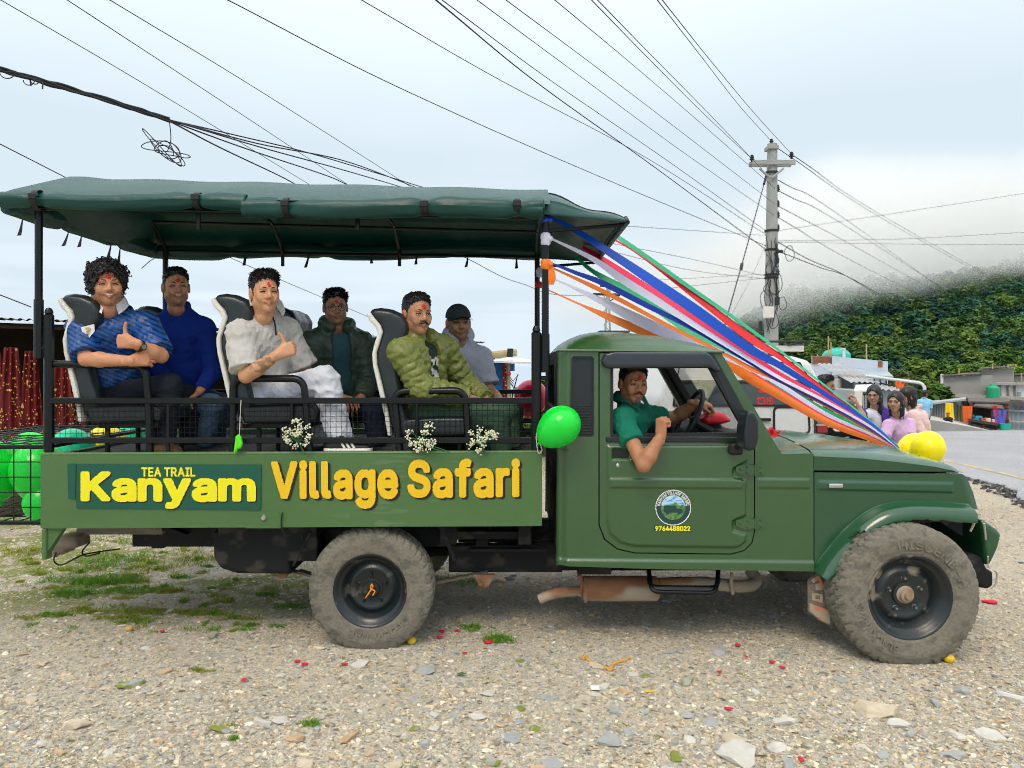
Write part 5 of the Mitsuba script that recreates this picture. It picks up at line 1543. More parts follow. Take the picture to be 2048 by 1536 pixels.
for py in (939, 1046):
    hp = spoly([(1470, py - 6), (1484, py - 11), (1507, py - 9), (1507, py + 9), (1484, py + 11), (1470, py + 4)])
    hq = spoly([(1511, py - 10), (1525, py - 10), (1530, py - 5), (1530, py + 5), (1525, py + 10), (1511, py + 10)])
    m = [side_panel(hp, YC - 0.022, None, 0.02, 0.006), side_panel(hq, YC - 0.012, None, 0.015, 0.006), tube([(SX(1509), YC - 0.019, SZ(py + 11)), (SX(1509), YC - 0.019, SZ(py - 11))], 0.008, 10)]
    m += [lathe([(0.0, -0.005), (0.004, -0.005), (0.007, -0.001), (0.008, 0.004)], 10, 'y', (SX(a), YC - (0.022 if a < 1505 else 0.012), SZ(py + b))) for a, b in ((1478, -1), (1492, -6), (1492, 6), (1520, -6), (1520, 6))]
    put('hinge', cat(m), 'm_cab_paint', TR)
# quarter window with louvres
put('quarter_window', [plate(vent.buffer(-0.001), YC + 0.012, YC + 0.018), plate(vent.difference(vent.buffer(-0.008)), YC - 0.004, YC + 0.012)], 'm_trim', TR)
QW = TR + '__quarter_window'
put('louvre_panel', plate(spoly([(1143, 808), (1186, 808), (1186, 870), (1143, 870)]), YC + 0.004, YC + 0.0115), 'm_trim', QW)
for py in np.arange(811, 869, 5.6):
    put('louvre', box((SX(1164), YC + 0.001, SZ(py)), (0.108, 0.010, 0.007), 0.003), 'm_trim', QW)
# logo and phone number on the door
ly = YC - 0.0215
lc = np.array([SX(1345), SZ(1014)])
mat('m_logo_rim', (0.012, 0.05, 0.05), 0.4)
mat('m_logo_white', (0.75, 0.78, 0.75), 0.45)
mat('m_logo_sky', lambda p, n, uv: mix((0.08, 0.30, 0.62), (0.45, 0.68, 0.85), smoothstep(0.4, 0.6, noise(p.x * 60, p.z * 160))), 0.45)
mat('m_logo_hill', lambda p, n, uv: mix((0.02, 0.10, 0.05), (0.14, 0.30, 0.05), noise(p.x * 120, p.z * 120)), 0.45)
LG = put('logo', plate(sg.Point(*lc).buffer(35.5 / 344.8), ly + 0.002, ly + 0.006), 'm_logo_rim', D0, smooth=False, label='round door sticker with a small vehicle in front of green hills')
DL = D0
disc = sg.Point(*lc).buffer(24.5 / 344.8)
put('logo_ring', [plate(sg.Point(*lc).buffer(35.5 / 344.8).difference(sg.Point(*lc).buffer(34 / 344.8)), ly + 0.0005, ly + 0.002), plate(disc.difference(disc.buffer(-0.003)), ly + 0.0005, ly + 0.002)], 'm_logo_white', DL, smooth=False)
lx = np.linspace(-0.1, 0.1, 40)
hillp = sg.Polygon([(lc[0] + a, lc[1] + 0.018 + 0.008 * math.sin(a * 60 + 1) + 0.006 * math.sin(a * 140)) for a in lx] + [(lc[0] + 0.1, lc[1] - 0.1), (lc[0] - 0.1, lc[1] - 0.1)])
put('logo_sky', plate(disc, ly + 0.0012, ly + 0.002), 'm_logo_sky', DL, smooth=False)
put('logo_hill', plate(disc.intersection(hillp), ly + 0.0004, ly + 0.0012), 'm_logo_hill', DL, smooth=False)
lt = sg.Polygon([(lc[0] - .055, lc[1] - .028), (lc[0] - .055, lc[1] + .012), (lc[0] + .01, lc[1] + .012), (lc[0] + .022, lc[1] - .004), (lc[0] + .052, lc[1] - .008), (lc[0] + .054, lc[1] - .03)])
put('logo_truck', [plate(lt, ly - 0.0002, ly + 0.0004)] + [plate(sg.Point(lc[0] + a, lc[1] - .03).buffer(.010), ly - 0.0006, ly + 0.0004) for a in (-.032, .034)], 'm_logo_rim', DL, smooth=False)


def arc_text(text, c, radius, height, a0, a1, y, flip=False, grow=0.0):
    g = text_shape(text, height, None, grow)
    L = g.bounds[2]
    g = shapely.segmentize(g, height * 0.25)

    def warp(xy):
        a = np.radians(a0 + (a1 - a0) * xy[:, 0] / L)
        r = radius - xy[:, 1] if flip else radius + xy[:, 1]
        return np.stack([c[0] + r * np.cos(a), c[1] + r * np.sin(a)], 1)
    return shapely.transform(g, warp)


put('logo_text', plate(arc_text('KANYAM VILLAGE SAFARI', lc, 26.5 / 344.8, 6.2 / 344.8, 172, 8, ly), ly, ly + 0.002), 'm_logo_white', DL, smooth=False)
put('phone_sticker', plate(spoly([(1307, 1049), (1381, 1050), (1381, 1062), (1307, 1061)]), YC - 0.0185, YC - 0.013), 'm_logo_rim', DL, smooth=False)
g = sa.translate(text_shape('9764488022', 8.8 / 344.8, 70 / 344.8, 0.0012), SX(1309), SZ(1060))
put('phone_number', plate(g, YC - 0.0198, YC - 0.0185), 'm_lemon_letter', DL, smooth=False)

# cab roof
gx0, gx1, zg0, zg1 = SX(1114), SX(1443), SZ(699), SZ(703)
us, vs = np.linspace(0, 1, 40), np.linspace(-1, 1, 50)
V = np.zeros((40, 50, 3))
for i, u in enumerate(us):
    h = 0.128 * np.interp(u, [0, .05, .1, .16, .22, .30, .45, .7, .9, 1], [0, .42, .66, .84, .94, 1, .99, .80, .50, .22])
    for j, v in enumerate(vs):
        V[i, j] = (gx0 + 0.02 + (gx1 - gx0 - 0.02) * u + 0.05 * abs(v) ** 4 * (0.5 - u) * 0.5, YM + 0.838 * v, zg0 + (zg1 - zg0) * u + h * (1 - abs(v) ** 5) ** 0.8)
put('cab_roof', grid_mesh(V), 'm_cab_paint', TR, smooth=True)
gut = tube([(gx0, YC - 0.012, zg0 - 0.004), (gx1 + 0.012, YC - 0.012, zg1 - 0.004)], 0.0085, 8)
put('rain_gutter', [gut, mirror(gut)], 'm_cab_paint', TR)
put('roof_plate', bx(SX(1190, 5.2), SX(1250, 5.2), 4.95, 5.7, 1.869, 1.882), 'm_cab_paint', TR)
# rear wall, firewall, floor, header
put('cab_back', [bx(gx0 + 0.004, gx0 + 0.03, YC + 0.055, YF - 0.055, 0.52, 1.38), bx(gx0 + 0.004, gx0 + 0.03, YC + 0.055, YC + 0.4, 1.38, 1.74), bx(gx0 + 0.004, gx0 + 0.03, YF - 0.4, YF - 0.055, 1.38, 1.74),
                 bx(gx0 + 0.004, gx0 + 0.03, YC + 0.4, YF - 0.4, 1.66, 1.74)], 'm_chassis', TR)
put('cab_floor', [bx(gx0 + 0.03, SX(1625), YC + 0.06, YF - 0.06, 0.50, 0.56), bx(SX(1570), SX(1590), YC + 0.06, YF - 0.06, 0.56, 1.10)], 'm_dark_cabin', TR)
A0, A1 = np.array([SX(1441), SZ(703)]), np.array([SX(1562), SZ(906)])
pil = []
for f in (lambda m: m, mirror):
    pil.append(f(hull([(A0[0], YC + 0.052, A0[1]), (A1[0], YC + 0.052, A1[1]), (A0[0] - .07, YC + 0.052, A0[1]), (A1[0] - .09, YC + 0.052, A1[1] + .02), (A0[0], YC + 0.11, A0[1]), (A1[0], YC + 0.11, A1[1]), (A0[0] - .05, YC + 0.10, A0[1]), (A1[0] - .06, YC + 0.10, A1[1] + .02)])))
put('screen_pillar', pil, 'm_dark_cabin', TR)
put('screen_header', bx(A0[0] - .09, A0[0] - 0.002, YC + 0.06, YF - 0.06, A0[1] - 0.055, A0[1] + 0.01), 'm_cab_paint', TR)
put('screen_base', bx(A1[0] - .10, A1[0] + 0.06, YC + 0.06, YF - 0.06, A1[1] - 0.10, A1[1] - 0.012), 'm_cab_paint', TR)
g0, g1 = A0 + [-0.012, -0.004], A1 + [-0.012, 0.004]
put('windscreen', tm([(g0[0], YC + .10, g0[1]), (g1[0], YC + .10, g1[1]), (g1[0], YF - .10, g1[1]), (g0[0], YF - .10, g0[1])], [[0, 1, 2, 3]]), 'm_glass', TR, smooth=False)
# cabin fittings
put('cab_seat', [puffy(sg.Polygon([(.33, 1.0), (.33, 1.62), (.40, 1.64), (.47, 1.05), (.90, 1.0), (.92, .88), (.33, .88)]), a, b, 0.03, 0.016) for a, b in ((YC + .10, YC + .60), (YM + .08, YF - .12))], 'm_dark_cabin', TR, smooth=True)
put('dashboard', [puffy(sg.Polygon([(1.25, .80), (1.22, 1.20), (1.28, 1.255), (1.42, 1.24), (1.52, 1.12), (1.52, .80)]), YC + .07, YF - .07, 0.02, 0.012), puffy(sg.Polygon([(1.20, 1.18), (1.20, 1.29), (1.26, 1.33), (1.35, 1.27), (1.35, 1.18)]), 5.0, 5.32, 0.02, 0.01)], 'm_dark_cabin', TR, smooth=True)
sc_, sr = W(1376, 838, 4.92), 0.195
th = np.linspace(0, 2 * math.pi, 41)
ax1, ax2 = np.array([0.0, 1.0, 0.0]), np.array([0.42, 0.0, 0.91])
SWK = put('steering_wheel', tube(sc_ + sr * (np.cos(th)[:, None] * ax1 + np.sin(th)[:, None] * ax2), 0.015, 10, cap=False), 'm_rubber', TR, smooth=60)
put('spoke', [tube([sc_ + [0.03, 0, -0.015], sc_ + sr * (math.cos(a) * ax1 + math.sin(a) * ax2)], 0.011, 6) for a in (0.3, 2.84, 4.71)], 'm_rubber', SWK)
put('column', tube([sc_ + [0.02, 0, -0.01], sc_ + [0.28, 0, -0.15]], 0.028, 10), 'm_rubber', SWK)
# door mirror
put('side_mirror', puffy(spoly([(1466, 822), (1472, 816), (1484, 820), (1491, 836), (1491, 868), (1484, 890), (1473, 893), (1463, 889), (1462, 860)]), YC - 0.26, YC - 0.09, 0.022, 0.007), 'm_trim', TR, smooth=True)
put('mirror_bracket', [box((SX(1467), YC - 0.04, SZ(897)), (0.078, 0.055, 0.062), 0.012), tube([(SX(1467), YC - 0.05, SZ(893)), (SX(1472), YC - 0.15, SZ(880))], 0.017, 10)], 'm_rubber', TR)

# bonnet, wings, nose
bt = [(1562, 911), (1580, 908), (1631, 905), (1720, 909), (1800, 917), (1870, 926), (1908, 934), (1924, 941), (1930, 946)]
bpx = np.concatenate([np.linspace(1629, 1900, 30), np.linspace(1905, 1930, 10)])
hoodz = SZ(np.interp(bpx, [a for a, _ in bt], [b for _, b in bt]))
lipz = SZ(np.interp(bpx, [1629, 1925, 1930], [941, 944.5, 947]))
vs = np.concatenate([np.linspace(-1, -0.86, 8), np.linspace(-0.83, 0.83, 40), np.linspace(0.86, 1, 8)])


def hood_section(px, z, zl, crown_):
    x = SX(px)
    sec = [(x, YN + 0.012, zl)]
    for v in vs:
        e = max(0.0, (abs(v) - 0.86) / 0.14)
        zz = z + crown_ * (1 - v * v) - 0.022 * e ** 2.2
        sec.append((x, YM + v * (YM - YN - 0.004), max(zz, zl + 0.001)))
    sec.append((x, YF - 0.012, zl))
    return sec


V = np.array([hood_section(px, z, min(zl, z - 0.002), 0.052 - 0.012 * (px - 1629) / 300) for px, z, zl in zip(bpx, hoodz, lipz)])
put('bonnet', grid_mesh(V[:, ::-1][::-1]), 'm_hood_paint', TR, smooth=35)
cpx = np.linspace(1556, 1626, 8)
V = np.array([hood_section(px, z, SZ(941), 0.052) for px, z in zip(cpx, SZ(np.interp(cpx, [1556, 1570, 1626], [914, 909, 906])))])
put('cowl', grid_mesh(V[:, ::-1][::-1]), 'm_hood_paint', TR, smooth=35)
wing = spoly([(1629, 945), (1928, 949), (1938, 956), (1952, 985), (1962, 1022), (1934, 1012), (1860, 1006), (1800, 1006), (1752, 1020), (1705, 1052), (1660, 1105), (1640, 1140), (1629, 1140)])
rib2 = raised(spoly([(1636, 961), (1907, 965), (1907, 986), (1636, 980)]).buffer(-0.004), 0.008, 0.013)
frontcurl = raised(spoly([(1935, 930), (2100, 930), (2100, 1100), (1985, 1100)]), -0.06, 0.14)
put('front_wing', side_panel(wing, YN, lambda x, z: rib2(x, z) + frontcurl(x, z) + wavy(0.004)(x, z + 5), 0.03, 0.0075), 'm_hood_paint', TR, smooth=50)
put('front_wing', mirror(plate(wing, YN, YN + 0.03)), 'm_hood_paint', TR)
put('side_lamp', puffy(spoly([(1655, 966), (1684, 966), (1684, 976), (1655, 976)]), YN - 0.022, YN - 0.006, 0.008, 0.004), 'm_chrome', TR, smooth=True)
# flared wheel arch, torn at the back
arch = bezier([(SX(a), SZ(b)) for a, b in ((1627, 1142), (1646, 1112), (1690, 1060), (1742, 1020), (1795, 1005), (1860, 1004), (1936, 1011))], 90)
for f, nm in ((lambda m: m, 'wheel_arch'), (mirror, 'wheel_arch')):
    tang = np.gradient(arch, axis=0)
    tang /= np.linalg.norm(tang, axis=1, keepdims=True)
    nrm = np.stack([tang[:, 1], -tang[:, 0]], 1)                # towards the wheel
    L = np.linspace(0, 1, len(arch))
    wd = 0.085 * (1 - 0.35 * np.exp(-(L / 0.08) ** 2))
    rag = 0.010 * (meshkit.noise(np.stack([L * 40, 0 * L, 0 * L], -1), 2) - 0.5)
    sec = []
    for t_, out_ in ((-0.12, 0.004), (0.0, 0.016), (0.12, 0.062), (0.35, 0.098), (0.8, 0.108), (1.0, 0.104), (1.02, 0.075)):
        d = wd * t_ + (rag if t_ > 0.9 else 0)
        q = arch + nrm * d[:, None]
        sec.append(np.stack([q[:, 0], np.full(len(q), YN - out_), q[:, 1]], 1))
    V = np.stack(sec, 1)
    m = grid_mesh(V)
    if f is not mirror:
        cen = m.triangles_center
        ex, ez = cen[:, 0] - SX(1703), cen[:, 2] - SZ(1069)
        hole = ((ex * 0.8 + ez * 0.6) / 0.055) ** 2 + ((ex * 0.6 - ez * 0.8) / 0.026) ** 2 < 1
        m.update_faces(~hole)
        m = tm(m.vertices, m.faces)
    put(nm, f(m), 'm_hood_paint', TR, smooth=50, label='green flared arch with a torn hole' if f is not mirror else None)
put('arch_liner', [plate(spoly([(1632, 1140), (1700, 1065), (1745, 1030), (1800, 1016), (1945, 1020), (1945, 1080), (1900, 1050), (1720, 1062), (1660, 1140)]), YN + 0.10, YN + 0.14),
                   bx(SX(1640), SX(1660), YN + 0.1, YF - 0.1, 0.45, 1.0), bx(SX(1640), SX(1930), YN + 0.36, YN + 0.38, 0.5, 1.02), bx(SX(1640), SX(1930), YF - 0.38, YF - 0.36, 0.5, 1.02), bx(SX(1640), SX(1930), YN + 0.36, YF - 0.36, 0.98, 1.02)], 'm_chassis', TR)
nose = SX(1946)
put('grille', [bx(nose - 0.10, nose - 0.04, YN + 0.2, YF - 0.2, 0.72, 1.03)] + [bx(nose - 0.04, nose - 0.02, YN + 0.42, YF - 0.42, z, z + 0.03) for z in np.linspace(0.76, 0.98, 6)], 'm_chassis', TR)
hl = SX(1938)
put('headlight', [puffy(spoly([(1934, 962), (1944, 972), (1957, 1002), (1962, 1028), (1950, 1024), (1938, 1000)]), YN + 0.035, YN + 0.22, 0.02, 0.008)], 'm_glass_lamp' if False else 'm_white_plastic', TR, smooth=True, label='clear headlight at the corner of the nose')
put('headlight', mirror(bx(hl - .03, hl + .03, YN + 0.05, YN + 0.22, SZ(1028), SZ(962), .02)), 'm_white_plastic', TR)
# the damaged bumper end
put('bumper', [puffy(spoly([(1968, 1040), (1980, 1046), (2003, 1062), (2010, 1072), (2004, 1098), (1990, 1128), (1982, 1138), (1976, 1122), (1973, 1090)]), YN + 0.02, YF - 0.02, 0.03, 0.014)], 'm_hood_paint', TR, smooth=True, label='dented green bumper with a broken end')
put('bumper_valance', puffy(spoly([(1940, 1128), (1958, 1120), (1975, 1118), (1986, 1142), (1999, 1150), (1998, 1178), (1988, 1184), (1975, 1182), (1950, 1160)]), YN + 0.05, YF - 0.05, 0.02, 0.012), 'm_chassis', TR, smooth=True)
bits = []
for pts, r_ in (([(1936, 1014), (1948, 1022), (1956, 1030), (1958, 1050), (1955, 1068)], 0.013), ([(1966, 1046), (1972, 1062), (1978, 1084), (1984, 1102)], 0.007), ([(1960, 1026), (1950, 1034), (1938, 1024)], 0.010),
                ([(1974, 1112), (1978, 1130), (1986, 1140)], 0.006), ([(1986, 1140), (1996, 1148), (1997, 1172), (1990, 1184)], 0.007), ([(1978, 1042), (1990, 1050), (2000, 1058)], 0.004)):
    bits.append(tube(bezier([(SX(a), YN - 0.01 + 0.02 * i, SZ(b)) for i, (a, b) in enumerate(pts)], 10), np.linspace(r_, r_ * 0.5, len(bezier([(SX(a), 0, SZ(b)) for a, b in pts], 10))), 6, flat=0.6))
put('broken_bracket', bits, 'm_broken', TR, smooth=False)

# ---------------- chassis under the bed and cab
ch_ = []
for y in (4.86, 5.68):
    ch_ += [bx(-2.42, -0.42, y, y + 0.08, 0.51, 0.70), bx(-1.80, -1.20, y - 0.2, y + 0.08, 0.47, 0.70), bx(-0.42, 0.30, y, y + 0.08, 0.35, 0.52), bx(0.25, 2.62, y, y + 0.08, 0.36, 0.52)]
ch_ += [hull([(-2.70, y, 0.70), (-2.30, y, 0.70), (-2.05, y, 0.60), (-2.42, y, 0.66), (-2.70, y + 0.07, 0.70), (-2.30, y + 0.07, 0.70), (-2.05, y + 0.07, 0.60)]) for y in (4.80,)]
ch_ += [bx(x, x + 0.08, 4.86, 5.76, 0.50, 0.58) for x in (-2.3, -1.3, -0.25, 0.9, 2.2)]
put('chassis_frame', ch_, 'm_chassis', TR)
put('bed_support', [bx(-0.46, -0.36, 4.70, 5.9, 0.56, 0.72), bx(0.02, 0.10, 4.70, 5.9, 0.56, 0.72), bx(-0.40, 0.10, 4.78, 4.84, 0.575, 0.625), bx(-0.28, 0.20, 4.72, 4.78, 0.51, 0.53), hull([SXp for SXp in [(SX(864), 4.62, .74), (SX(876), 4.62, .74), (SX(902), 4.62, .48), (SX(908), 4.62, .49), (SX(864), 4.65, .74), (SX(908), 4.65, .49)]])], 'm_chassis', TR)
put('fuel_tank', puffy(spoly([(424, 1064), (580, 1064), (580, 1150), (470, 1148), (440, 1138), (426, 1118)], 4.66), 4.66, 5.0, 0.025, 0.014), 'm_chassis', TR, smooth=True)
put('brace', [tube([(SX(622, 4.6), 4.6, SZ(1064, 4.6)), (SX(586, 4.6), 4.6, SZ(1132, 4.6))], 0.008, 6), tube([(SX(600, 4.62), 4.62, SZ(1064, 4.62)), (SX(612, 4.62), 4.62, SZ(1096, 4.62))], 0.006, 6)], 'm_chassis', TR)
put('spring_shackle', [puffy(spoly([(566, 1128), (578, 1122), (584, 1136), (572, 1156), (558, 1160), (553, 1152)], 4.75), 4.74, 4.80, 0.012, 0.008), lathe([(0.0, -0.02), (0.012, -0.02), (0.013, 0.0), (0.026, 0.0), (0.028, 0.03)], 14, 'y', (SX(572, 4.74), 4.735, SZ(1134, 4.74)))], 'm_rust', TR)
mat('m_spring', lambda p, n, uv: mix((0.13, 0.10, 0.075), (0.26, 0.22, 0.17), fbm(p.x * 12, p.y * 12, p.z * 30)), 0.85)
LS = fresh(TR + '__leaf_spring')
for f in (lambda m: m, mirror):
    for k_ in range(5):
        sh = k_ * 0.09
        a, b = SX(560 + k_ * 34, 4.8), SX(975 - k_ * 26, 4.8)
        s = np.linspace(0, 1, 14)
        P = np.stack([a + (b - a) * s, np.full(14, 4.84), 0.275 + 0.085 * (2 * s - 1) ** 2 - 0.014 * k_ + 0.02 * (1 - s)], -1)
        put('leaf', f(ribbon_mesh(P, np.tile([[0, 0.03, 0]], (14, 1)), 0.0085)), 'm_spring', LS)
put('spring_hanger', [hull([(SX(a, 4.78), y, SZ(b, 4.78)) for a, b in ((946, 1150), (990, 1150), (976, 1174), (960, 1174)) for y in (4.78, 4.82)]), lathe([(0.0, -0.015), (0.010, -0.015), (0.011, 0.0), (0.02, 0.0), (0.022, 0.02)], 14, 'y', (SX(962, 4.78), 4.775, SZ(1167, 4.78)))], 'm_rust', TR)
put('axle', [tube([(SX(740), 4.7, .33), (SX(740), 5.95, .33)], 0.06, 12), puffy(sg.Point(SX(740), .33).buffer(.15), 5.2, 5.45, .05, .02), tube([(SX(1820), 4.6, .36), (SX(1820), 6.0, .36)], 0.05, 12), tube([(-0.85, 5.3, .36), (0.9, 5.3, .46)], 0.035, 10)], 'm_chassis', TR)
put('gearbox', [puffy(sg.Polygon([(.7, .38), (.7, .6), (1.3, .66), (1.55, .9), (2.1, .9), (2.1, .40), (1.5, .36)]), 5.1, 5.5, .05, .025), bx(1.55, 2.3, 4.98, 5.62, .62, .98)], 'm_chassis', TR)
put('sill_box', [bx(SX(1120), SX(1625), YC + 0.06, YC + 0.34, 0.47, 0.52), bx(SX(1160), SX(1230), 4.62, 4.80, 0.40, 0.47)], 'm_chassis', TR)
# exhaust
EX = put('exhaust', [lathe([(0.0, -0.235), (0.055, -0.235), (0.074, -0.22), (0.076, 0), (0.074, 0.22), (0.055, 0.235), (0, 0.235)], 24, 'x', (SX(1241, 4.72), 4.72, SZ(1177, 4.72)))], 'm_rust', TR, smooth=40, label='rusty exhaust silencer')
put('tail_pipe', tube(bezier([W(1078, 1199, 4.70), W(1100, 1190, 4.70), W(1130, 1184, 4.71), W(1166, 1182, 4.72)], 16), 0.030, 14, cap=False), 'm_rust', EX)
put('front_pipe', tube(bezier([W(1318, 1168, 4.72), W(1400, 1166, 4.73), W(1470, 1172, 4.75), W(1500, 1171, 4.8), W(1512, 1160, 4.85), W(1500, 1140, 4.9)], 30), 0.038, 14), 'm_rust', EX)
put('clamp', [tube([W(1158, 1150, 4.70), W(1166, 1168, 4.70), W(1160, 1192, 4.70)], 0.016, 8), lathe([(0.079, -0.01), (0.082, 0), (0.079, 0.01)], 20, 'x', (SX(1170, 4.72), 4.72, SZ(1178, 4.72))), tube([W(1464, 1145, 4.70), W(1462, 1165, 4.69), W(1466, 1188, 4.70)], 0.012, 8)], 'm_rust', EX)
bars = [tube(rounded([W(1297, 1135, 4.66), W(1303, 1184, 4.52), W(1432, 1186, 4.52), W(1437, 1135, 4.66)], 0.05), 0.013, 10)]
bars.append(tube(rounded([W(1297, 1135, 4.70), W(1298, 1174, 4.60), W(1437, 1175, 4.60), W(1437, 1135, 4.70)], 0.05), 0.012, 10))
put('foot_step', bars, 'm_black_tube', TR, smooth=60)
put('tread_strip', [tube([W(1306, 1180 - 2.4 * k_, 4.53 + 0.02 * k_), W(1430, 1182 - 2.4 * k_, 4.53 + 0.02 * k_)], 0.006, 6) for k_ in range(3)], 'm_trim', TR)
# mud flap with a printed mark
fp = [(1633, 1145), (1672, 1128), (1674, 1150), (1666, 1215), (1662, 1252), (1640, 1242), (1616, 1222), (1616, 1160)]
put('mud_flap', plate(spoly(fp, 4.50), 4.50, 4.512), 'm_mud' if False else 'm_tyre', TR, label='muddy flap behind the front wheel')
MF = TR + '__mud_flap'
mat('m_flap_print', lambda p, n, uv: mix((0.42, 0.35, 0.26), (0.60, 0.22, 0.12), smoothstep(0.5, 0.65, noise(p.x * 30, p.z * 30))), 0.8)
pr = [spoly([(1622, 1160), (1637, 1150), (1656, 1185), (1652, 1188), (1637, 1160), (1626, 1166)], 4.50), spoly([(1630, 1170), (1640, 1163), (1646, 1180), (1632, 1180)], 4.50), spoly([(1623, 1186), (1645, 1188), (1645, 1206), (1624, 1200)], 4.50).difference(spoly([(1630, 1190), (1640, 1191), (1640, 1199), (1630, 1197)], 4.5)),
      spoly([(1619, 1206), (1662, 1222), (1659, 1248), (1642, 1240), (1619, 1222)], 4.50)]
put('flap_print', [plate(p_, 4.497, 4.4995) for p_ in pr], 'm_flap_print', MF, smooth=False)
# back corner
put('rear_bracket', [bx(SX(83), SX(92), YN + 0.0, YN + 0.06, SZ(1120), SZ(1058)), hull([(SX(83), y, SZ(b)) for b in (1058, 1118) for y in (4.47, 4.53)] + [(SX(122), y, SZ(1058)) for y in (4.49, 4.53)])], 'm_bed_paint', TR)
put('tow_hook', [puffy(spoly([(97, 1078), (118, 1072), (152, 1074), (156, 1096), (130, 1100), (122, 1112), (96, 1108)], 4.7), 4.7, 4.86, 0.02, 0.012), tube(bezier([W(118, 1104, 4.68), W(112, 1112, 4.67), W(104, 1108, 4.67)], 8), 0.009, 6), bx(-2.74, -2.2, 4.8, 5.9, .60, .70)], 'm_spring', TR, smooth=True)
put('loose_cable', [tube(bezier([W(*p) for p in pts], 24), 0.005, 5) for pts in ([(112, 1104, 4.66), (108, 1122, 4.64), (124, 1130, 4.66), (160, 1112, 4.7), (195, 1104, 4.75), (240, 1098, 4.8)], [(180, 1084, 4.8), (165, 1102, 4.75), (172, 1112, 4.7), (200, 1106, 4.75)])], 'm_rubber', TR)

# ---------------- wheels
def tyre_mesh(R_, w, rim, seed, blocks):
    prof = [(rim * 0.97, -w * .40), (rim * 1.03, -w * .46), (rim + (R_ - rim) * .12, -w * .485), (rim + (R_ - rim) * .16, -w * .475), (rim + (R_ - rim) * .45, -w * .52), (rim + (R_ - rim) * .60, -w * .52), (rim + (R_ - rim) * .63, -w * .505), (R_ - .035, -w * .47), (R_ - .018, -w * .44), (R_ - .006, -w * .39),
            (R_, -w * .30), (R_, -w * .25), (R_ + .001, -w * .16), (R_ + .001, -w * .08), (R_ + .002, 0)]
    prof = prof + [(r, -h) for r, h in prof[::-1][1:]]
    n = 288
    a = np.arange(n) * 2 * np.pi / n
    V = np.zeros((n, len(prof), 3))
    for j, (r, h) in enumerate(prof):
        rr = np.full(n, r)
        if r > R_ - 0.022:
            ph = (a * blocks / (2 * np.pi) + 0.25 * math.sin(j * 1.7) + (0.5 if h > 0 else 0)) % 1
            rr = r - 0.011 * (ph < 0.28) - (0.009 if abs(abs(h) - w * .16) < 1e-6 else 0)
        V[:, j] = np.stack([rr * np.cos(a), np.full(n, h), rr * np.sin(a)], -1)
    V = np.concatenate([V, V[:1]], 0)
    return grid_mesh(V)


def wheel(c, R_, w, rim, bsdf_rim, yaw=0.0, texts=(), near=True, label=None):
    k = fresh(TR + '__wheel')
    M = np.eye(4)
    M[:3, :3] = rot([0, 0, 1], yaw)
    M[:3, 3] = c

    def place(m, squash=False):
        m = m.copy()
        m.apply_transform(M)
        if not near:
            m = mirror(m)
        v = np.array(m.vertices)
        low = v[:, 2] < 0.012
        v[low, 2] = 0.012 - (0.012 - v[low, 2]) * 0.25 - 0.012
        return tm(v, m.faces)
    put('tyre', place(tyre_mesh(R_, w, rim, 0, 46)), 'm_tyre', k, smooth=45)
    pr_ = [(rim * 1.02, -w * .44), (rim * 1.035, -w * .455), (rim * .99, -w * .455), (rim * .95, -w * .42), (rim * .90, -w * .36), (rim * .86, -w * .34), (rim * .80, -w * .30), (rim * .70, -w * .14), (rim * .66, -w * .16), (rim * .60, -w * .20), (rim * .56, -w * .22), (rim * .50, -w * .20), (rim * .42, -w * .17), (rim * .30, -w * .17), (rim * .29, -w * .22), (rim * .12, -w * .235), (0.001, -w * .235)]
    put('rim', place(lathe(pr_, 64, 'y')), bsdf_rim, k, smooth=50)
    nuts = []
    for i in range(5):
        a = i * 2 * math.pi / 5 + 0.35
        nuts.append(moved(lathe([(0.0, -0.022), (0.007, -0.022), (0.011, -0.015), (0.012, 0.0), (0.018, 0.003)], 6, 'y'), (rim * .40 * math.cos(a), -w * .175, rim * .40 * math.sin(a))))
    put('wheel_nut', [place(m) for m in nuts], 'm_steel' if bsdf_rim == 'm_rim' else 'm_rim_black', k)
    if bsdf_rim == 'm_rim':
        put('hub', place(lathe([(0.001, -0.105), (0.016, -0.105), (0.02, -0.10), (0.022, -0.085), (0.036, -0.082), (0.038, -0.06), (0.056, -0.055), (0.060, -0.03)], 24, 'y')), 'm_rust', k, smooth=40)
    else:
        put('hub', place(lathe([(0.001, -0.062), (0.045, -0.060), (0.052, -0.05), (0.055, -0.02)], 24, 'y')), 'm_rim_black', k, smooth=40)
        P = [(0, -.075, .0), (-.02, -.08, -.03), (-.03, -.078, -.045), (-.012, -.08, -.02), (.012, -.08, .02), (.006, -.08, .035), (.0, -.08, .01), (.025, -.08, -.005), (.012, -.08, -.03)]
        put('thread', place(tube(bezier(P, 40), 0.004, 5)), 'm_orange_thread', k, label='orange thread tied round the hub')
    for text, a0, a1 in texts:
        g_ = arc_text(text, (0, 0), rim + (R_ - rim) * .24, (R_ - rim) * .26, a0, a1, 0)
        put('tyre_lettering', place(plate(g_, -w * .525 - 0.0015, -w * .50)), 'm_tyre', k, smooth=False)
    return k


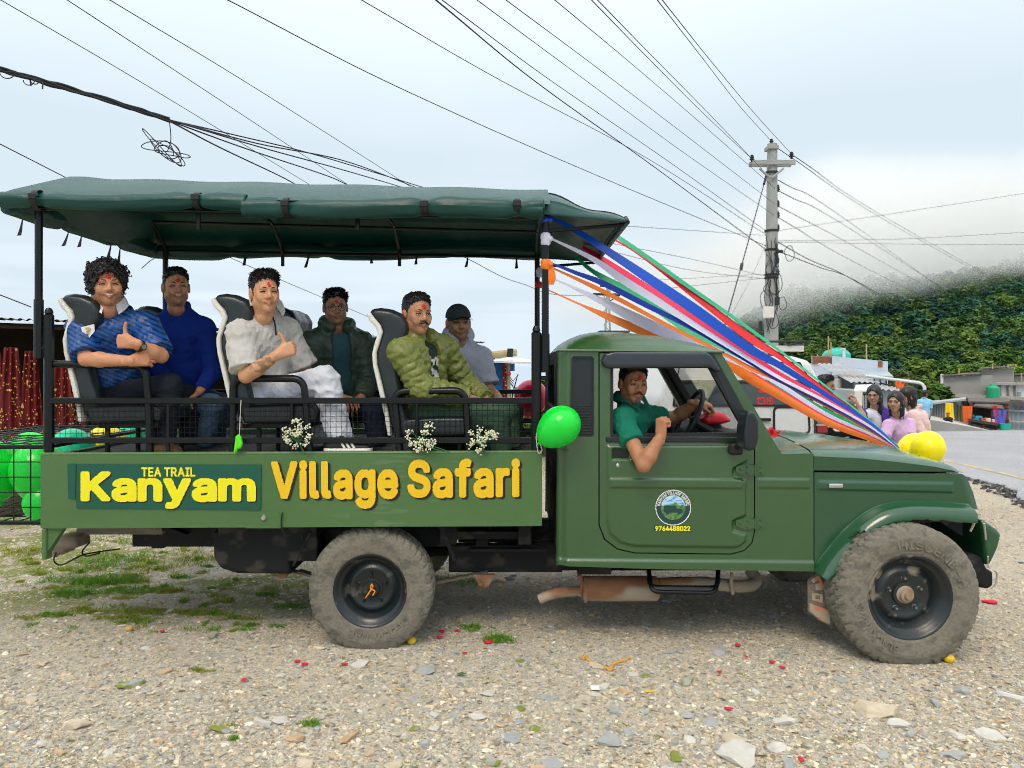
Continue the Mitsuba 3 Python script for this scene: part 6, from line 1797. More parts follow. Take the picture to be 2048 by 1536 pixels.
mat('m_orange_thread', (0.80, 0.27, 0.01), 0.7)
wheel((SX(740, 4.5), 4.60, 0.335), 0.367, 0.22, 0.212, 'm_rim_black', 0, (('GEOLANDAR', -35, -118),), label=None)
wheel((SX(1823, 4.26), 4.385, 0.366), 0.402, 0.25, 0.232, 'm_rim', 0.5, (('HISCEND-H', 105, 12), ('BLACKHAWK', 255, 186)))
wheel((SX(740, 4.5), 4.60, 0.335), 0.367, 0.22, 0.212, 'm_rim_black', 0, near=False)
wheel((SX(1800, 4.4), 4.60, 0.385), 0.402, 0.25, 0.232, 'm_rim_black', 4, near=False)

# ---------------- open tail cage behind the bed
tx0, tx1, tz0, tz1 = -3.72, x0 - 0.02, SZ(1046, 4.55), SZ(894, 4.55)
bars = []
CG = fresh(TR + '__tail_cage')
for y in (4.56, 6.06):
    for z in (tz0, tz1):
        bars.append(bx(tx0, tx1, y - .012, y + .012, z - .012, z + .012))
for z in (tz0, tz1):
    bars.append(bx(tx0 - .012, tx0 + .012, 4.56, 6.06, z - .012, z + .012))
    bars.append(bx(tx1 - .012, tx1 + .012, 4.56, 6.06, z - .012, z + .012))
put('frame', bars, 'm_black_tube', CG)
wr = []
for y in (4.56, 6.06):
    for z in np.linspace(tz0, tz1, 6)[1:-1]:
        wr.append(tube([(tx0, y, z), (tx1, y, z)], 0.004, 5))
    for x in np.arange(tx1 - .10, tx0, -.10):
        wr.append(tube([(x, y, tz0), (x, y, tz1)], 0.004, 5))
for z in (tz0, tz1):
    for x in np.arange(tx1 - .10, tx0, -.10):
        wr.append(tube([(x, 4.56, z), (x, 6.06, z)], 0.004, 5))
    for y in np.linspace(4.56, 6.06, 9)[1:-1]:
        wr.append(tube([(tx0, y, z), (tx1, y, z)], 0.004, 5))
for z in np.linspace(tz0, tz1, 6)[1:-1]:
    wr.append(tube([(tx0, 4.56, z), (tx0, 6.06, z)], 0.004, 5))
put('bars', wr, 'm_black_tube', CG, kind='stuff')
# ================================================================ PEOPLE
vmat('m_skin', 0.48, 0.4)
vmat('m_cloth', 0.85, 0.2)
vmat('m_shiny_cloth', 0.45, 0.45)
mat('m_hair', (0.010, 0.009, 0.009), 0.42, spec=0.5)
mat('m_brown_hair', (0.075, 0.030, 0.016), 0.45, spec=0.5)
mat('m_eye_white', (0.62, 0.60, 0.57), 0.25, spec=0.6)
mat('m_iris', (0.012, 0.008, 0.006), 0.1, spec=0.8)
mat('m_tilak', (0.72, 0.012, 0.02), 0.7)
mat('m_teeth', (0.75, 0.72, 0.66), 0.3)
mat('m_frame', (0.02, 0.02, 0.022), 0.3)
mat('m_dark_lens', (0.012, 0.011, 0.012), 0.08, spec=0.8)
mat('m_white_shoe', (0.72, 0.70, 0.64), 0.6)
mat('m_brown_shoe', (0.17, 0.09, 0.035), 0.55)
mat('m_black_shoe', (0.015, 0.016, 0.02), 0.5)
UP = np.array([0, 0, 1.0])


def frame(yaw, pitch=0.0, roll=0.0):
    """Columns forward, left, up; yaw 0 faces the camera, positive turns to the right of the picture; pitch > 0 nods down."""
    a = math.radians(yaw)
    f, l = np.array([math.sin(a), -math.cos(a), 0]), np.array([math.cos(a), math.sin(a), 0])
    Rm = np.stack([f, l, UP], 1)
    p, r = math.radians(pitch), math.radians(roll)
    Rp = np.array([[math.cos(p), 0, math.sin(p)], [0, 1, 0], [-math.sin(p), 0, math.cos(p)]])
    Rr = np.array([[1, 0, 0], [0, math.cos(r), -math.sin(r)], [0, math.sin(r), math.cos(r)]])
    return Rm @ Rr @ Rp


def to_world(m, Rm, c, s):
    return tm(np.array(m.vertices) @ Rm.T * s + c, m.faces)


def head_field(h, q, ears=True):
    f = Field((-.13, -.105, -.21), (.135, .105, .13), h)
    w, jw = q.get('wide', 1.0), q.get('jaw', 1.0)
    f.ball((-.012, 0, .035), (.096, .073 * w, .084), .01)
    f.ball((.016, 0, -.030), (.072, .060 * w * jw, .080), .03)
    f.ball((.062, 0, -.092), (.022, .022 * jw, .020), .03)
    for s in (1, -1):
        f.ball((.000, s * .046 * jw * w, -.058), .022, .03)
        f.ball((.060, s * .042 * w, -.017), .020, .022)
        f.bone((.081, s * .040, .020), (.087, s * .012, .021), .008, .009, .016)
    f.bone((.086, 0, .010), (.104, 0, -.026), .0075, .0125, .012)
    for s in (1, -1):
        f.ball((.093, s * .0135, -.031), .0095, .008)
        f.ball((.099, s * .031, .0005), (.018, .018, .012), .010, cut=True)
    sm = q.get('smile', 0.0)
    mw = .023 + .006 * sm
    for s in (1, -1):
        f.bone((.094, 0, -.0565), (.081, s * mw, -.058 + .009 * sm), .0062, .0036, .008)
        f.bone((.092, 0, -.068), (.081, s * mw * .95, -.060 + .009 * sm), .0068, .0036, .008)
        f.ball((.066, s * (.036 + .003 * sm), -.043 + .008 * sm), .016, .018)
    f.bone((.104, -mw * .8, -.0615 + .005 * sm), (.104, mw * .8, -.0615 + .005 * sm), .0085, .0085, .004, cut=True) if sm > .6 else None
    if ears:
        for s in (1, -1):
            f.ball((-.008, s * .079 * w, -.004), (.021, .010, .032), .010)
            f.ball((-.004, s * .088 * w, -.002), (.011, .006, .018), .006, cut=True)
    n = q.get('neck', .054)
    f.bone((-.020, 0, -.06), (-.032, 0, -.135), n, n * .96, .03)
    return f


def hair_line(x, style):
    if style == 'cap':
        return np.interp(x, [-.12, -.03, 0, .012, .03, .12], [-.06, -.05, -.02, .00, .03, .05])
    hi = {'fade': 1.0, 'short': 1.0, 'long': 1.0}.get(style, 1.0)
    return np.interp(x, [-.12, -.05, -.02, .000, .012, .028, .050, .075, .10], [-.085, -.075, -.054, -.040, -.018, .030, .062, .078 * hi, .092])


def head_parts(c, Rm, s, q, h=.0046):
    """[(name, mesh, material, colours)] of a head; its skin is returned first."""
    f = head_field(h, q)
    m = f.mesh()
    v = np.array(m.vertices)
    skin = np.array(q['skin'])
    col = np.tile(skin, (len(v), 1)) * (0.92 + 0.16 * meshkit.fbm(v * 60, 3, 2))[:, None]
    x, y, z = v.T
    sm = q.get('smile', 0.0)
    lip = (x > .078) & (np.abs(z + .0615 - .009 * sm * np.abs(y) / .03) < .0095) & (np.abs(y) < .026 + .006 * sm)
    col[lip] = skin * np.array(q.get('lips', (.82, .60, .60)))
    ear = (np.abs(y) > .074) & (np.abs(x + .006) < .03) & (z > -.05) & (z < .04)
    col[ear] *= [1.05, .9, .9]
    st = q.get('stubble', 0.0)
    if st:
        zone = (x > -.015) & (z < -.040) & (z > -.125) & ~lip & (z < -.040 - .25 * np.maximum(.055 - x, 0) + .0)
        zone |= (x > .07) & (z < -.043) & (z > -.06) & (np.abs(y) < .028) & ~lip
        edge_ = np.clip((-.046 - z) / .022, 0, 1) + np.clip((x - .07) / .02, 0, 1)
        g = .75 * st * np.clip(edge_, 0, 1) * (0.7 + 0.6 * meshkit.noise(v * 350, 4))
        col[zone] = col[zone] * (1 - g[zone, None]) + np.array([.02, .016, .014]) * g[zone, None]
    out = [('skin', m, 'm_skin', col)]
    bare = head_field(h, q, ears=False)
    X, Y, Z = np.meshgrid(*bare.ax, indexing='ij')
    style = q.get('hair', 'short')
    hm = q.get('hair_mat', 'm_hair')
    if style not in ('bald',):
        P = np.stack([X, Y, Z], -1)
        line = Z - hair_line(X, style) + .020 * (meshkit.fbm(P * 80, 2, 11) - .5)
        nz = meshkit.fbm(P * 55, 2, 9)
        if style == 'fade':
            t_ = np.clip((Z - .045) / .065, 0, 1)
            th = .0042 + .013 * t_ * t_ * (3 - 2 * t_)
        elif style == 'curly':
            Pg = meshkit.noise(P * 75, 5)
            th = .022 + .034 * np.clip((Z + .05) / .11, 0, 1) * (0.6 + 0.4 * np.clip(-X / .06 + .6, 0, 1)) + .018 * (Pg - .5) + .012 * (meshkit.noise(P * 130, 6) - .5)
            line = line + np.clip((-X + .02) / .05, 0, 1) * .02 + .012 * (Pg - .5)
        elif style == 'long':
            th = .016 + .010 * np.clip(-X / .05, 0, 1) + .006 * (nz - .5)
        elif style == 'cap':
            th = .0022 + 0 * Z
        else:
            t_ = np.clip((Z - .030) / .080, 0, 1)
            th = .0060 + .017 * t_ * t_ * (3 - 2 * t_) + .006 * (nz - .5)
        th = th * np.clip(.22 + line / .040, .2, 1) + 0.0012 * np.sin(Y * 900 + 200 * X + 6 * nz)
        hf = Field((-.13, -.105, -.21), (.135, .105, .13), h)
        if style in ('curly', 'long'):
            hf = Field((-.20, -.165, -.28), (.165, .165, .20), h * 1.15)
            X, Y, Z = np.meshgrid(*hf.ax, indexing='ij')
            P = np.stack([X, Y, Z], -1)
            g = Field(hf.lo, (.165, .165, .20), h * 1.15)
            g.ball((-.012, 0, .035), (.098, .076, .084), .01)
            g.ball((.0, 0, -.03), (.078, .064, .078), .03)
            if style == 'curly':
                Pg, P2 = meshkit.noise(P * 60, 5), meshkit.noise(P * 110, 6)
                th = .004 + .028 * np.clip((Z + .10) / .13, 0, 1) + .022 * (Pg - .5) + .018 * (P2 - .5)
                face = np.sqrt(((X - .10) / .115) ** 2 + (Y / .068) ** 2 + ((Z + .025) / .098) ** 2) - 1
                hf.F = np.maximum(np.maximum(g.F - th, -face * .06), -.075 - Z + .03 * (Pg - .5)).astype(np.float32)
            else:
                dz = q.get('hair_len', .16)
                th = .008 + .014 * (meshkit.fbm(P * np.array([26, 26, 6]), 2, 5) - .5)
                g.bone((-.045, .050, -.02), (-.035, .056, -dz), .030, .022, .03)
                g.bone((-.045, -.050, -.02), (-.035, -.056, -dz), .030, .022, .03)
                g.bone((-.070, 0, -.02), (-.070, 0, -dz), .036, .032, .03)
                face = np.sqrt(((X - .10) / .115) ** 2 + (Y / .062) ** 2 + ((Z + .042) / .105) ** 2) - 1
                hf.F = np.maximum(g.F - th, -face * .06).astype(np.float32)
        else:
            hf.F = np.maximum(bare.F - th.astype(np.float32), -line.astype(np.float32))
            for e in (1, -1):
                hf.ball((-.006, e * .083, -.006), (.024, .020, .034), .003, cut=True)
        hmesh = hf.mesh()
        if style != 'cap':
            hv, hn = np.array(hmesh.vertices), meshkit.arrays(hmesh, True)[2]
            r_ = np.random.default_rng(len(hv))
            ok = np.arange(len(hv))
            ms_ = [hmesh]
            band = np.nonzero((hv[:, 0] > .01) & (hv[:, 2] > .035))[0]
            pick = r_.choice(ok, 110 if style == 'curly' else 420 if style != 'long' else 150)
            if style in ('short', 'fade'):
                pick = np.concatenate([pick, r_.choice(band, 420)])
            elif style == 'curly':
                pick = np.concatenate([pick, r_.choice(band, 70)])
            for i in pick:
                pz = hv[i]
                if style == 'curly':
                    a_ = np.linspace(0, 2 * math.pi * r_.uniform(.7, 1.2), 8)
                    u_ = r_.normal(size=3); u_ /= np.linalg.norm(u_)
                    w_ = np.cross(u_, r_.normal(size=3)); w_ /= np.linalg.norm(w_)
                    rr_c = r_.uniform(.007, .013)
                    ms_.append(tube(pz + hn[i] * r_.uniform(.0, .010) + rr_c * (np.cos(a_)[:, None] * u_ + np.sin(a_)[:, None] * w_), .0026, 4))
                    continue
                top_ = np.clip((pz[2] - .03) / .06, 0, 1)
                if style == 'long':
                    dr_ = np.array([.1, 0, -1.0]) + r_.normal(0, .12, 3)
                else:
                    dr_ = hn[i] * (.10 + .18 * top_) + np.array([.55, r_.normal(0, .45) + .25, .25]) * top_ + np.array([-.35, 0, -.8]) * (1 - top_)
                    dr_ = dr_ - hn[i] * max(0.0, -(dr_ @ hn[i]) - .05) - hn[i] * min(0.0, dr_ @ hn[i])
                dr_ /= np.linalg.norm(dr_)
                L_ = r_.uniform(.6, 1.2) * ((.020 if style == 'short' else .011) * (.35 + .65 * top_) if style != 'long' else .05)
                ms_.append(tube([pz - hn[i] * .003, pz + dr_ * L_ * .55 + hn[i] * .001, pz + dr_ * L_ + UP * -.002], [.0026, .0022, .0004], 4))
            hmesh = cat(ms_)
        out.append(('hair', hmesh, hm, None))
    # brows, eyes
    for e in (1, -1):
        k = np.linspace(0, 1, 7)
        by = e * (.013 + .034 * k)
        bz = .0205 + .006 * np.sin(k * 2.3) - .004 * k + q.get('brow', 0.0)
        bxx = .0945 - .020 * k ** 2
        if q.get('brows', True):
            out.append(('eyebrow', tube(np.stack([bxx, by, bz], -1), .0052 * (1 - .55 * np.abs(k - .35)), 6, flat=.6), hm, None))
        out.append(('eye', trimesh.creation.icosphere(2, .0125).apply_translation((.0745, e * .0315, .0005)), 'm_eye_white', None))
        out.append(('iris', trimesh.creation.icosphere(1, .0078).apply_translation((.0804, e * .0315 + q.get('gaze', 0) * .004, .0000)), 'm_iris', None))
        lid = np.stack([.0865 - .010 * (2 * k - 1) ** 2, e * .031 + .0155 * (2 * k - 1), .0052 - .0060 * (2 * k - 1) ** 2 - q.get('squint', 0) * .002], -1)
        out.append(('eyelash', tube(lid + [.002, 0, 0], .0030, 5), 'm_hair', None))
        ul = np.stack([.0860 - .010 * (2 * k - 1) ** 2, e * .031 + .0155 * (2 * k - 1), .0078 - .0058 * (2 * k - 1) ** 2 - q.get('squint', 0) * .002], -1)
        out.append(('eyelid', tube(ul, .0034, 6), 'm_skin', np.tile(skin * .88, (7 * 6 + 2, 1))))
        lo = np.stack([.0850 - .010 * (2 * k - 1) ** 2, e * .031 + .0145 * (2 * k - 1), -.0072 + .0040 * (2 * k - 1) ** 2 + q.get('squint', 0) * .003], -1)
        out.append(('eyelid', tube(lo, .0034, 6), 'm_skin', np.tile(skin * .92, (7 * 6 + 2, 1))))
    if sm > .6:
        out.append(('teeth', box((.0935, 0, -.0600 + .005 * sm), (.006, .030, .0062), .002), 'm_teeth', None))
    if q.get('moustache'):
        k = np.linspace(-1, 1, 11)
        out.append(('moustache', tube(np.stack([.1005 - .017 * k ** 2, .031 * k, -.0475 - .009 * np.abs(k) ** 1.6], -1), .0058 * (1 - .45 * k ** 2), 7, flat=.8), hm, None))
    if q.get('goatee'):
        gm = q.get('goatee_mat', 'm_hair')
        g = Field((.03, -.04, -.13), (.12, .04, -.06), h)
        g.ball((.075, 0, -.092), (.018, .018, .020), .01)
        out.append(('beard', g.mesh(), gm, None))
    if q.get('tilak'):
        tz = q['tilak']
        n_ = np.random.default_rng(int(abs(c[0]) * 1000))
        P = np.array([(.0915, 0, .040)]) + n_.normal(0, 1, (22, 3)) * np.array([.0008, .0045 * tz, .0085 * tz])
        P[:, 0] = .0965 - .16 * (P[:, 2] - .03)
        out.append(('forehead_mark', cat([trimesh.creation.icosphere(0, .0038).apply_translation(p) for p in P]), 'm_tilak', None))
    if q.get('glasses'):
        gm = 'm_dark_lens' if q['glasses'] == 'sun' else 'm_frame'
        fr = []
        for e in (1, -1):
            a = np.linspace(0, 2 * math.pi, 17)
            fr.append(tube(np.stack([.1005 - .010 * np.abs(np.cos(a)) * .5, e * .033 + .025 * np.cos(a), -.002 + .021 * np.sin(a)], -1), .0017, 5, cap=False))
            fr.append(tube([(.098, e * .058, .004), (.03, e * .080, .006), (-.01, e * .082, .000)], .0017, 5))
            if q['glasses'] == 'sun':
                fr.append(tm([(.100, e * .033 + .025 * math.cos(t), -.002 + .021 * math.sin(t)) for t in a[:-1]] + [(.102, e * .033, -.002)], [[i, (i + 1) % 16, 16] for i in range(16)]))
        fr.append(tube([(.100, .010, .002), (.103, 0, .005), (.100, -.010, .002)], .0017, 5))
        out.append(('glasses', cat(fr), gm, None))
    if q.get('cap'):
        g = Field((-.14, -.12, .0), (.20, .12, .16), .0055)
        g.ball((-.008, 0, .040), (.108, .086, .092), .01)
        g.F = np.maximum(g.F, (.034 + .10 * np.maximum(-np.meshgrid(*g.ax, indexing='ij')[0] * .15, 0) - np.meshgrid(*g.ax, indexing='ij')[2])).astype(np.float32)
        out.append(('cap', g.mesh(), 'm_cap', None))
        k = np.linspace(-1, 1, 13)
        br = []
        for u in np.linspace(0, 1, 6):
            br.append(np.stack([.075 + .085 * u * np.sqrt(1 - .75 * k ** 2) - .03 * k ** 2 * (1 - u) * 2, .078 * k, .048 - .010 * u - .018 * k ** 2], -1))
        br = np.array(br)
        out.append(('cap_brim', cat([grid_mesh(br), grid_mesh(br[::-1] - [0, 0, .006])]), 'm_cap', None))
    return [(nm, to_world(m_, Rm, c, s), b, co) for nm, m_, b, co in out]


def hand_mesh(wrist, d, n, left, pose, s=1.0, h=.0045):
    d = np.asarray(d, float) / np.linalg.norm(d)
    n = np.asarray(n, float)
    n = n - d * (n @ d)
    n /= np.linalg.norm(n)
    sd = np.cross(d, n) * (-1 if left else 1)
    wrist = np.asarray(wrist, float)
    f = Field(wrist - .19 * s, wrist + .19 * s, h)

    def p(a, b, c_):
        return wrist + s * (a * d + b * sd + c_ * n)
    curls = {'fist': (72, 165, 245), 'thumb': (72, 165, 245), 'relaxed': (22, 48, 66), 'grip': (50, 110, 160), 'flat': (8, 18, 26)}[pose]
    L = (.044, .027, .021)
    for i, (b, k, a0) in enumerate(((.030, .95, .088), (.010, 1.05, .092), (-.010, 1.0, .088), (-.028, .80, .080))):
        f.bone(p(.0, b * .55, 0), p(a0, b, 0), .0165 * s, .0118 * s, .014 * s)
        q = p(a0, b, 0)
        for j in range(3):
            c_ = math.radians(curls[j] + 5 * i)
            fan = 0.10 * (b / .03) if pose in ('relaxed', 'flat') else 0
            nx = q + s * L[j] * k * (math.cos(c_) * d + math.sin(c_) * n + fan * sd)
            f.bone(q, nx, (.0098 - .0007 * j) * s, (.0092 - .0008 * j) * s, .003 * s)
            q = nx
    t0 = p(.026, .024, .006)
    if pose == 'thumb':
        t1, t2, t3 = p(.058, .046, .008), p(.062, .080, .004), p(.056, .108, -.004)
    elif pose in ('fist', 'grip'):
        t1, t2, t3 = p(.055, .040, .020), p(.085, .034, .036), p(.100, .014, .044)
    else:
        t1, t2, t3 = p(.054, .046, .010), p(.082, .056, .016), p(.104, .058, .022)
    f.bone(t0, t1, .017 * s, .0130 * s, .012 * s).bone(t1, t2, .0122 * s, .0112 * s, .004).bone(t2, t3, .0112 * s, .0088 * s, .003)
    f.bone(wrist - d * .03 * s, p(.02, 0, 0), .026 * s, .024 * s, .015, squash=(n, .72))
    return f.mesh()


def folds(m, amp, freq=16, seed=0):
    v = np.array(m.vertices)
    nrm = meshkit.arrays(m, True)[2]
    r = 1 - np.abs(2 * meshkit.fbm(v * freq + seed, 2, seed) - 1)
    r2 = meshkit.fbm(v * freq * 0.45 + seed, 2, seed + 3) - .5
    r3 = 1 - np.abs(2 * meshkit.fbm(v * np.array([1.7, 1.7, 1.0]) * freq * 1.5 + seed + 9, 2, seed + 5) - 1)
    return tm(v + nrm * (amp * (r - .75) * 3.2 + amp * 1.8 * r2 + amp * 1.5 * (r3 - .75))[:, None], m.faces)


def tint(m, color, var=.10, fn=None, seed=0):
    v = np.array(m.vertices)
    c = np.tile(np.array(color, float), (len(v), 1))
    if fn:
        c = fn(v, c)
    return np.clip(c * (1 - var / 2 + var * meshkit.fbm(v * 35, 3, seed))[:, None], 0, 1)


def figure(label, J, yaw, head, top, legs, hands=(), group=None, h=.0075, shoes=None, skin_part=None, extra=None, neck_r=1.0):
    """A person from joints (pixel, pixel, depth). Skin is one mesh (head, neck, torso, arms, hands); hair and clothing are parts."""
    K = {k: W(*v) for k, v in J.items()}
    P = thing('person', label, 'person', group)
    view = math.degrees(math.atan2(CX - J['head'][0], FPX))       # which way the camera lies from here
    Rm = frame(head['turn'][0] + view, *head['turn'][1:])
    hs = head.get('size', 1.0)
    f0 = frame(yaw + view)
    bulk = top.get('bulk', 1.0)
    fw, lf = f0[:, 0], f0[:, 1]
    hc = K['head']
    parts = head_parts(hc, Rm, hs, head, head.get('h', .0046))
    skin = np.array(head['skin'])
    allp = np.array(list(K.values()))
    up_pts = np.array([K[k] for k in ('neck', 'shR', 'shL', 'elR', 'elL', 'wrR', 'wrL', 'hip')])
    lo, hi = up_pts.min(0) - .17, up_pts.max(0) + .17
    chest = K['hip'] * .32 + K['neck'] * .68
    belly = K['hip'] * .72 + K['neck'] * .28
    fat = top.get('fat', 1.0) * top.get('bulk', 1.0)

    def torso(f, g, rib=None):
        f.bone(K['hip'], belly, (.118 + g) * fat, (.124 + g) * fat, .05, squash=(fw, .84), rib=None)
        f.bone(belly, chest, (.124 + g) * fat, (.132 + g) * fat, .06, squash=(fw, .80), rib=rib)
        f.bone(chest * .9 + .1 * K['shR'], chest * .9 + .1 * K['shL'], (.112 + g) * bulk, (.112 + g) * bulk, .06, squash=(fw, .9))
        f.bone(K['shR'], K['shL'], (.058 + g) * bulk, (.058 + g) * bulk, .06)
        for s_ in ('shR', 'shL'):
            f.bone(K['neck'] - UP * .008, K[s_] - UP * .005, .042 + g * .6, (.048 + g) * bulk, .05)

    sk = Field(lo, hi, h)
    torso(sk, -.020)
    for a in 'RL':
        sk.bone(K['sh' + a], K['el' + a], .046 * bulk, .041 * bulk, .03)
        mid = K['el' + a] * .7 + K['wr' + a] * .3
        sk.bone(K['el' + a], mid, .040 * bulk, .043 * bulk, .015)
        sk.bone(mid, K['wr' + a], .043 * bulk, .0285 * bulk, .02)
    nb = hc + (Rm @ np.array([-.030, 0, -.13])) * hs
    sk.bone(nb, K['neck'], .054 * neck_r * hs, .058 * neck_r, .03)
    ms, cs = [sk.mesh()], []
    cs.append(tint(ms[0], skin * head.get('arm_tone', 1.0), .12, seed=2))
    if head.get('tattoo'):
        v = np.array(ms[0].vertices)
        a_, b_ = K['el' + head['tattoo']], K['wr' + head['tattoo']]
        t = ((v - a_) @ (b_ - a_)) / ((b_ - a_) @ (b_ - a_))
        dd = np.linalg.norm(v - a_ - np.clip(t, 0, 1)[:, None] * (b_ - a_), axis=1)
        ink = (t > .25) & (t < .85) & (dd < .06) & (meshkit.fbm(v * 45, 2, 5) > .47)
        cs[0][ink] *= [.52, .55, .62]
    for side, d, n, pose in hands:
        ms.append(hand_mesh(K['wr' + side], d, n, side == 'L', pose, head.get('hand', 1.0), .0045 if h < .009 else .008))
        cs.append(tint(ms[-1], skin * head.get('arm_tone', 1.0) * np.array([1.0, .97, .95]), .12, seed=3))
    ms.insert(0, parts[0][1])
    cs.insert(0, parts[0][3])
    put('body', cat(ms), 'm_skin', P, smooth=True, color=np.vstack(cs))
    for nm, m, b, co in parts[1:]:
        put(nm, m, b, P, smooth=True, color=co)
    # the top
    g = top.get('loose', .0)
    tf = Field(lo - .03, hi + .03, h)
    rib = top.get('rib')
    torso(tf, g, (rib[0], rib[2]) if rib else None)
    if top.get('long'):
        tf.bone(K['hip'], K['hip'] - UP * top['long'], (.125 + g) * fat, (.13 + g) * fat, .05, squash=(fw, .9))
    sl = top.get('sleeve', 0.62)
    rr = top.get('sleeve_r', .020)
    for a in 'RL':
        S, E, Wr = K['sh' + a], K['el' + a], K['wr' + a]
        if sl <= 1:
            e = S + (E - S) * sl
            tf.bone(S, e, .050 * bulk + rr, .047 * bulk + rr * 1.25, .03, end=True, rib=(rib[1], rib[2]) if rib else None)
        else:
            w_ = E + (Wr - E) * (sl - 1)
            tf.bone(S, E, .050 * bulk + rr, .044 * bulk + rr, .03, rib=(rib[1], rib[2]) if rib else None)
            tf.bone(E, w_, .044 * bulk + rr, .032 * bulk + rr * .8, .018, end=True, rib=(rib[1], rib[2]) if rib else None)
    # neckline
    nd = top.get('neckline', .050)
    tf.ball(K['neck'] + fw * .022 + UP * .085, nd * 1.55, .012, cut=True)
    for a in np.linspace(0, 2 * math.pi, 15)[:-1]:            # the band round the neck
        ring_at = lambda t_: K['neck'] + .066 * (math.cos(t_) * fw + math.sin(t_) * lf) + UP * (.020 - .018 * math.cos(t_))
        tf.bone(ring_at(a), ring_at(a + .45), .015, .015, .015)
    if top.get('vee'):
        tf.bone(K['neck'] + fw * .07, K['neck'] + fw * .105 - UP * top['vee'], .032, .006, .01, cut=True)
    opn = top.get('open')
    if opn:
        q0, q1 = K['neck'] + fw * .10 + UP * .02, K['hip'] + fw * .16
        tf.bone(q0, q1, opn, opn * 1.15, .012, cut=True)
    if top.get('hood'):
        for a in np.linspace(-2.5, 2.5, 11)[:-1]:
            b = a + .5
            pa = K['neck'] + .088 * (-fw * math.cos(a) + lf * math.sin(a)) + UP * (.035 - .03 * (1 - math.cos(a)))
            pb = K['neck'] + .088 * (-fw * math.cos(b) + lf * math.sin(b)) + UP * (.035 - .03 * (1 - math.cos(b)))
            tf.bone(pa, pb, .038, .038, .02)
    m = folds(tf.mesh(), top.get('fold', .004), top.get('fold_freq', 15), 1)
    put(top['name'], m, top.get('mat', 'm_cloth'), P, smooth=True, color=tint(m, top['color'], .14, top.get('fn'), 4))
    if top.get('inner'):
        inf = Field(lo - .03, hi + .03, h)
        torso(inf, -.006)
        inf.bone(K['neck'] + UP * .05, K['neck'] + UP * .14, .060, .066, .01, cut=True)
        m = folds(inf.mesh(), .003, 14, 6)
        put(top['inner'][0], m, 'm_cloth', P, smooth=True, color=tint(m, top['inner'][1], .12, top.get('inner_fn'), 4))
    if top.get('collar'):
        cc, cm = top['collar'][:2]
        r0, r1, dr = .062 * neck_r, .086, .044
        n = 29
        a = np.linspace(.35, 2 * math.pi - .35, n)
        tipf = np.clip(1 - np.minimum(a, 2 * math.pi - a) / 1.1, 0, 1)
        base = K['neck'] + fw * .012
        ring = lambda r, z, e: base + (r * np.cos(a))[:, None] * fw + (r * np.sin(a))[:, None] * lf + (z - e * tipf)[:, None] * UP
        V = np.stack([ring(r0 + .006, .074, .070), ring(r0 + .018, .084, .072), ring(r1 + .018, .058, .082), ring(r1 + .030 + .022 * tipf, .028, .086)], 1)
        m = cat([grid_mesh(V), grid_mesh((V - UP * .005)[:, ::-1])])
        put('collar', m, 'm_cloth', P, smooth=True, color=tint(m, cc, .05))
    # legs
    pts = np.array([K[k] for k in K if k[:2] in ('hp', 'kn', 'an')])
    if legs:
        lf_ = Field(pts.min(0) - .16, pts.max(0) + .16, max(h, .008))
        lw = legs.get('loose', .012)
        lf_.bone(K['hpR'], K['hpL'], .105 + lw, .105 + lw, .05)
        if legs.get('skirt'):
            kn = (K['knR'] + K['knL']) / 2
            lf_.bone(K['hip'], kn, .14, legs['skirt'], .05, end=True)
        else:
            for a in 'RL':
                lf_.bone(K['hp' + a], K['kn' + a], .086 + lw, .060 + lw, .03)
                lf_.bone(K['kn' + a], K['an' + a], .058 + lw, .040 + lw * 1.3, .02, end=True)
        m = folds(lf_.mesh(), legs.get('fold', .004), 13, 8)
        put(legs.get('name', 'trousers'), m, 'm_cloth', P, smooth=True, color=tint(m, legs['color'], .16, legs.get('fn'), 7))
    for sh in shoes or ():
        a, b, kind = W(*sh[0]), W(*sh[1]), sh[2]
        f = Field(np.minimum(a, b) - .10, np.maximum(a, b) + .12, .006)
        d = (b - a) / np.linalg.norm(b - a)
        f.bone(a + UP * .045, a + d * .05 + UP * .055, .040, .044, .02)
        f.bone(a + UP * .030, b + UP * .022, .040, .034, .02, squash=(UP, .8))
        f.F = np.maximum(f.F, (a[2] + .004 - f.ax[2])[None, None, :]).astype(np.float32)
        if kind == 'm_brown_shoe':
            f.F = np.maximum(f.F, (f.ax[2] - a[2] - .062)[None, None, :]).astype(np.float32)
        Sk = put('shoe', f.mesh(), kind, P, smooth=True)
        fs = Field(np.minimum(a, b) - .10, np.maximum(a, b) + .10, .006)
        fs.bone(a + UP * .012, b + UP * .012, .044, .040, .01)
        fs.F = np.maximum(np.maximum(fs.F, (a[2] - .006 - fs.ax[2])[None, None, :]), (fs.ax[2] - a[2] - .020)[None, None, :]).astype(np.float32)
        put('sole', fs.mesh(), 'm_white_shoe' if kind != 'm_brown_shoe' else 'm_brown_shoe', P, smooth=30)
        if kind == 'm_black_shoe':
            sdv = np.cross(UP, d) * (-1 if np.cross(UP, d)[1] > 0 else 1)
            put('stripe', [box((0, 0, 0), (.013, .004, .062), .001).apply_transform(trimesh.transformations.rotation_matrix(-.55, [0, 1, 0])).apply_translation(a + d * (.075 + .028 * i) + UP * .046 + sdv * (.0395 - .001 * i)) for i in range(3)], 'm_white_shoe', P)
    if extra:
        extra(P, K, fw, lf)
    return P


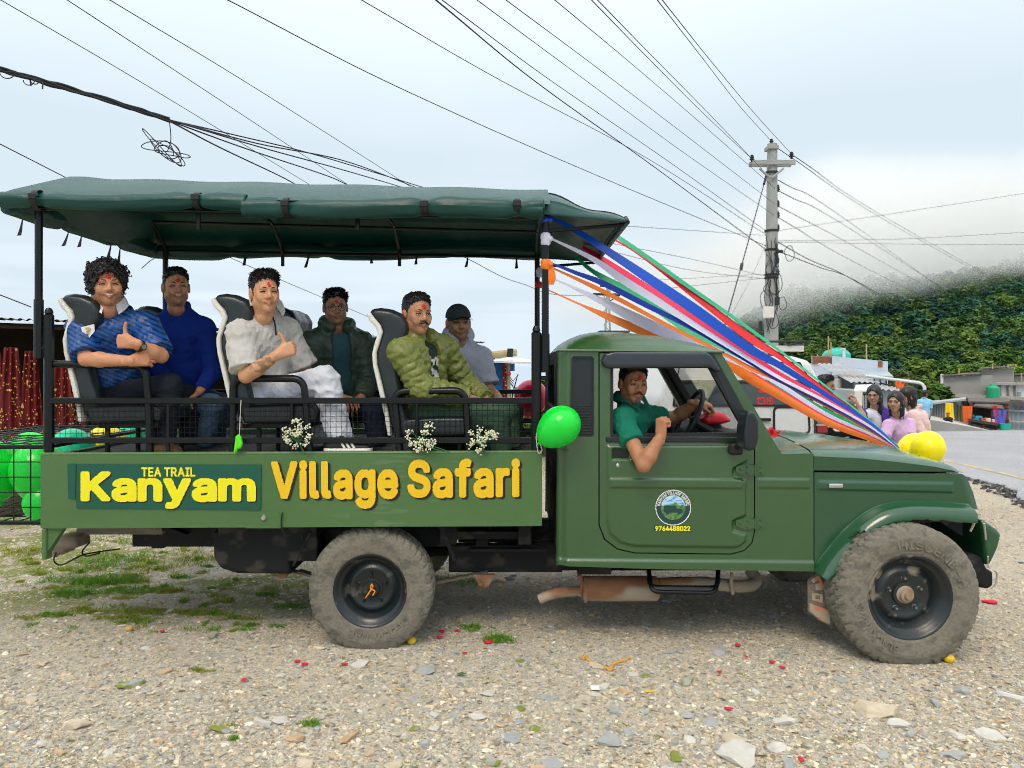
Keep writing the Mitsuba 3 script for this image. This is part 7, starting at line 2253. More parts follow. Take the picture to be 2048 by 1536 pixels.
def stripes(a, b, freq, dirn, thr=.5):
    dirn = np.array(dirn)

    def fn(v, c):
        t = v @ dirn * freq
        big = meshkit.fbm(v * np.array([3, 3, 5]), 2, 3)
        w = (np.sin(t * 2 * np.pi) > thr - 1.6 * (big - .5)).astype(float)[:, None]
        return np.array(a) * (1 - w) + np.array(b) * w
    return fn


mat('m_watch', (0.012, 0.012, 0.014), 0.25, spec=0.7)
mat('m_cap', (0.028, 0.042, 0.042), 0.8)
mat('m_white_cloth', (0.70, 0.70, 0.70), 0.8)
mat('m_gold_print', (0.55, 0.40, 0.12), 0.6)
mat('m_grey_beard', (0.085, 0.075, 0.068), 0.8)
mat('m_dark_cloth', (0.012, 0.014, 0.018), 0.8)


def man1_extra(P, K, fw, lf):
    d = K['wrL'] - K['elL']
    d /= np.linalg.norm(d)
    c = K['wrL'] - d * .045
    a = np.linspace(0, 2 * math.pi, 25)
    u = np.cross(d, UP); u /= np.linalg.norm(u)
    w = np.cross(u, d)
    V = np.stack([c + .036 * (np.cos(a)[:, None] * u + np.sin(a)[:, None] * w) + o * d for o in (-.011, .011)], 1)
    k = put('watch', grid_mesh(V), 'm_watch', P)
    cam = np.array([0.1, -1, 0.25]); cam -= d * (cam @ d); cam /= np.linalg.norm(cam)
    m = lathe([(0.0, .008), (.017, .008), (.022, .004), (.022, -.006)], 20, 'z')
    Rz = np.stack([d, np.cross(cam, d), cam], 1)
    put('watch_face', to_world(m, Rz, c + cam * .036, 1), 'm_watch', k)
    put('dial', to_world(lathe([(0.0, .0095), (.014, .0095), (.0145, .008)], 16, 'z'), Rz, c + cam * .036, 1), 'm_steel', k)
    # sleeve badge
    c = W(176, 662, 4.495)
    q = np.array([[-.042, .022], [.036, .040], [.040, .000], [.000, -.050], [-.030, -.022]])
    V = np.array([c + np.array([x, .10 * abs(x) - .004, z]) for x, z in q])
    put('badge', cat([tm(V, [[0, 1, 2], [0, 2, 4], [2, 3, 4]])]), 'm_white_cloth', P, smooth=False)
    put('badge_print', tube(bezier([c + np.array([x, -.007, z]) for x, z in ((-.012, .016), (.008, .020), (.012, .006), (-.006, -.004), (.006, -.014), (-.008, -.016))], 20), .004, 5), 'm_gold_print', P)


SK1, SK2, SK3, SK4, SK5, SK6, SK7 = (.55, .26, .145), (.48, .235, .13), (.55, .29, .16), (.42, .215, .128), (.40, .20, .115), (.44, .235, .14), (.40, .185, .098)
figure('curly-haired man in a blue striped jersey with crossed arms, giving a thumbs up',
       dict(head=(214, 570, 4.60), neck=(216, 619, 4.68), shR=(162, 656, 4.60), shL=(290, 650, 4.74), elR=(172, 718, 4.48), wrR=(262, 722, 4.42), elL=(322, 712, 4.58), wrL=(266, 686, 4.42), hip=(226, 800, 4.80),
            hpR=(204, 800, 4.73), hpL=(250, 800, 4.90), knR=(340, 772, 4.66), anR=(330, 885, 4.63), knL=(372, 792, 5.0), anL=(380, 890, 5.0)),
       5, dict(turn=(6, 2, 3), size=1.08, skin=SK1, hair='curly', smile=.9, stubble=.40, wide=1.10, jaw=1.12, tilak=1.0, squint=.8),
       dict(name='jersey', color=(.02, .10, .32), loose=.012, fat=1.12, sleeve=.88, sleeve_r=.028, fn=stripes((.010, .085, .33), (.006, .022, .065), 42, (.45, .1, .9), .35), collar=((.72, .73, .78), 0), neckline=.056, vee=.09, mat='m_shiny_cloth', fold=.005),
       dict(color=(.012, .016, .024)), [('L', (-1, .12, .12), (0, 1, 0), 'thumb'), ('R', (.7, .6, .1), (0.3, .9, 0), 'relaxed')], shoes=[((311, 908, 4.56), (352, 908, 4.56), 'm_brown_shoe')], extra=man1_extra, neck_r=1.15)
figure('smiling man with a short fade haircut in a plain royal blue sweatshirt and jeans',
       dict(head=(352, 575, 5.05), neck=(355, 614, 5.13), shR=(312, 654, 5.08), shL=(408, 658, 5.2), elR=(310, 735, 5.0), wrR=(352, 778, 4.98), elL=(424, 748, 5.2), wrL=(400, 782, 5.02), hip=(372, 800, 5.25),
            hpR=(352, 802, 5.17), hpL=(396, 802, 5.33), knR=(428, 812, 5.03), anR=(408, 892, 5.03), knL=(440, 806, 5.36), anL=(432, 892, 5.36)),
       18, dict(turn=(8, 0, 2), size=1.02, skin=SK2, hair='fade', smile=.95, stubble=.25, tilak=1.1, squint=.6),
       dict(name='sweatshirt', color=(.006, .030, .24), loose=.010, sleeve=1.95, sleeve_r=.014, neckline=.050), dict(color=(.055, .10, .17)),
       [('L', (-.45, -.7, -.45), (0, .1, -1), 'relaxed'), ('R', (.5, -.4, -.5), (0, 0, -1), 'relaxed')])


def man3_extra(P, K, fw, lf):
    a, b = K['neck'] + fw * .082 - UP * .01, K['neck'] + fw * .135 - UP * .15
    put('placket', ribbon_mesh(bezier([a, (a + b) / 2 + fw * .012, b], 8), np.tile([lf * .005], (9, 1)), .004), 'm_dark_cloth', P)


figure('man in a pale grey polo shirt and white sweatpants, thumbs up, with a tattooed forearm',
       dict(head=(529, 586, 4.57), neck=(527, 622, 4.66), shR=(482, 666, 4.56), shL=(572, 662, 4.82), elR=(492, 752, 4.46), wrR=(556, 709, 4.42), elL=(612, 745, 4.88), wrL=(586, 775, 4.86), hip=(528, 805, 4.78),
            hpR=(508, 805, 4.71), hpL=(552, 803, 4.88), knR=(650, 760, 4.64), anR=(682, 882, 4.58), knL=(640, 805, 4.98), anL=(648, 890, 4.98)),
       32, dict(turn=(15, 0, 2), size=1.05, skin=SK3, hair='short', smile=.35, tilak=.75, squint=.8, tattoo='R', wide=.96),
       dict(name='polo_shirt', color=(.50, .49, .47), loose=.014, sleeve=.86, sleeve_r=.034, collar=((.52, .51, .50), 0), neckline=.054, vee=.11, fold=.006), dict(name='sweatpants', color=(.58, .61, .68), loose=.026, fold=.008),
       [('R', (.86, .12, .40), (.1, 1, 0), 'thumb'), ('L', (.4, -.6, -.5), (0, 0, -1), 'relaxed')], shoes=[((662, 902, 4.535), (732, 902, 4.53), 'm_black_shoe')], extra=man3_extra)
figure('man with glasses in an open dark green quilted jacket over a teal shirt',
       dict(head=(671, 615, 5.30), neck=(674, 649, 5.38), shR=(622, 686, 5.33), shL=(722, 686, 5.45), elR=(612, 758, 5.24), wrR=(676, 792, 5.12), elL=(738, 762, 5.42), wrL=(722, 796, 5.22), hip=(680, 806, 5.48),
            hpR=(660, 808, 5.4), hpL=(702, 808, 5.56), knR=(745, 824, 5.2), anR=(756, 892, 5.2), knL=(758, 818, 5.55), anL=(768, 892, 5.55)),
       12, dict(turn=(6, 4, 3), size=1.0, skin=SK4, hair='short', smile=.4, glasses='clear', tilak=.9, stubble=.2),
       dict(name='quilted_jacket', color=(.052, .085, .060), loose=.024, sleeve=1.95, sleeve_r=.030, rib=(4, 4.5, .011), open=.062, hood=True, inner=('shirt', (.045, .125, .145)), fold=.004, neckline=.056, mat='m_shiny_cloth'), dict(color=(.014, .022, .045)),
       [('R', (.8, -.4, -.2), (0, .2, -1), 'relaxed'), ('L', (-.3, -.7, -.3), (0, .2, -1), 'relaxed')])


def print_patch(v, c):
    n = meshkit.fbm(v * 42, 2, 3)
    z = (v[:, 2] > 1.50) & (v[:, 2] < 1.72) & (n > .52)
    c[z] = (.62, .62, .58)
    return c


figure('unsmiling moustached man in an olive green puffer jacket and green trousers',
       dict(head=(834, 630, 4.62), neck=(832, 670, 4.70), shR=(806, 704, 4.56), shL=(886, 700, 4.88), elR=(842, 776, 4.55), wrR=(936, 796, 4.64), elL=(934, 772, 4.96), wrL=(972, 800, 4.80), hip=(856, 828, 4.78),
            hpR=(852, 830, 4.70), hpL=(880, 828, 4.92), knR=(995, 836, 4.64), anR=(1004, 900, 4.66), knL=(1012, 824, 4.98), anL=(1022, 895, 4.98)),
       48, dict(turn=(26, 0, 0), size=1.05, skin=SK5, hair='fade', moustache=True, tilak=1.2, stubble=.15),
       dict(name='puffer_jacket', color=(.155, .180, .042), loose=.030, sleeve=1.98, sleeve_r=.034, rib=(4, 5.5, .013), open=.052, hood=True, inner=('t_shirt', (.022, .040, .030)), inner_fn=print_patch, fold=.006, fold_freq=18, long=.05, neckline=.056, mat='m_shiny_cloth'), dict(color=(.055, .105, .070), loose=.020),
       [('R', (.9, .1, -.22), (0, .3, -1), 'grip'), ('L', (.3, -.7, -.4), (0, 0, -1), 'relaxed')])
figure('man in a dark cap and pale lavender polo shirt on the front right seat',
       dict(head=(917, 646, 5.32), neck=(915, 676, 5.40), shR=(872, 710, 5.3), shL=(962, 716, 5.5), elR=(868, 775, 5.2), wrR=(925, 805, 5.12), elL=(980, 784, 5.42), wrL=(1008, 812, 5.2), hip=(918, 820, 5.5),
            hpR=(900, 822, 5.42), hpL=(940, 822, 5.58), knR=(1008, 830, 5.25), anR=(1014, 898, 5.25), knL=(1024, 824, 5.6), anL=(1034, 896, 5.6)),
       22, dict(turn=(12, 3, 2), size=1.02, skin=SK6, hair='cap', cap=True, smile=.45, stubble=.3),
       dict(name='polo_shirt', color=(.50, .52, .62), loose=.014, sleeve=.80, sleeve_r=.026, collar=((.54, .56, .66), 0), neckline=.054, vee=.09), dict(color=(.045, .090, .062), loose=.018),
       [('L', (.6, -.6, -.3), (0, 0, -1), 'relaxed'), ('R', (.6, -.5, -.3), (0, 0, -1), 'relaxed')])
figure('driver in a green polo shirt leaning his elbow out of the cab window',
       dict(head=(1266, 768, 4.66), neck=(1255, 809, 4.74), shR=(1243, 840, 4.56), shL=(1296, 832, 4.90), elR=(1287, 930, 4.335), wrR=(1322, 872, 4.345), elL=(1350, 836, 5.02), wrL=(1392, 806, 4.92), hip=(1235, 985, 4.82),
            hpR=(1232, 990, 4.74), hpL=(1245, 990, 4.92), knR=(1385, 960, 4.74), anR=(1420, 1078, 4.76), knL=(1385, 955, 5.0), anL=(1420, 1074, 5.0)),
       52, dict(turn=(24, 2, -4), size=1.04, skin=SK7, hair='fade', moustache=True, goatee=True, goatee_mat='m_grey_beard', tilak=1.0, stubble=.28, squint=.7),
       dict(name='polo_shirt', color=(.008, .155, .098), loose=.006, sleeve=.52, sleeve_r=.018, collar=((.007, .14, .09), 0), neckline=.054), dict(color=(.02, .02, .022)),
       [('R', (.05, .02, 1), (.75, .6, 0), 'fist'), ('L', (.75, .0, -.12), (.1, .25, -1), 'grip')])

# ---- people behind the truck
FEM = dict(hair='long', brows=True, neck=.046, h=.0065)
BK = .0105
figure('woman with glasses and long dark hair in a white top under an open purple jacket',
       dict(head=(1748, 790, 8.2), neck=(1751, 817, 8.26), shR=(1723, 832, 8.2), shL=(1781, 832, 8.28), elR=(1712, 866, 8.1), wrR=(1746, 872, 7.95), elL=(1790, 866, 8.2), wrL=(1764, 874, 7.98), hip=(1752, 915, 8.32),
            hpR=(1742, 918, 8.3), hpL=(1762, 918, 8.34), knR=(1742, 985, 8.25), anR=(1742, 1042, 8.3), knL=(1764, 985, 8.3), anL=(1764, 1042, 8.35)),
       -8, dict(turn=(-12, 5, 0), size=.89, skin=(.40, .24, .16), glasses='clear', hair_len=.20, **FEM),
       dict(name='jacket', color=(.060, .034, .24), bulk=.80, loose=.022, sleeve=1.9, sleeve_r=.018, open=.085, long=.18, inner=('top', (.62, .66, .72)), neckline=.05), dict(color=(.02, .02, .03)), [('R', (.8, -.3, -.1), (0, .5, -.8), 'relaxed'), ('L', (-.8, -.3, -.1), (0, .5, -.8), 'relaxed')], h=BK)
mat('m_bag', (0.012, 0.012, 0.013), 0.5)


def w2_extra(P, K, fw, lf):
    put('bag_strap', ribbon_mesh(bezier([K['shL'] + UP * .06 - lf * .04, K['shL'] + fw * .10 - UP * .06 - lf * .05, K['hip'] + fw * .17 + lf * .10 + UP * .12], 14), np.tile([lf * .012], (15, 1)), .006), 'm_bag', P)
    put('shoulder_bag', box(K['hip'] + fw * .13 + lf * .17 + UP * .10, (.20, .09, .15), .02), 'm_bag', P)


figure('woman in a pale lilac short-sleeved dress with a black shoulder bag',
       dict(head=(1791, 803, 7.85), neck=(1798, 832, 7.93), shR=(1777, 850, 7.88), shL=(1820, 848, 7.98), elR=(1766, 888, 7.8), wrR=(1776, 925, 7.75), elL=(1822, 886, 7.85), wrL=(1806, 918, 7.72), hip=(1796, 930, 8.0),
            hpR=(1786, 935, 7.98), hpL=(1806, 935, 8.02), knR=(1788, 1000, 7.95), anR=(1788, 1050, 8.0), knL=(1806, 1000, 8.0), anL=(1806, 1050, 8.02)),
       -14, dict(turn=(-16, 4, 0), size=.89, skin=(.38, .22, .145), hair_len=.15, **FEM),
       dict(name='dress', color=(.60, .40, .62), bulk=.70, loose=.004, sleeve=.62, sleeve_r=.018, long=.10, neckline=.05, vee=.05), dict(name='skirt', color=(.52, .33, .55), skirt=.20), [('R', (.1, -.3, -1), (.6, .5, 0), 'relaxed'), ('L', (-.1, -.3, -1), (-.6, .5, 0), 'relaxed')], h=BK, extra=w2_extra)
figure('woman in sunglasses and a pale pink blouse leaning to the left, seen from the side',
       dict(head=(1815, 792, 8.45), neck=(1828, 818, 8.52), shR=(1826, 834, 8.35), shL=(1842, 832, 8.66), elR=(1850, 878, 8.25), wrR=(1818, 888, 8.15), elL=(1830, 880, 8.6), wrL=(1806, 882, 8.4), hip=(1860, 912, 8.62),
            hpR=(1858, 918, 8.54), hpL=(1864, 916, 8.72), knR=(1856, 985, 8.5), anR=(1862, 1032, 8.55), knL=(1862, 985, 8.7), anL=(1868, 1030, 8.72)),
       -62, dict(turn=(-58, 6, -6), size=.89, skin=(.37, .22, .15), glasses='sun', hair_len=.12, **FEM),
       dict(name='blouse', color=(.64, .47, .45), bulk=.82, loose=.012, sleeve=1.8, sleeve_r=.018, long=.12), dict(color=(.55, .52, .50), loose=.02), [('R', (-.9, -.1, 0), (0, .2, -1), 'relaxed')], h=BK)


def flowers(v, c):
    w = np.zeros(len(v), bool)
    r = np.random.default_rng(6)
    for p in r.uniform(v.min(0), v.max(0), (70, 3)):
        d = np.linalg.norm((v - p) * [1, .35, 1], axis=1)
        w |= (d < .034) & (d > .012)
    c[w] = (.72, .72, .72)
    return c


figure('brown-haired woman in a black dress with white flowers, bending with her back turned',
       dict(head=(1694, 824, 7.62), neck=(1696, 848, 7.66), shR=(1722, 862, 7.60), shL=(1668, 862, 7.62), elR=(1726, 838, 7.42), wrR=(1716, 812, 7.44), elL=(1654, 890, 7.7), wrL=(1660, 915, 7.8), hip=(1732, 915, 7.85),
            hpR=(1748, 918, 7.85), hpL=(1718, 918, 7.85), knR=(1736, 980, 8.05), anR=(1748, 1050, 7.95), knL=(1704, 980, 8.05), anL=(1708, 1050, 7.95)),
       175, dict(turn=(178, 20, 0), size=.89, skin=(.38, .22, .15), hair_mat='m_brown_hair', hair_len=.10, **FEM),
       dict(name='dress', color=(.010, .010, .012), bulk=.85, loose=.020, fat=1.1, sleeve=.5, sleeve_r=.03, long=.16, fn=flowers), dict(name='skirt', color=(.010, .010, .012), skirt=.24, fn=flowers), [('R', (-.2, .1, 1), (-.7, .5, 0), 'grip')], h=BK)
solo('phone', box(W(1717, 800, 7.42) + np.array([0, 0, .02]), (.075, .010, .15), .008).apply_transform(np.eye(4)), 'm_white_plastic', 'white phone held up in a raised hand above the brown-haired woman', 'phone')
figure('dark-haired man in profile standing beside the white van',
       dict(head=(1652, 772, 9.4), neck=(1646, 796, 9.45), shR=(1640, 812, 9.3), shL=(1648, 812, 9.7), elR=(1636, 855, 9.25), wrR=(1650, 890, 9.2), elL=(1648, 855, 9.7), wrL=(1656, 890, 9.6), hip=(1644, 900, 9.5),
            hpR=(1644, 902, 9.4), hpL=(1646, 902, 9.6), knR=(1646, 960, 9.4), anR=(1644, 1008, 9.45), knL=(1648, 960, 9.6), anL=(1648, 1006, 9.6)),
       78, dict(turn=(68, 4, 0), size=1.02, skin=(.24, .13, .085), hair='short', h=.0065), dict(name='shirt', color=(.05, .05, .055), loose=.014, sleeve=.8), dict(color=(.03, .03, .04)), h=BK)
figure('distant man in a light blue shirt walking up the road',
       dict(head=(1849, 789, 24), neck=(1849, 798, 24), shR=(1839, 804, 24), shL=(1859, 804, 24), elR=(1838, 820, 24), wrR=(1840, 836, 23.9), elL=(1861, 820, 24), wrL=(1859, 836, 23.9), hip=(1849, 836, 24),
            hpR=(1846, 838, 24), hpL=(1852, 838, 24), knR=(1846, 858, 24), anR=(1845, 880, 24), knL=(1853, 858, 23.9), anL=(1854, 880, 24)),
       150, dict(turn=(150, 0, 0), size=1.0, skin=(.25, .14, .09), hair='short', h=.012), dict(name='shirt', color=(.22, .50, .68), loose=.02, sleeve=.8), dict(color=(.04, .05, .08)), h=.018)
# ================================================================ RIBBONS, BALLOONS, FLOWERS
COL = {'blue': (.004, .075, .52), 'navy': (.004, .035, .36), 'red': (.72, .006, .018), 'crimson': (.72, .012, .09), 'green': (.008, .36, .15), 'orange': (.86, .20, .022), 'white': (.62, .62, .78), 'mint': (.03, .42, .22)}
for k_, c_ in COL.items():
    scene['m_ribbon_' + k_] = {'type': 'twosided', 'bsdf': {'type': 'principled', 'base_color': {'type': 'rgb', 'value': list(c_)}, 'roughness': 0.38, 'specular': 0.4, 'sheen': 0.3}}
END = (1800, 898, 5.25)
RIB = [  # points, half widths in metres, colour, label
    ([(1128, 418, 5.95), (1232, 472, 5.88), (1390, 582, 5.75), (1474, 640, 5.65), (1560, 702, 5.55), (1650, 771, 5.44), (1740, 842, 5.33), (1796, 892, 5.25)], (.020, .018, .015, .013, .011, .010, .008, .004), 'mint', 'thin green ribbon, uppermost of the fan'),
    ([(1150, 445, 6.0), (1262, 498, 5.93), (1400, 600, 5.75), (1500, 676, 5.62), (1560, 714, 5.55), (1650, 780, 5.44), (1740, 846, 5.33), (1796, 894, 5.25)], (.004, .008, .024, .030, .026, .020, .012, .004), 'red', 'bright red ribbon second from the top of the fan'),
    ([(1096, 432, 4.50), (1150, 460, 4.6), (1215, 502, 4.72), (1290, 552, 4.84), (1394, 622, 4.95), (1500, 698, 5.03), (1560, 731, 5.08), (1650, 788, 5.15), (1740, 846, 5.2), (1798, 896, 5.24)], (.010, .022, .032, .038, .038, .034, .028, .022, .014, .006), 'blue', 'widest royal blue ribbon running from the top of the front post'),
    ([(1165, 494, 5.9), (1207, 519, 5.88), (1290, 572, 5.82), (1394, 640, 5.7), (1500, 711, 5.57), (1560, 748, 5.5), (1650, 797, 5.40), (1740, 851, 5.32), (1798, 897, 5.25)], (.016, .022, .026, .028, .022, .018, .014, .010, .004), 'crimson', 'crimson ribbon below the wide blue one'),
    ([(1096, 474, 4.52), (1186, 518, 4.7), (1248, 561, 4.8), (1311, 600, 4.88), (1394, 653, 4.97), (1500, 719, 5.06), (1560, 756, 5.1), (1650, 802, 5.15), (1740, 853, 5.2), (1798, 898, 5.24)], (.005, .016, .026, .026, .022, .018, .016, .014, .010, .004), 'white', 'pale lavender ribbon tied to the front post with a white knot'),
    ([(1150, 512, 6.0), (1185, 542, 5.95), (1248, 578, 5.87), (1311, 614, 5.80), (1394, 671, 5.68), (1500, 730, 5.55), (1560, 772, 5.48), (1650, 821, 5.39), (1740, 865, 5.31), (1796, 899, 5.26)], (.012, .018, .036, .038, .038, .026, .024, .022, .014, .004), 'green', 'wide green ribbon in the middle of the fan'),
    ([(1096, 524, 4.52), (1150, 545, 4.62), (1207, 567, 4.73), (1290, 609, 4.86), (1394, 662, 4.98), (1500, 726, 5.07), (1560, 763, 5.11), (1650, 808, 5.16), (1740, 858, 5.2), (1798, 899, 5.25)], (.005, .012, .018, .018, .014, .012, .010, .010, .008, .004), 'navy', 'narrow dark blue ribbon crossing under the white one'),
    ([(1096, 532, 4.54), (1186, 573, 4.70), (1248, 604, 4.80), (1332, 649, 4.93), (1445, 706, 5.04), (1500, 736, 5.08), (1560, 760, 5.12), (1650, 808, 5.17), (1740, 860, 5.21), (1800, 900, 5.25)], (.004, .014, .014, .012, .012, .020, .028, .026, .018, .006), 'orange', 'narrow orange ribbon above the cab roof corner'),
    ([(1094, 552, 4.54), (1144, 574, 4.63), (1217, 609, 4.80), (1269, 636, 4.95), (1340, 668, 5.12), (1452, 712, 5.25), (1540, 757, 5.27), (1650, 827, 5.27), (1740, 868, 5.26), (1800, 900, 5.25)], (.004, .008, .026, .036, .040, .032, .026, .020, .014, .004), 'white', 'wide translucent white ribbon lying over the cab roof'),
    ([(1094, 579, 4.54), (1163, 610, 4.68), (1217, 634, 4.82), (1290, 664, 5.10), (1440, 718, 5.34), (1500, 756, 5.36), (1560, 791, 5.35), (1650, 842, 5.32), (1740, 878, 5.28), (1798, 901, 5.26)], (.004, .007, .022, .032, .036, .042, .044, .040, .024, .006), 'orange', 'wide orange ribbon, lowest of the fan, bent over the cab roof'),
    ([(1500, 745, 5.50), (1600, 806, 5.42), (1700, 856, 5.34), (1796, 898, 5.27)], (.012, .018, .016, .004), 'crimson', 'thin crimson strand under the green ribbon near the bonnet'),
]
for pts, hw, colr, lab in RIB:
    P = bezier([W(*p) for p in pts], 70)
    w = np.interp(np.linspace(0, 1, len(P)), np.linspace(0, 1, len(hw)), hw) * np.interp(np.linspace(0, 1, len(P)), [0, .45, .65, 1], [1, 1, .78, .70])
    t = np.gradient(P, axis=0)
    t /= np.linalg.norm(t, axis=1, keepdims=True)
    s = np.linspace(0, 1, len(P))
    tw = 0.35 + 0.30 * np.sin(s * 7 + len(P) * .1 + w[3] * 400)
    nrm = np.stack([0 * s, -np.cos(tw * .8), np.sin(tw * .8)], -1)
    wv = np.cross(nrm, t)
    wv /= np.linalg.norm(wv, axis=1, keepdims=True)
    solo('ribbon', ribbon_mesh(P, wv * w[:, None], .0012), 'm_ribbon_' + colr, lab, 'ribbon', 'ribbons stretched from the canopy to the bonnet', smooth=40)


def knot(c, r, h, colr, label, tail=None):
    v = lathe([(r * .9, -h / 2), (r * 1.25, -h * .35), (r * 1.15, -h * .1), (r * 1.3, h * .1), (r * 1.2, h * .35), (r * .9, h / 2)], 16, 'z')
    p = np.array(v.vertices)
    p += (meshkit.noise(p * 60, 3)[:, None] - .5) * .012
    ms = [tm(p + c, v.faces), moved(trimesh.creation.icosphere(2, r * .75), np.array(c) + [r * 1.1, -r * .4, 0])]
    if tail:
        ms.append(ribbon_mesh(bezier([np.array(c) + [r, -r * .3, -h * .2], np.array(c) + [r * 1.6, -r * .3, -h * .5 - tail * .5], np.array(c) + [r * 1.1, -r * .2, -h * .5 - tail]], 10), np.tile([[.022, .004, 0]], (11, 1)), .002))
    return solo('cloth_knot', cat(ms), 'm_ribbon_' + colr, label, 'knot', 'ribbon ends knotted round the front posts', smooth=50)


knot((SX(1091, yr), yr, SZ(476)), .024, .075, 'white', 'white ribbon knot high on the front near post')
knot((SX(1091, yr), yr, SZ(527)), .024, .060, 'orange', 'orange ribbon knot with a hanging tail on the front near post', .09)
knot((SX(1091, yr), yr, SZ(437)), .022, .030, 'blue', 'blue ribbon knot right under the canopy roll')
fx = 2 * YM - yr
knot((SX(1078, fx), fx, SZ(545, fx)), .024, .08, 'white', 'white ribbon knot on the far front post')
knot((SX(1077, fx), fx, SZ(570, fx)), .024, .05, 'red', 'red ribbon knot on the far front post')


def rubber(name, c):
    scene[name] = {'type': 'twosided', 'bsdf': {'type': 'principled', 'base_color': {'type': 'rgb', 'value': list(c)}, 'roughness': 0.22, 'specular': 0.45}}
    return name


rubber('m_balloon_green', (.006, .66, .045)); rubber('m_balloon_red', (.78, .004, .06)); rubber('m_balloon_yellow', (.88, .76, .004)); rubber('m_balloon_teal', (.01, .55, .30)); rubber('m_balloon_lime', (.10, .75, .01))


def balloon(c, r, dirn, m, label, group=None, stretch=1.12):
    """A balloon centred at c whose neck points along dirn."""
    d = np.asarray(dirn, float)
    d /= np.linalg.norm(d)
    t = np.linspace(0, 1, 30)
    ang = t * math.pi
    rad = np.sin(ang) * r * (1 - .10 * np.cos(ang) * -1 * (ang > math.pi / 2))
    z = -np.cos(ang) * r * stretch * np.where(ang > math.pi / 2, 1.16, 1.0)
    rad = np.concatenate([rad[:-1], [r * .05, r * .035, r * .09, r * .11, .001]])
    z = np.concatenate([z[:-1], [r * 1.31, r * 1.36, r * 1.40, r * 1.43, r * 1.42]])
    m_ = lathe(np.stack([np.maximum(rad, .0008), z], 1), 40, 'z')
    u = np.cross(d, [0.3, 0.9, 0.2]); u /= np.linalg.norm(u)
    Rm = np.stack([u, np.cross(d, u), d], 1)
    return solo('balloon', to_world(m_, Rm, np.asarray(c, float), 1), m, label, 'balloon', group, smooth=True)


balloon(W(1119, 853, 4.36), .113, (-.75, 0, -.6), 'm_balloon_green', 'large green balloon tied at the front corner of the bed')
solo('balloon_string', tube(bezier([W(1090, 892, 4.40), W(1082, 868, 4.44), W(1078, 880, 4.44), W(1084, 900, 4.43), W(1076, 904, 4.43), W(1074, 862, 4.44), W(1100, 850, 4.42)], 40), .0025, 5), 'm_white_cloth', 'white string tying the large green balloon to the corner post', 'string', smooth=True)
balloon(W(1062, 795, 6.35), .140, (-.15, 0, -1), 'm_balloon_red', 'red balloon on the far side of the bed', stretch=1.05)
balloon(W(1830, 898, 5.33), .108, (-.8, 0, -.5), 'm_balloon_yellow', 'left yellow balloon of the pair on the nose of the bonnet')
balloon(W(1856, 897, 5.20), .108, (-.3, -.1, -1), 'm_balloon_yellow', 'right yellow balloon of the pair on the nose of the bonnet')
LB = thing('deflated_balloon', 'limp lime-green balloon hanging on a string from the side rail', 'balloon')
put('skin', [puffy(spoly([(472, 872), (478, 868), (483, 874), (486, 888), (482, 897), (476, 898), (471, 908), (468, 904), (470, 890)], 4.44), 4.425, 4.452, .010, .004)], 'm_balloon_lime', LB, smooth=True)
put('string', tube(bezier([W(482, 800, 4.44), W(480, 840, 4.445), W(479, 870, 4.44)], 10), .002, 4), 'm_white_cloth', LB)
GR = 'balloons packed in the tail cage'
for x, y, z, r, m, lab in ((-2.98, 4.82, .99, .165, 'm_balloon_green', 'green balloon at the upper right of the tail cage'), (-3.30, 4.85, 1.00, .165, 'm_balloon_green', 'green balloon at the upper left of the tail cage'), (-2.93, 4.78, .80, .115, 'm_balloon_green', 'smaller green balloon at the bottom of the tail cage'),
                           (-3.02, 5.25, 1.06, .15, 'm_balloon_teal', 'teal balloon behind the green ones in the tail cage'), (-3.0, 5.65, 1.05, .15, 'm_balloon_yellow', 'yellow balloon at the back of the tail cage'), (-3.4, 5.4, 1.0, .17, 'm_balloon_green', 'green balloon in the far left of the tail cage'), (-2.95, 5.95, 1.08, .13, 'm_balloon_teal', 'teal balloon in the far corner of the tail cage')):
    balloon((x, y, z), r, (.2, .1, -1), m, lab, GR)
for px, py, m, lab in ((235, 862, 'm_balloon_lime', 'lime balloon seen through the netting under the rear seat'), (266, 864, 'm_balloon_teal', 'teal balloon seen through the netting under the rear seat'), (306, 858, 'm_balloon_red', 'small red balloon seen through the netting beside the rear seat leg')):
    balloon(W(px, py, 6.42), .085, (0, 0, -1), m, lab)

mat('m_floret', (.74, .74, .55), .8)
mat('m_stem', (.03, .14, .04), .7)


def umbel(px, py, s, seed, label, tint_=None):
    r = np.random.default_rng(seed)
    k = thing('flower_cluster', label, 'flower', 'white flower heads tied to the side netting')
    c = W(px, py, 4.43)
    fl, st = [], []
    for _ in range(17):
        a = r.normal(0, 1, 3) * [.5, .18, .55]
        a = a / max(np.linalg.norm(a), .6)
        p = c + a * s * np.array([1, .5, 1.05]) + [0, -.01, 0]
        st.append(tube([c + [0, 0, -s * .8], (c + p) / 2 + [0, 0, -.01], p], .0022, 4))
        for _ in range(15):
            q = p + r.normal(0, 1, 3) * s * .13
            f_ = trimesh.creation.icosphere(0, r.uniform(.0035, .0062))
            f_.apply_translation(q)
            fl.append(f_)
    put('florets', fl, 'm_floret', k, smooth=False, kind='stuff')
    st.append(tube(bezier([c + [0, 0, -s * .3], c + [.01, .01, -s * 1.0], c + [.03, .01, -s * 1.5]], 8), .004, 5))
    put('stems', st, 'm_stem', k, smooth=True, kind='stuff')
    return k


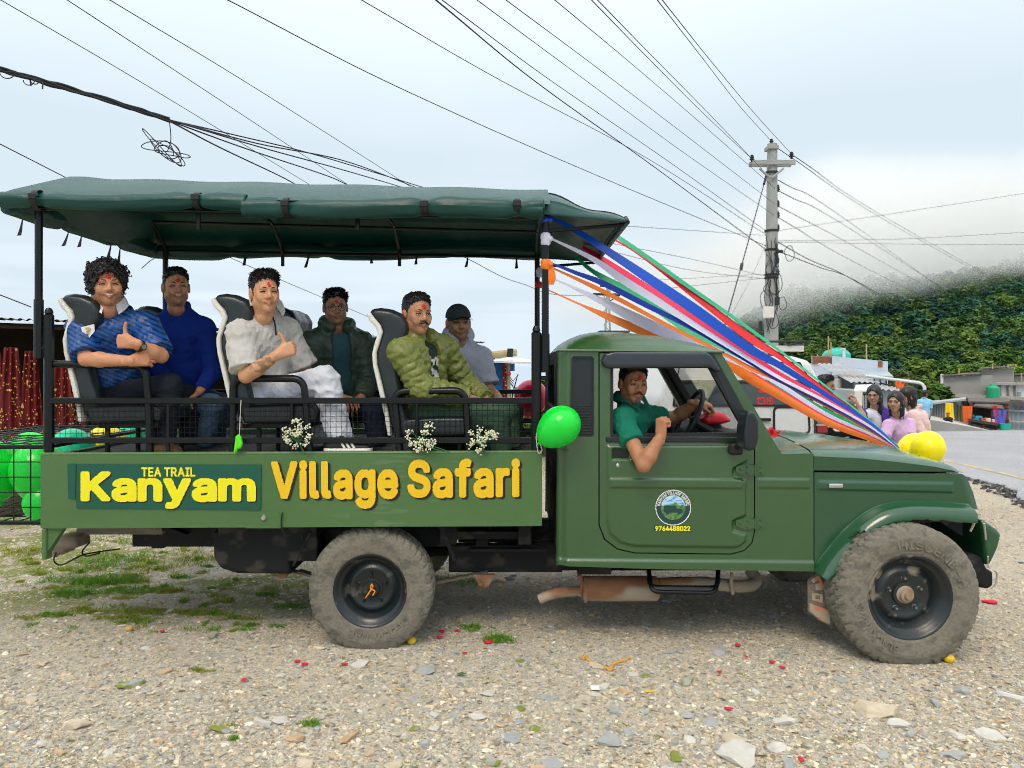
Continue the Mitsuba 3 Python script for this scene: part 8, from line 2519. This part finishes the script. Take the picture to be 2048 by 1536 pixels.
umbel(596, 866, .072, 1, 'small white flower head on the netting left of the white sneaker')
umbel(843, 872, .076, 2, 'white flower head with trailing green stems in the middle of the netting')
umbel(964, 876, .072, 5, 'yellowish-white flower head on the netting near the front corner')
solo('grass_stem', [tube(bezier([W(842, 890, 4.43), W(870, 894, 4.42), W(900, 905, 4.42)], 10), .003, 4), tube(bezier([W(842, 888, 4.43), W(862, 896, 4.42), W(890, 904, 4.42)], 10), .003, 4)], 'm_stem', 'long green stems trailing over the bed rim from a flower head', 'stem', smooth=True)
RF = []
rr_ = np.random.default_rng(4)
for _ in range(34):
    a, b = rr_.uniform(0, 2 * math.pi), rr_.uniform(-.4, 1.2)
    d = np.array([math.cos(a) * math.cos(b), math.sin(a) * math.cos(b), math.sin(b)])
    c0 = W(1545, 869, 4.72)
    RF.append(tube([c0, c0 + d * .03, c0 + d * .052], [.003, .010, .002], 5, flat=.4))
solo('red_flower', RF, 'm_red_sticker', 'red paper flower at the foot of the windscreen pillar', 'flower', smooth=True)
solo('red_scarf', puffy(sg.Polygon([(SX(a, 4.95), SZ(b, 4.95)) for a, b in ((1402, 838), (1418, 822), (1446, 826), (1462, 842), (1440, 848), (1410, 848))]), 4.9, 5.05, .03, .01), 'm_red_sticker', 'red cloth lying on the dashboard beside the steering wheel', 'cloth', smooth=True)

# ---- small things on the ground
mat('m_petal', (.62, .012, .045), .7)
mat('m_fruit', (.72, .50, .015), .5)
mat('m_ochre_fruit', (.55, .36, .10), .6)
mat('m_paper', (.72, .74, .74), .8)
mat('m_orange_string', (.72, .36, .05), .7)


def on_ground(px, py, up=0.0):
    x, y = spot(px, py)
    return np.array([x, y, float(soil_z(x, y)) + up])


rp = np.random.default_rng(6)
for px, py, s, lab in ((603, 1324, .028, 'red petal on a pale stone left of the rear wheel'), (684, 1331, .020, 'red petal just below the rear tyre'), (489, 1362, .018, 'red petal alone on the gravel left of the rear wheel'), (318, 1263, .020, 'red petal beside the small grey stone under the bed'), (883, 1262, .022, 'red petal right of the rear wheel, upper one'), (876, 1276, .022, 'red petal right of the rear wheel, lower one'),
                       (930, 1308, .014, 'small red petal below the grass tuft right of the rear wheel'), (912, 1264, .016, 'red petal left of the grass tuft'), (1473, 1292, .022, 'red petal right of the grey slab'), (1492, 1312, .018, 'red petal second right of the grey slab'), (1544, 1327, .022, 'red petal below the mud flap, left of two'), (1562, 1334, .018, 'red petal below the mud flap, right of two'),
                       (1440, 1343, .014, 'tiny red petal under the grey slab'), (1462, 1419, .020, 'red petal in the middle of the foreground gravel'), (1604, 1524, .016, 'red petal at the bottom edge of the view'), (1985, 1208, .045, 'pink-red smear of petals at the far right beyond the front wheel'), (985, 1286, .030, 'dark red petals at the foot of the grass tuft')):
    P = [moved(tm(*(lambda m: (np.array(m.vertices) * [1, .7, .35], m.faces))(trimesh.creation.icosphere(1, s * rp.uniform(.5, .9)))), on_ground(px, py, .012) + [rp.normal(0, s * .6), rp.normal(0, s * .6), 0]) for _ in range(2)]
    solo('flower_petal', cat(P), 'm_petal', lab, 'petal', 'red petals scattered on the gravel', smooth=True)
for px, py, r_, m_, lab in ((823, 1288, .024, 'm_fruit', 'yellow lemon beside the rear tyre'), (1898, 1323, .026, 'm_fruit', 'yellow lemon pressed under the front tyre'), (258, 1262, .020, 'm_ochre_fruit', 'small ochre fruit lying under the rear of the bed')):
    b_ = trimesh.creation.icosphere(3, r_)
    b_.vertices = b_.vertices * [1.15, 1, .95] * (1 + .03 * (meshkit.noise(np.array(b_.vertices) * 160, 2)[:, None] - .5))
    solo('lemon', moved(b_, on_ground(px, py, r_ * .9) - [0, 0, 0]), m_, lab, 'fruit', smooth=True)
solo('paper_scrap', [moved(box((0, 0, 0), (.045, .05, .004), .001), on_ground(1190, 1379, .012))], 'm_paper', 'white paper scrap on the gravel below the exhaust', 'litter', smooth=False)
solo('paper_scrap', [moved(box((0, 0, 0), (.05, .012, .006), .001), on_ground(1299, 1384, .012))], 'm_fruit', 'small yellow and white wrapper near the round grey stone', 'litter', smooth=False)
solo('fallen_leaf', [moved(hull([(-.03, 0, 0), (0, .022, .006), (.03, 0, .003), (0, -.022, .008), (0, 0, .0)]), on_ground(923, 1350, .01))], 'm_stem', 'green fallen leaf on the gravel between the wheels', 'leaf', smooth=False)
sp = [(1166, 1322), (1170, 1312), (1180, 1326), (1195, 1332), (1212, 1336), (1222, 1340), (1226, 1330), (1240, 1322), (1262, 1316)]
solo('orange_string', tube(bezier([on_ground(a, b, .008) for a, b in sp], 80) + np.stack([.006 * np.sin(np.arange(81) * 1.1), .008 * np.cos(np.arange(81) * 1.3), .003 * np.sin(np.arange(81) * .9)], -1)[:len(bezier([on_ground(a, b, .008) for a, b in sp], 80))], .006, 5), 'm_orange_string', 'frayed orange string lying on the gravel between the wheels', 'string', smooth=True)
figure('person in dark clothes and red cap squatting below the yellow cloth of the tin stall',
       dict(head=(1896, 830, 43), neck=(1896, 836, 43), shR=(1890, 838, 43), shL=(1902, 838, 43), elR=(1889, 844, 42.8), wrR=(1895, 846, 42.6), elL=(1903, 844, 42.8), wrL=(1899, 846, 42.6), hip=(1897, 848, 43.1),
            hpR=(1894, 849, 43.1), hpL=(1900, 849, 43.1), knR=(1892, 844, 42.7), anR=(1892, 852, 42.8), knL=(1902, 844, 42.7), anL=(1902, 852, 42.8)),
       0, dict(turn=(20, 0, 0), size=1.0, skin=(.30, .17, .11), hair='short', hair_mat='m_red_sticker', h=.012), dict(name='coat', color=(.02, .02, .022), loose=.03, sleeve=1.8), dict(color=(.02, .02, .022)), h=.02)
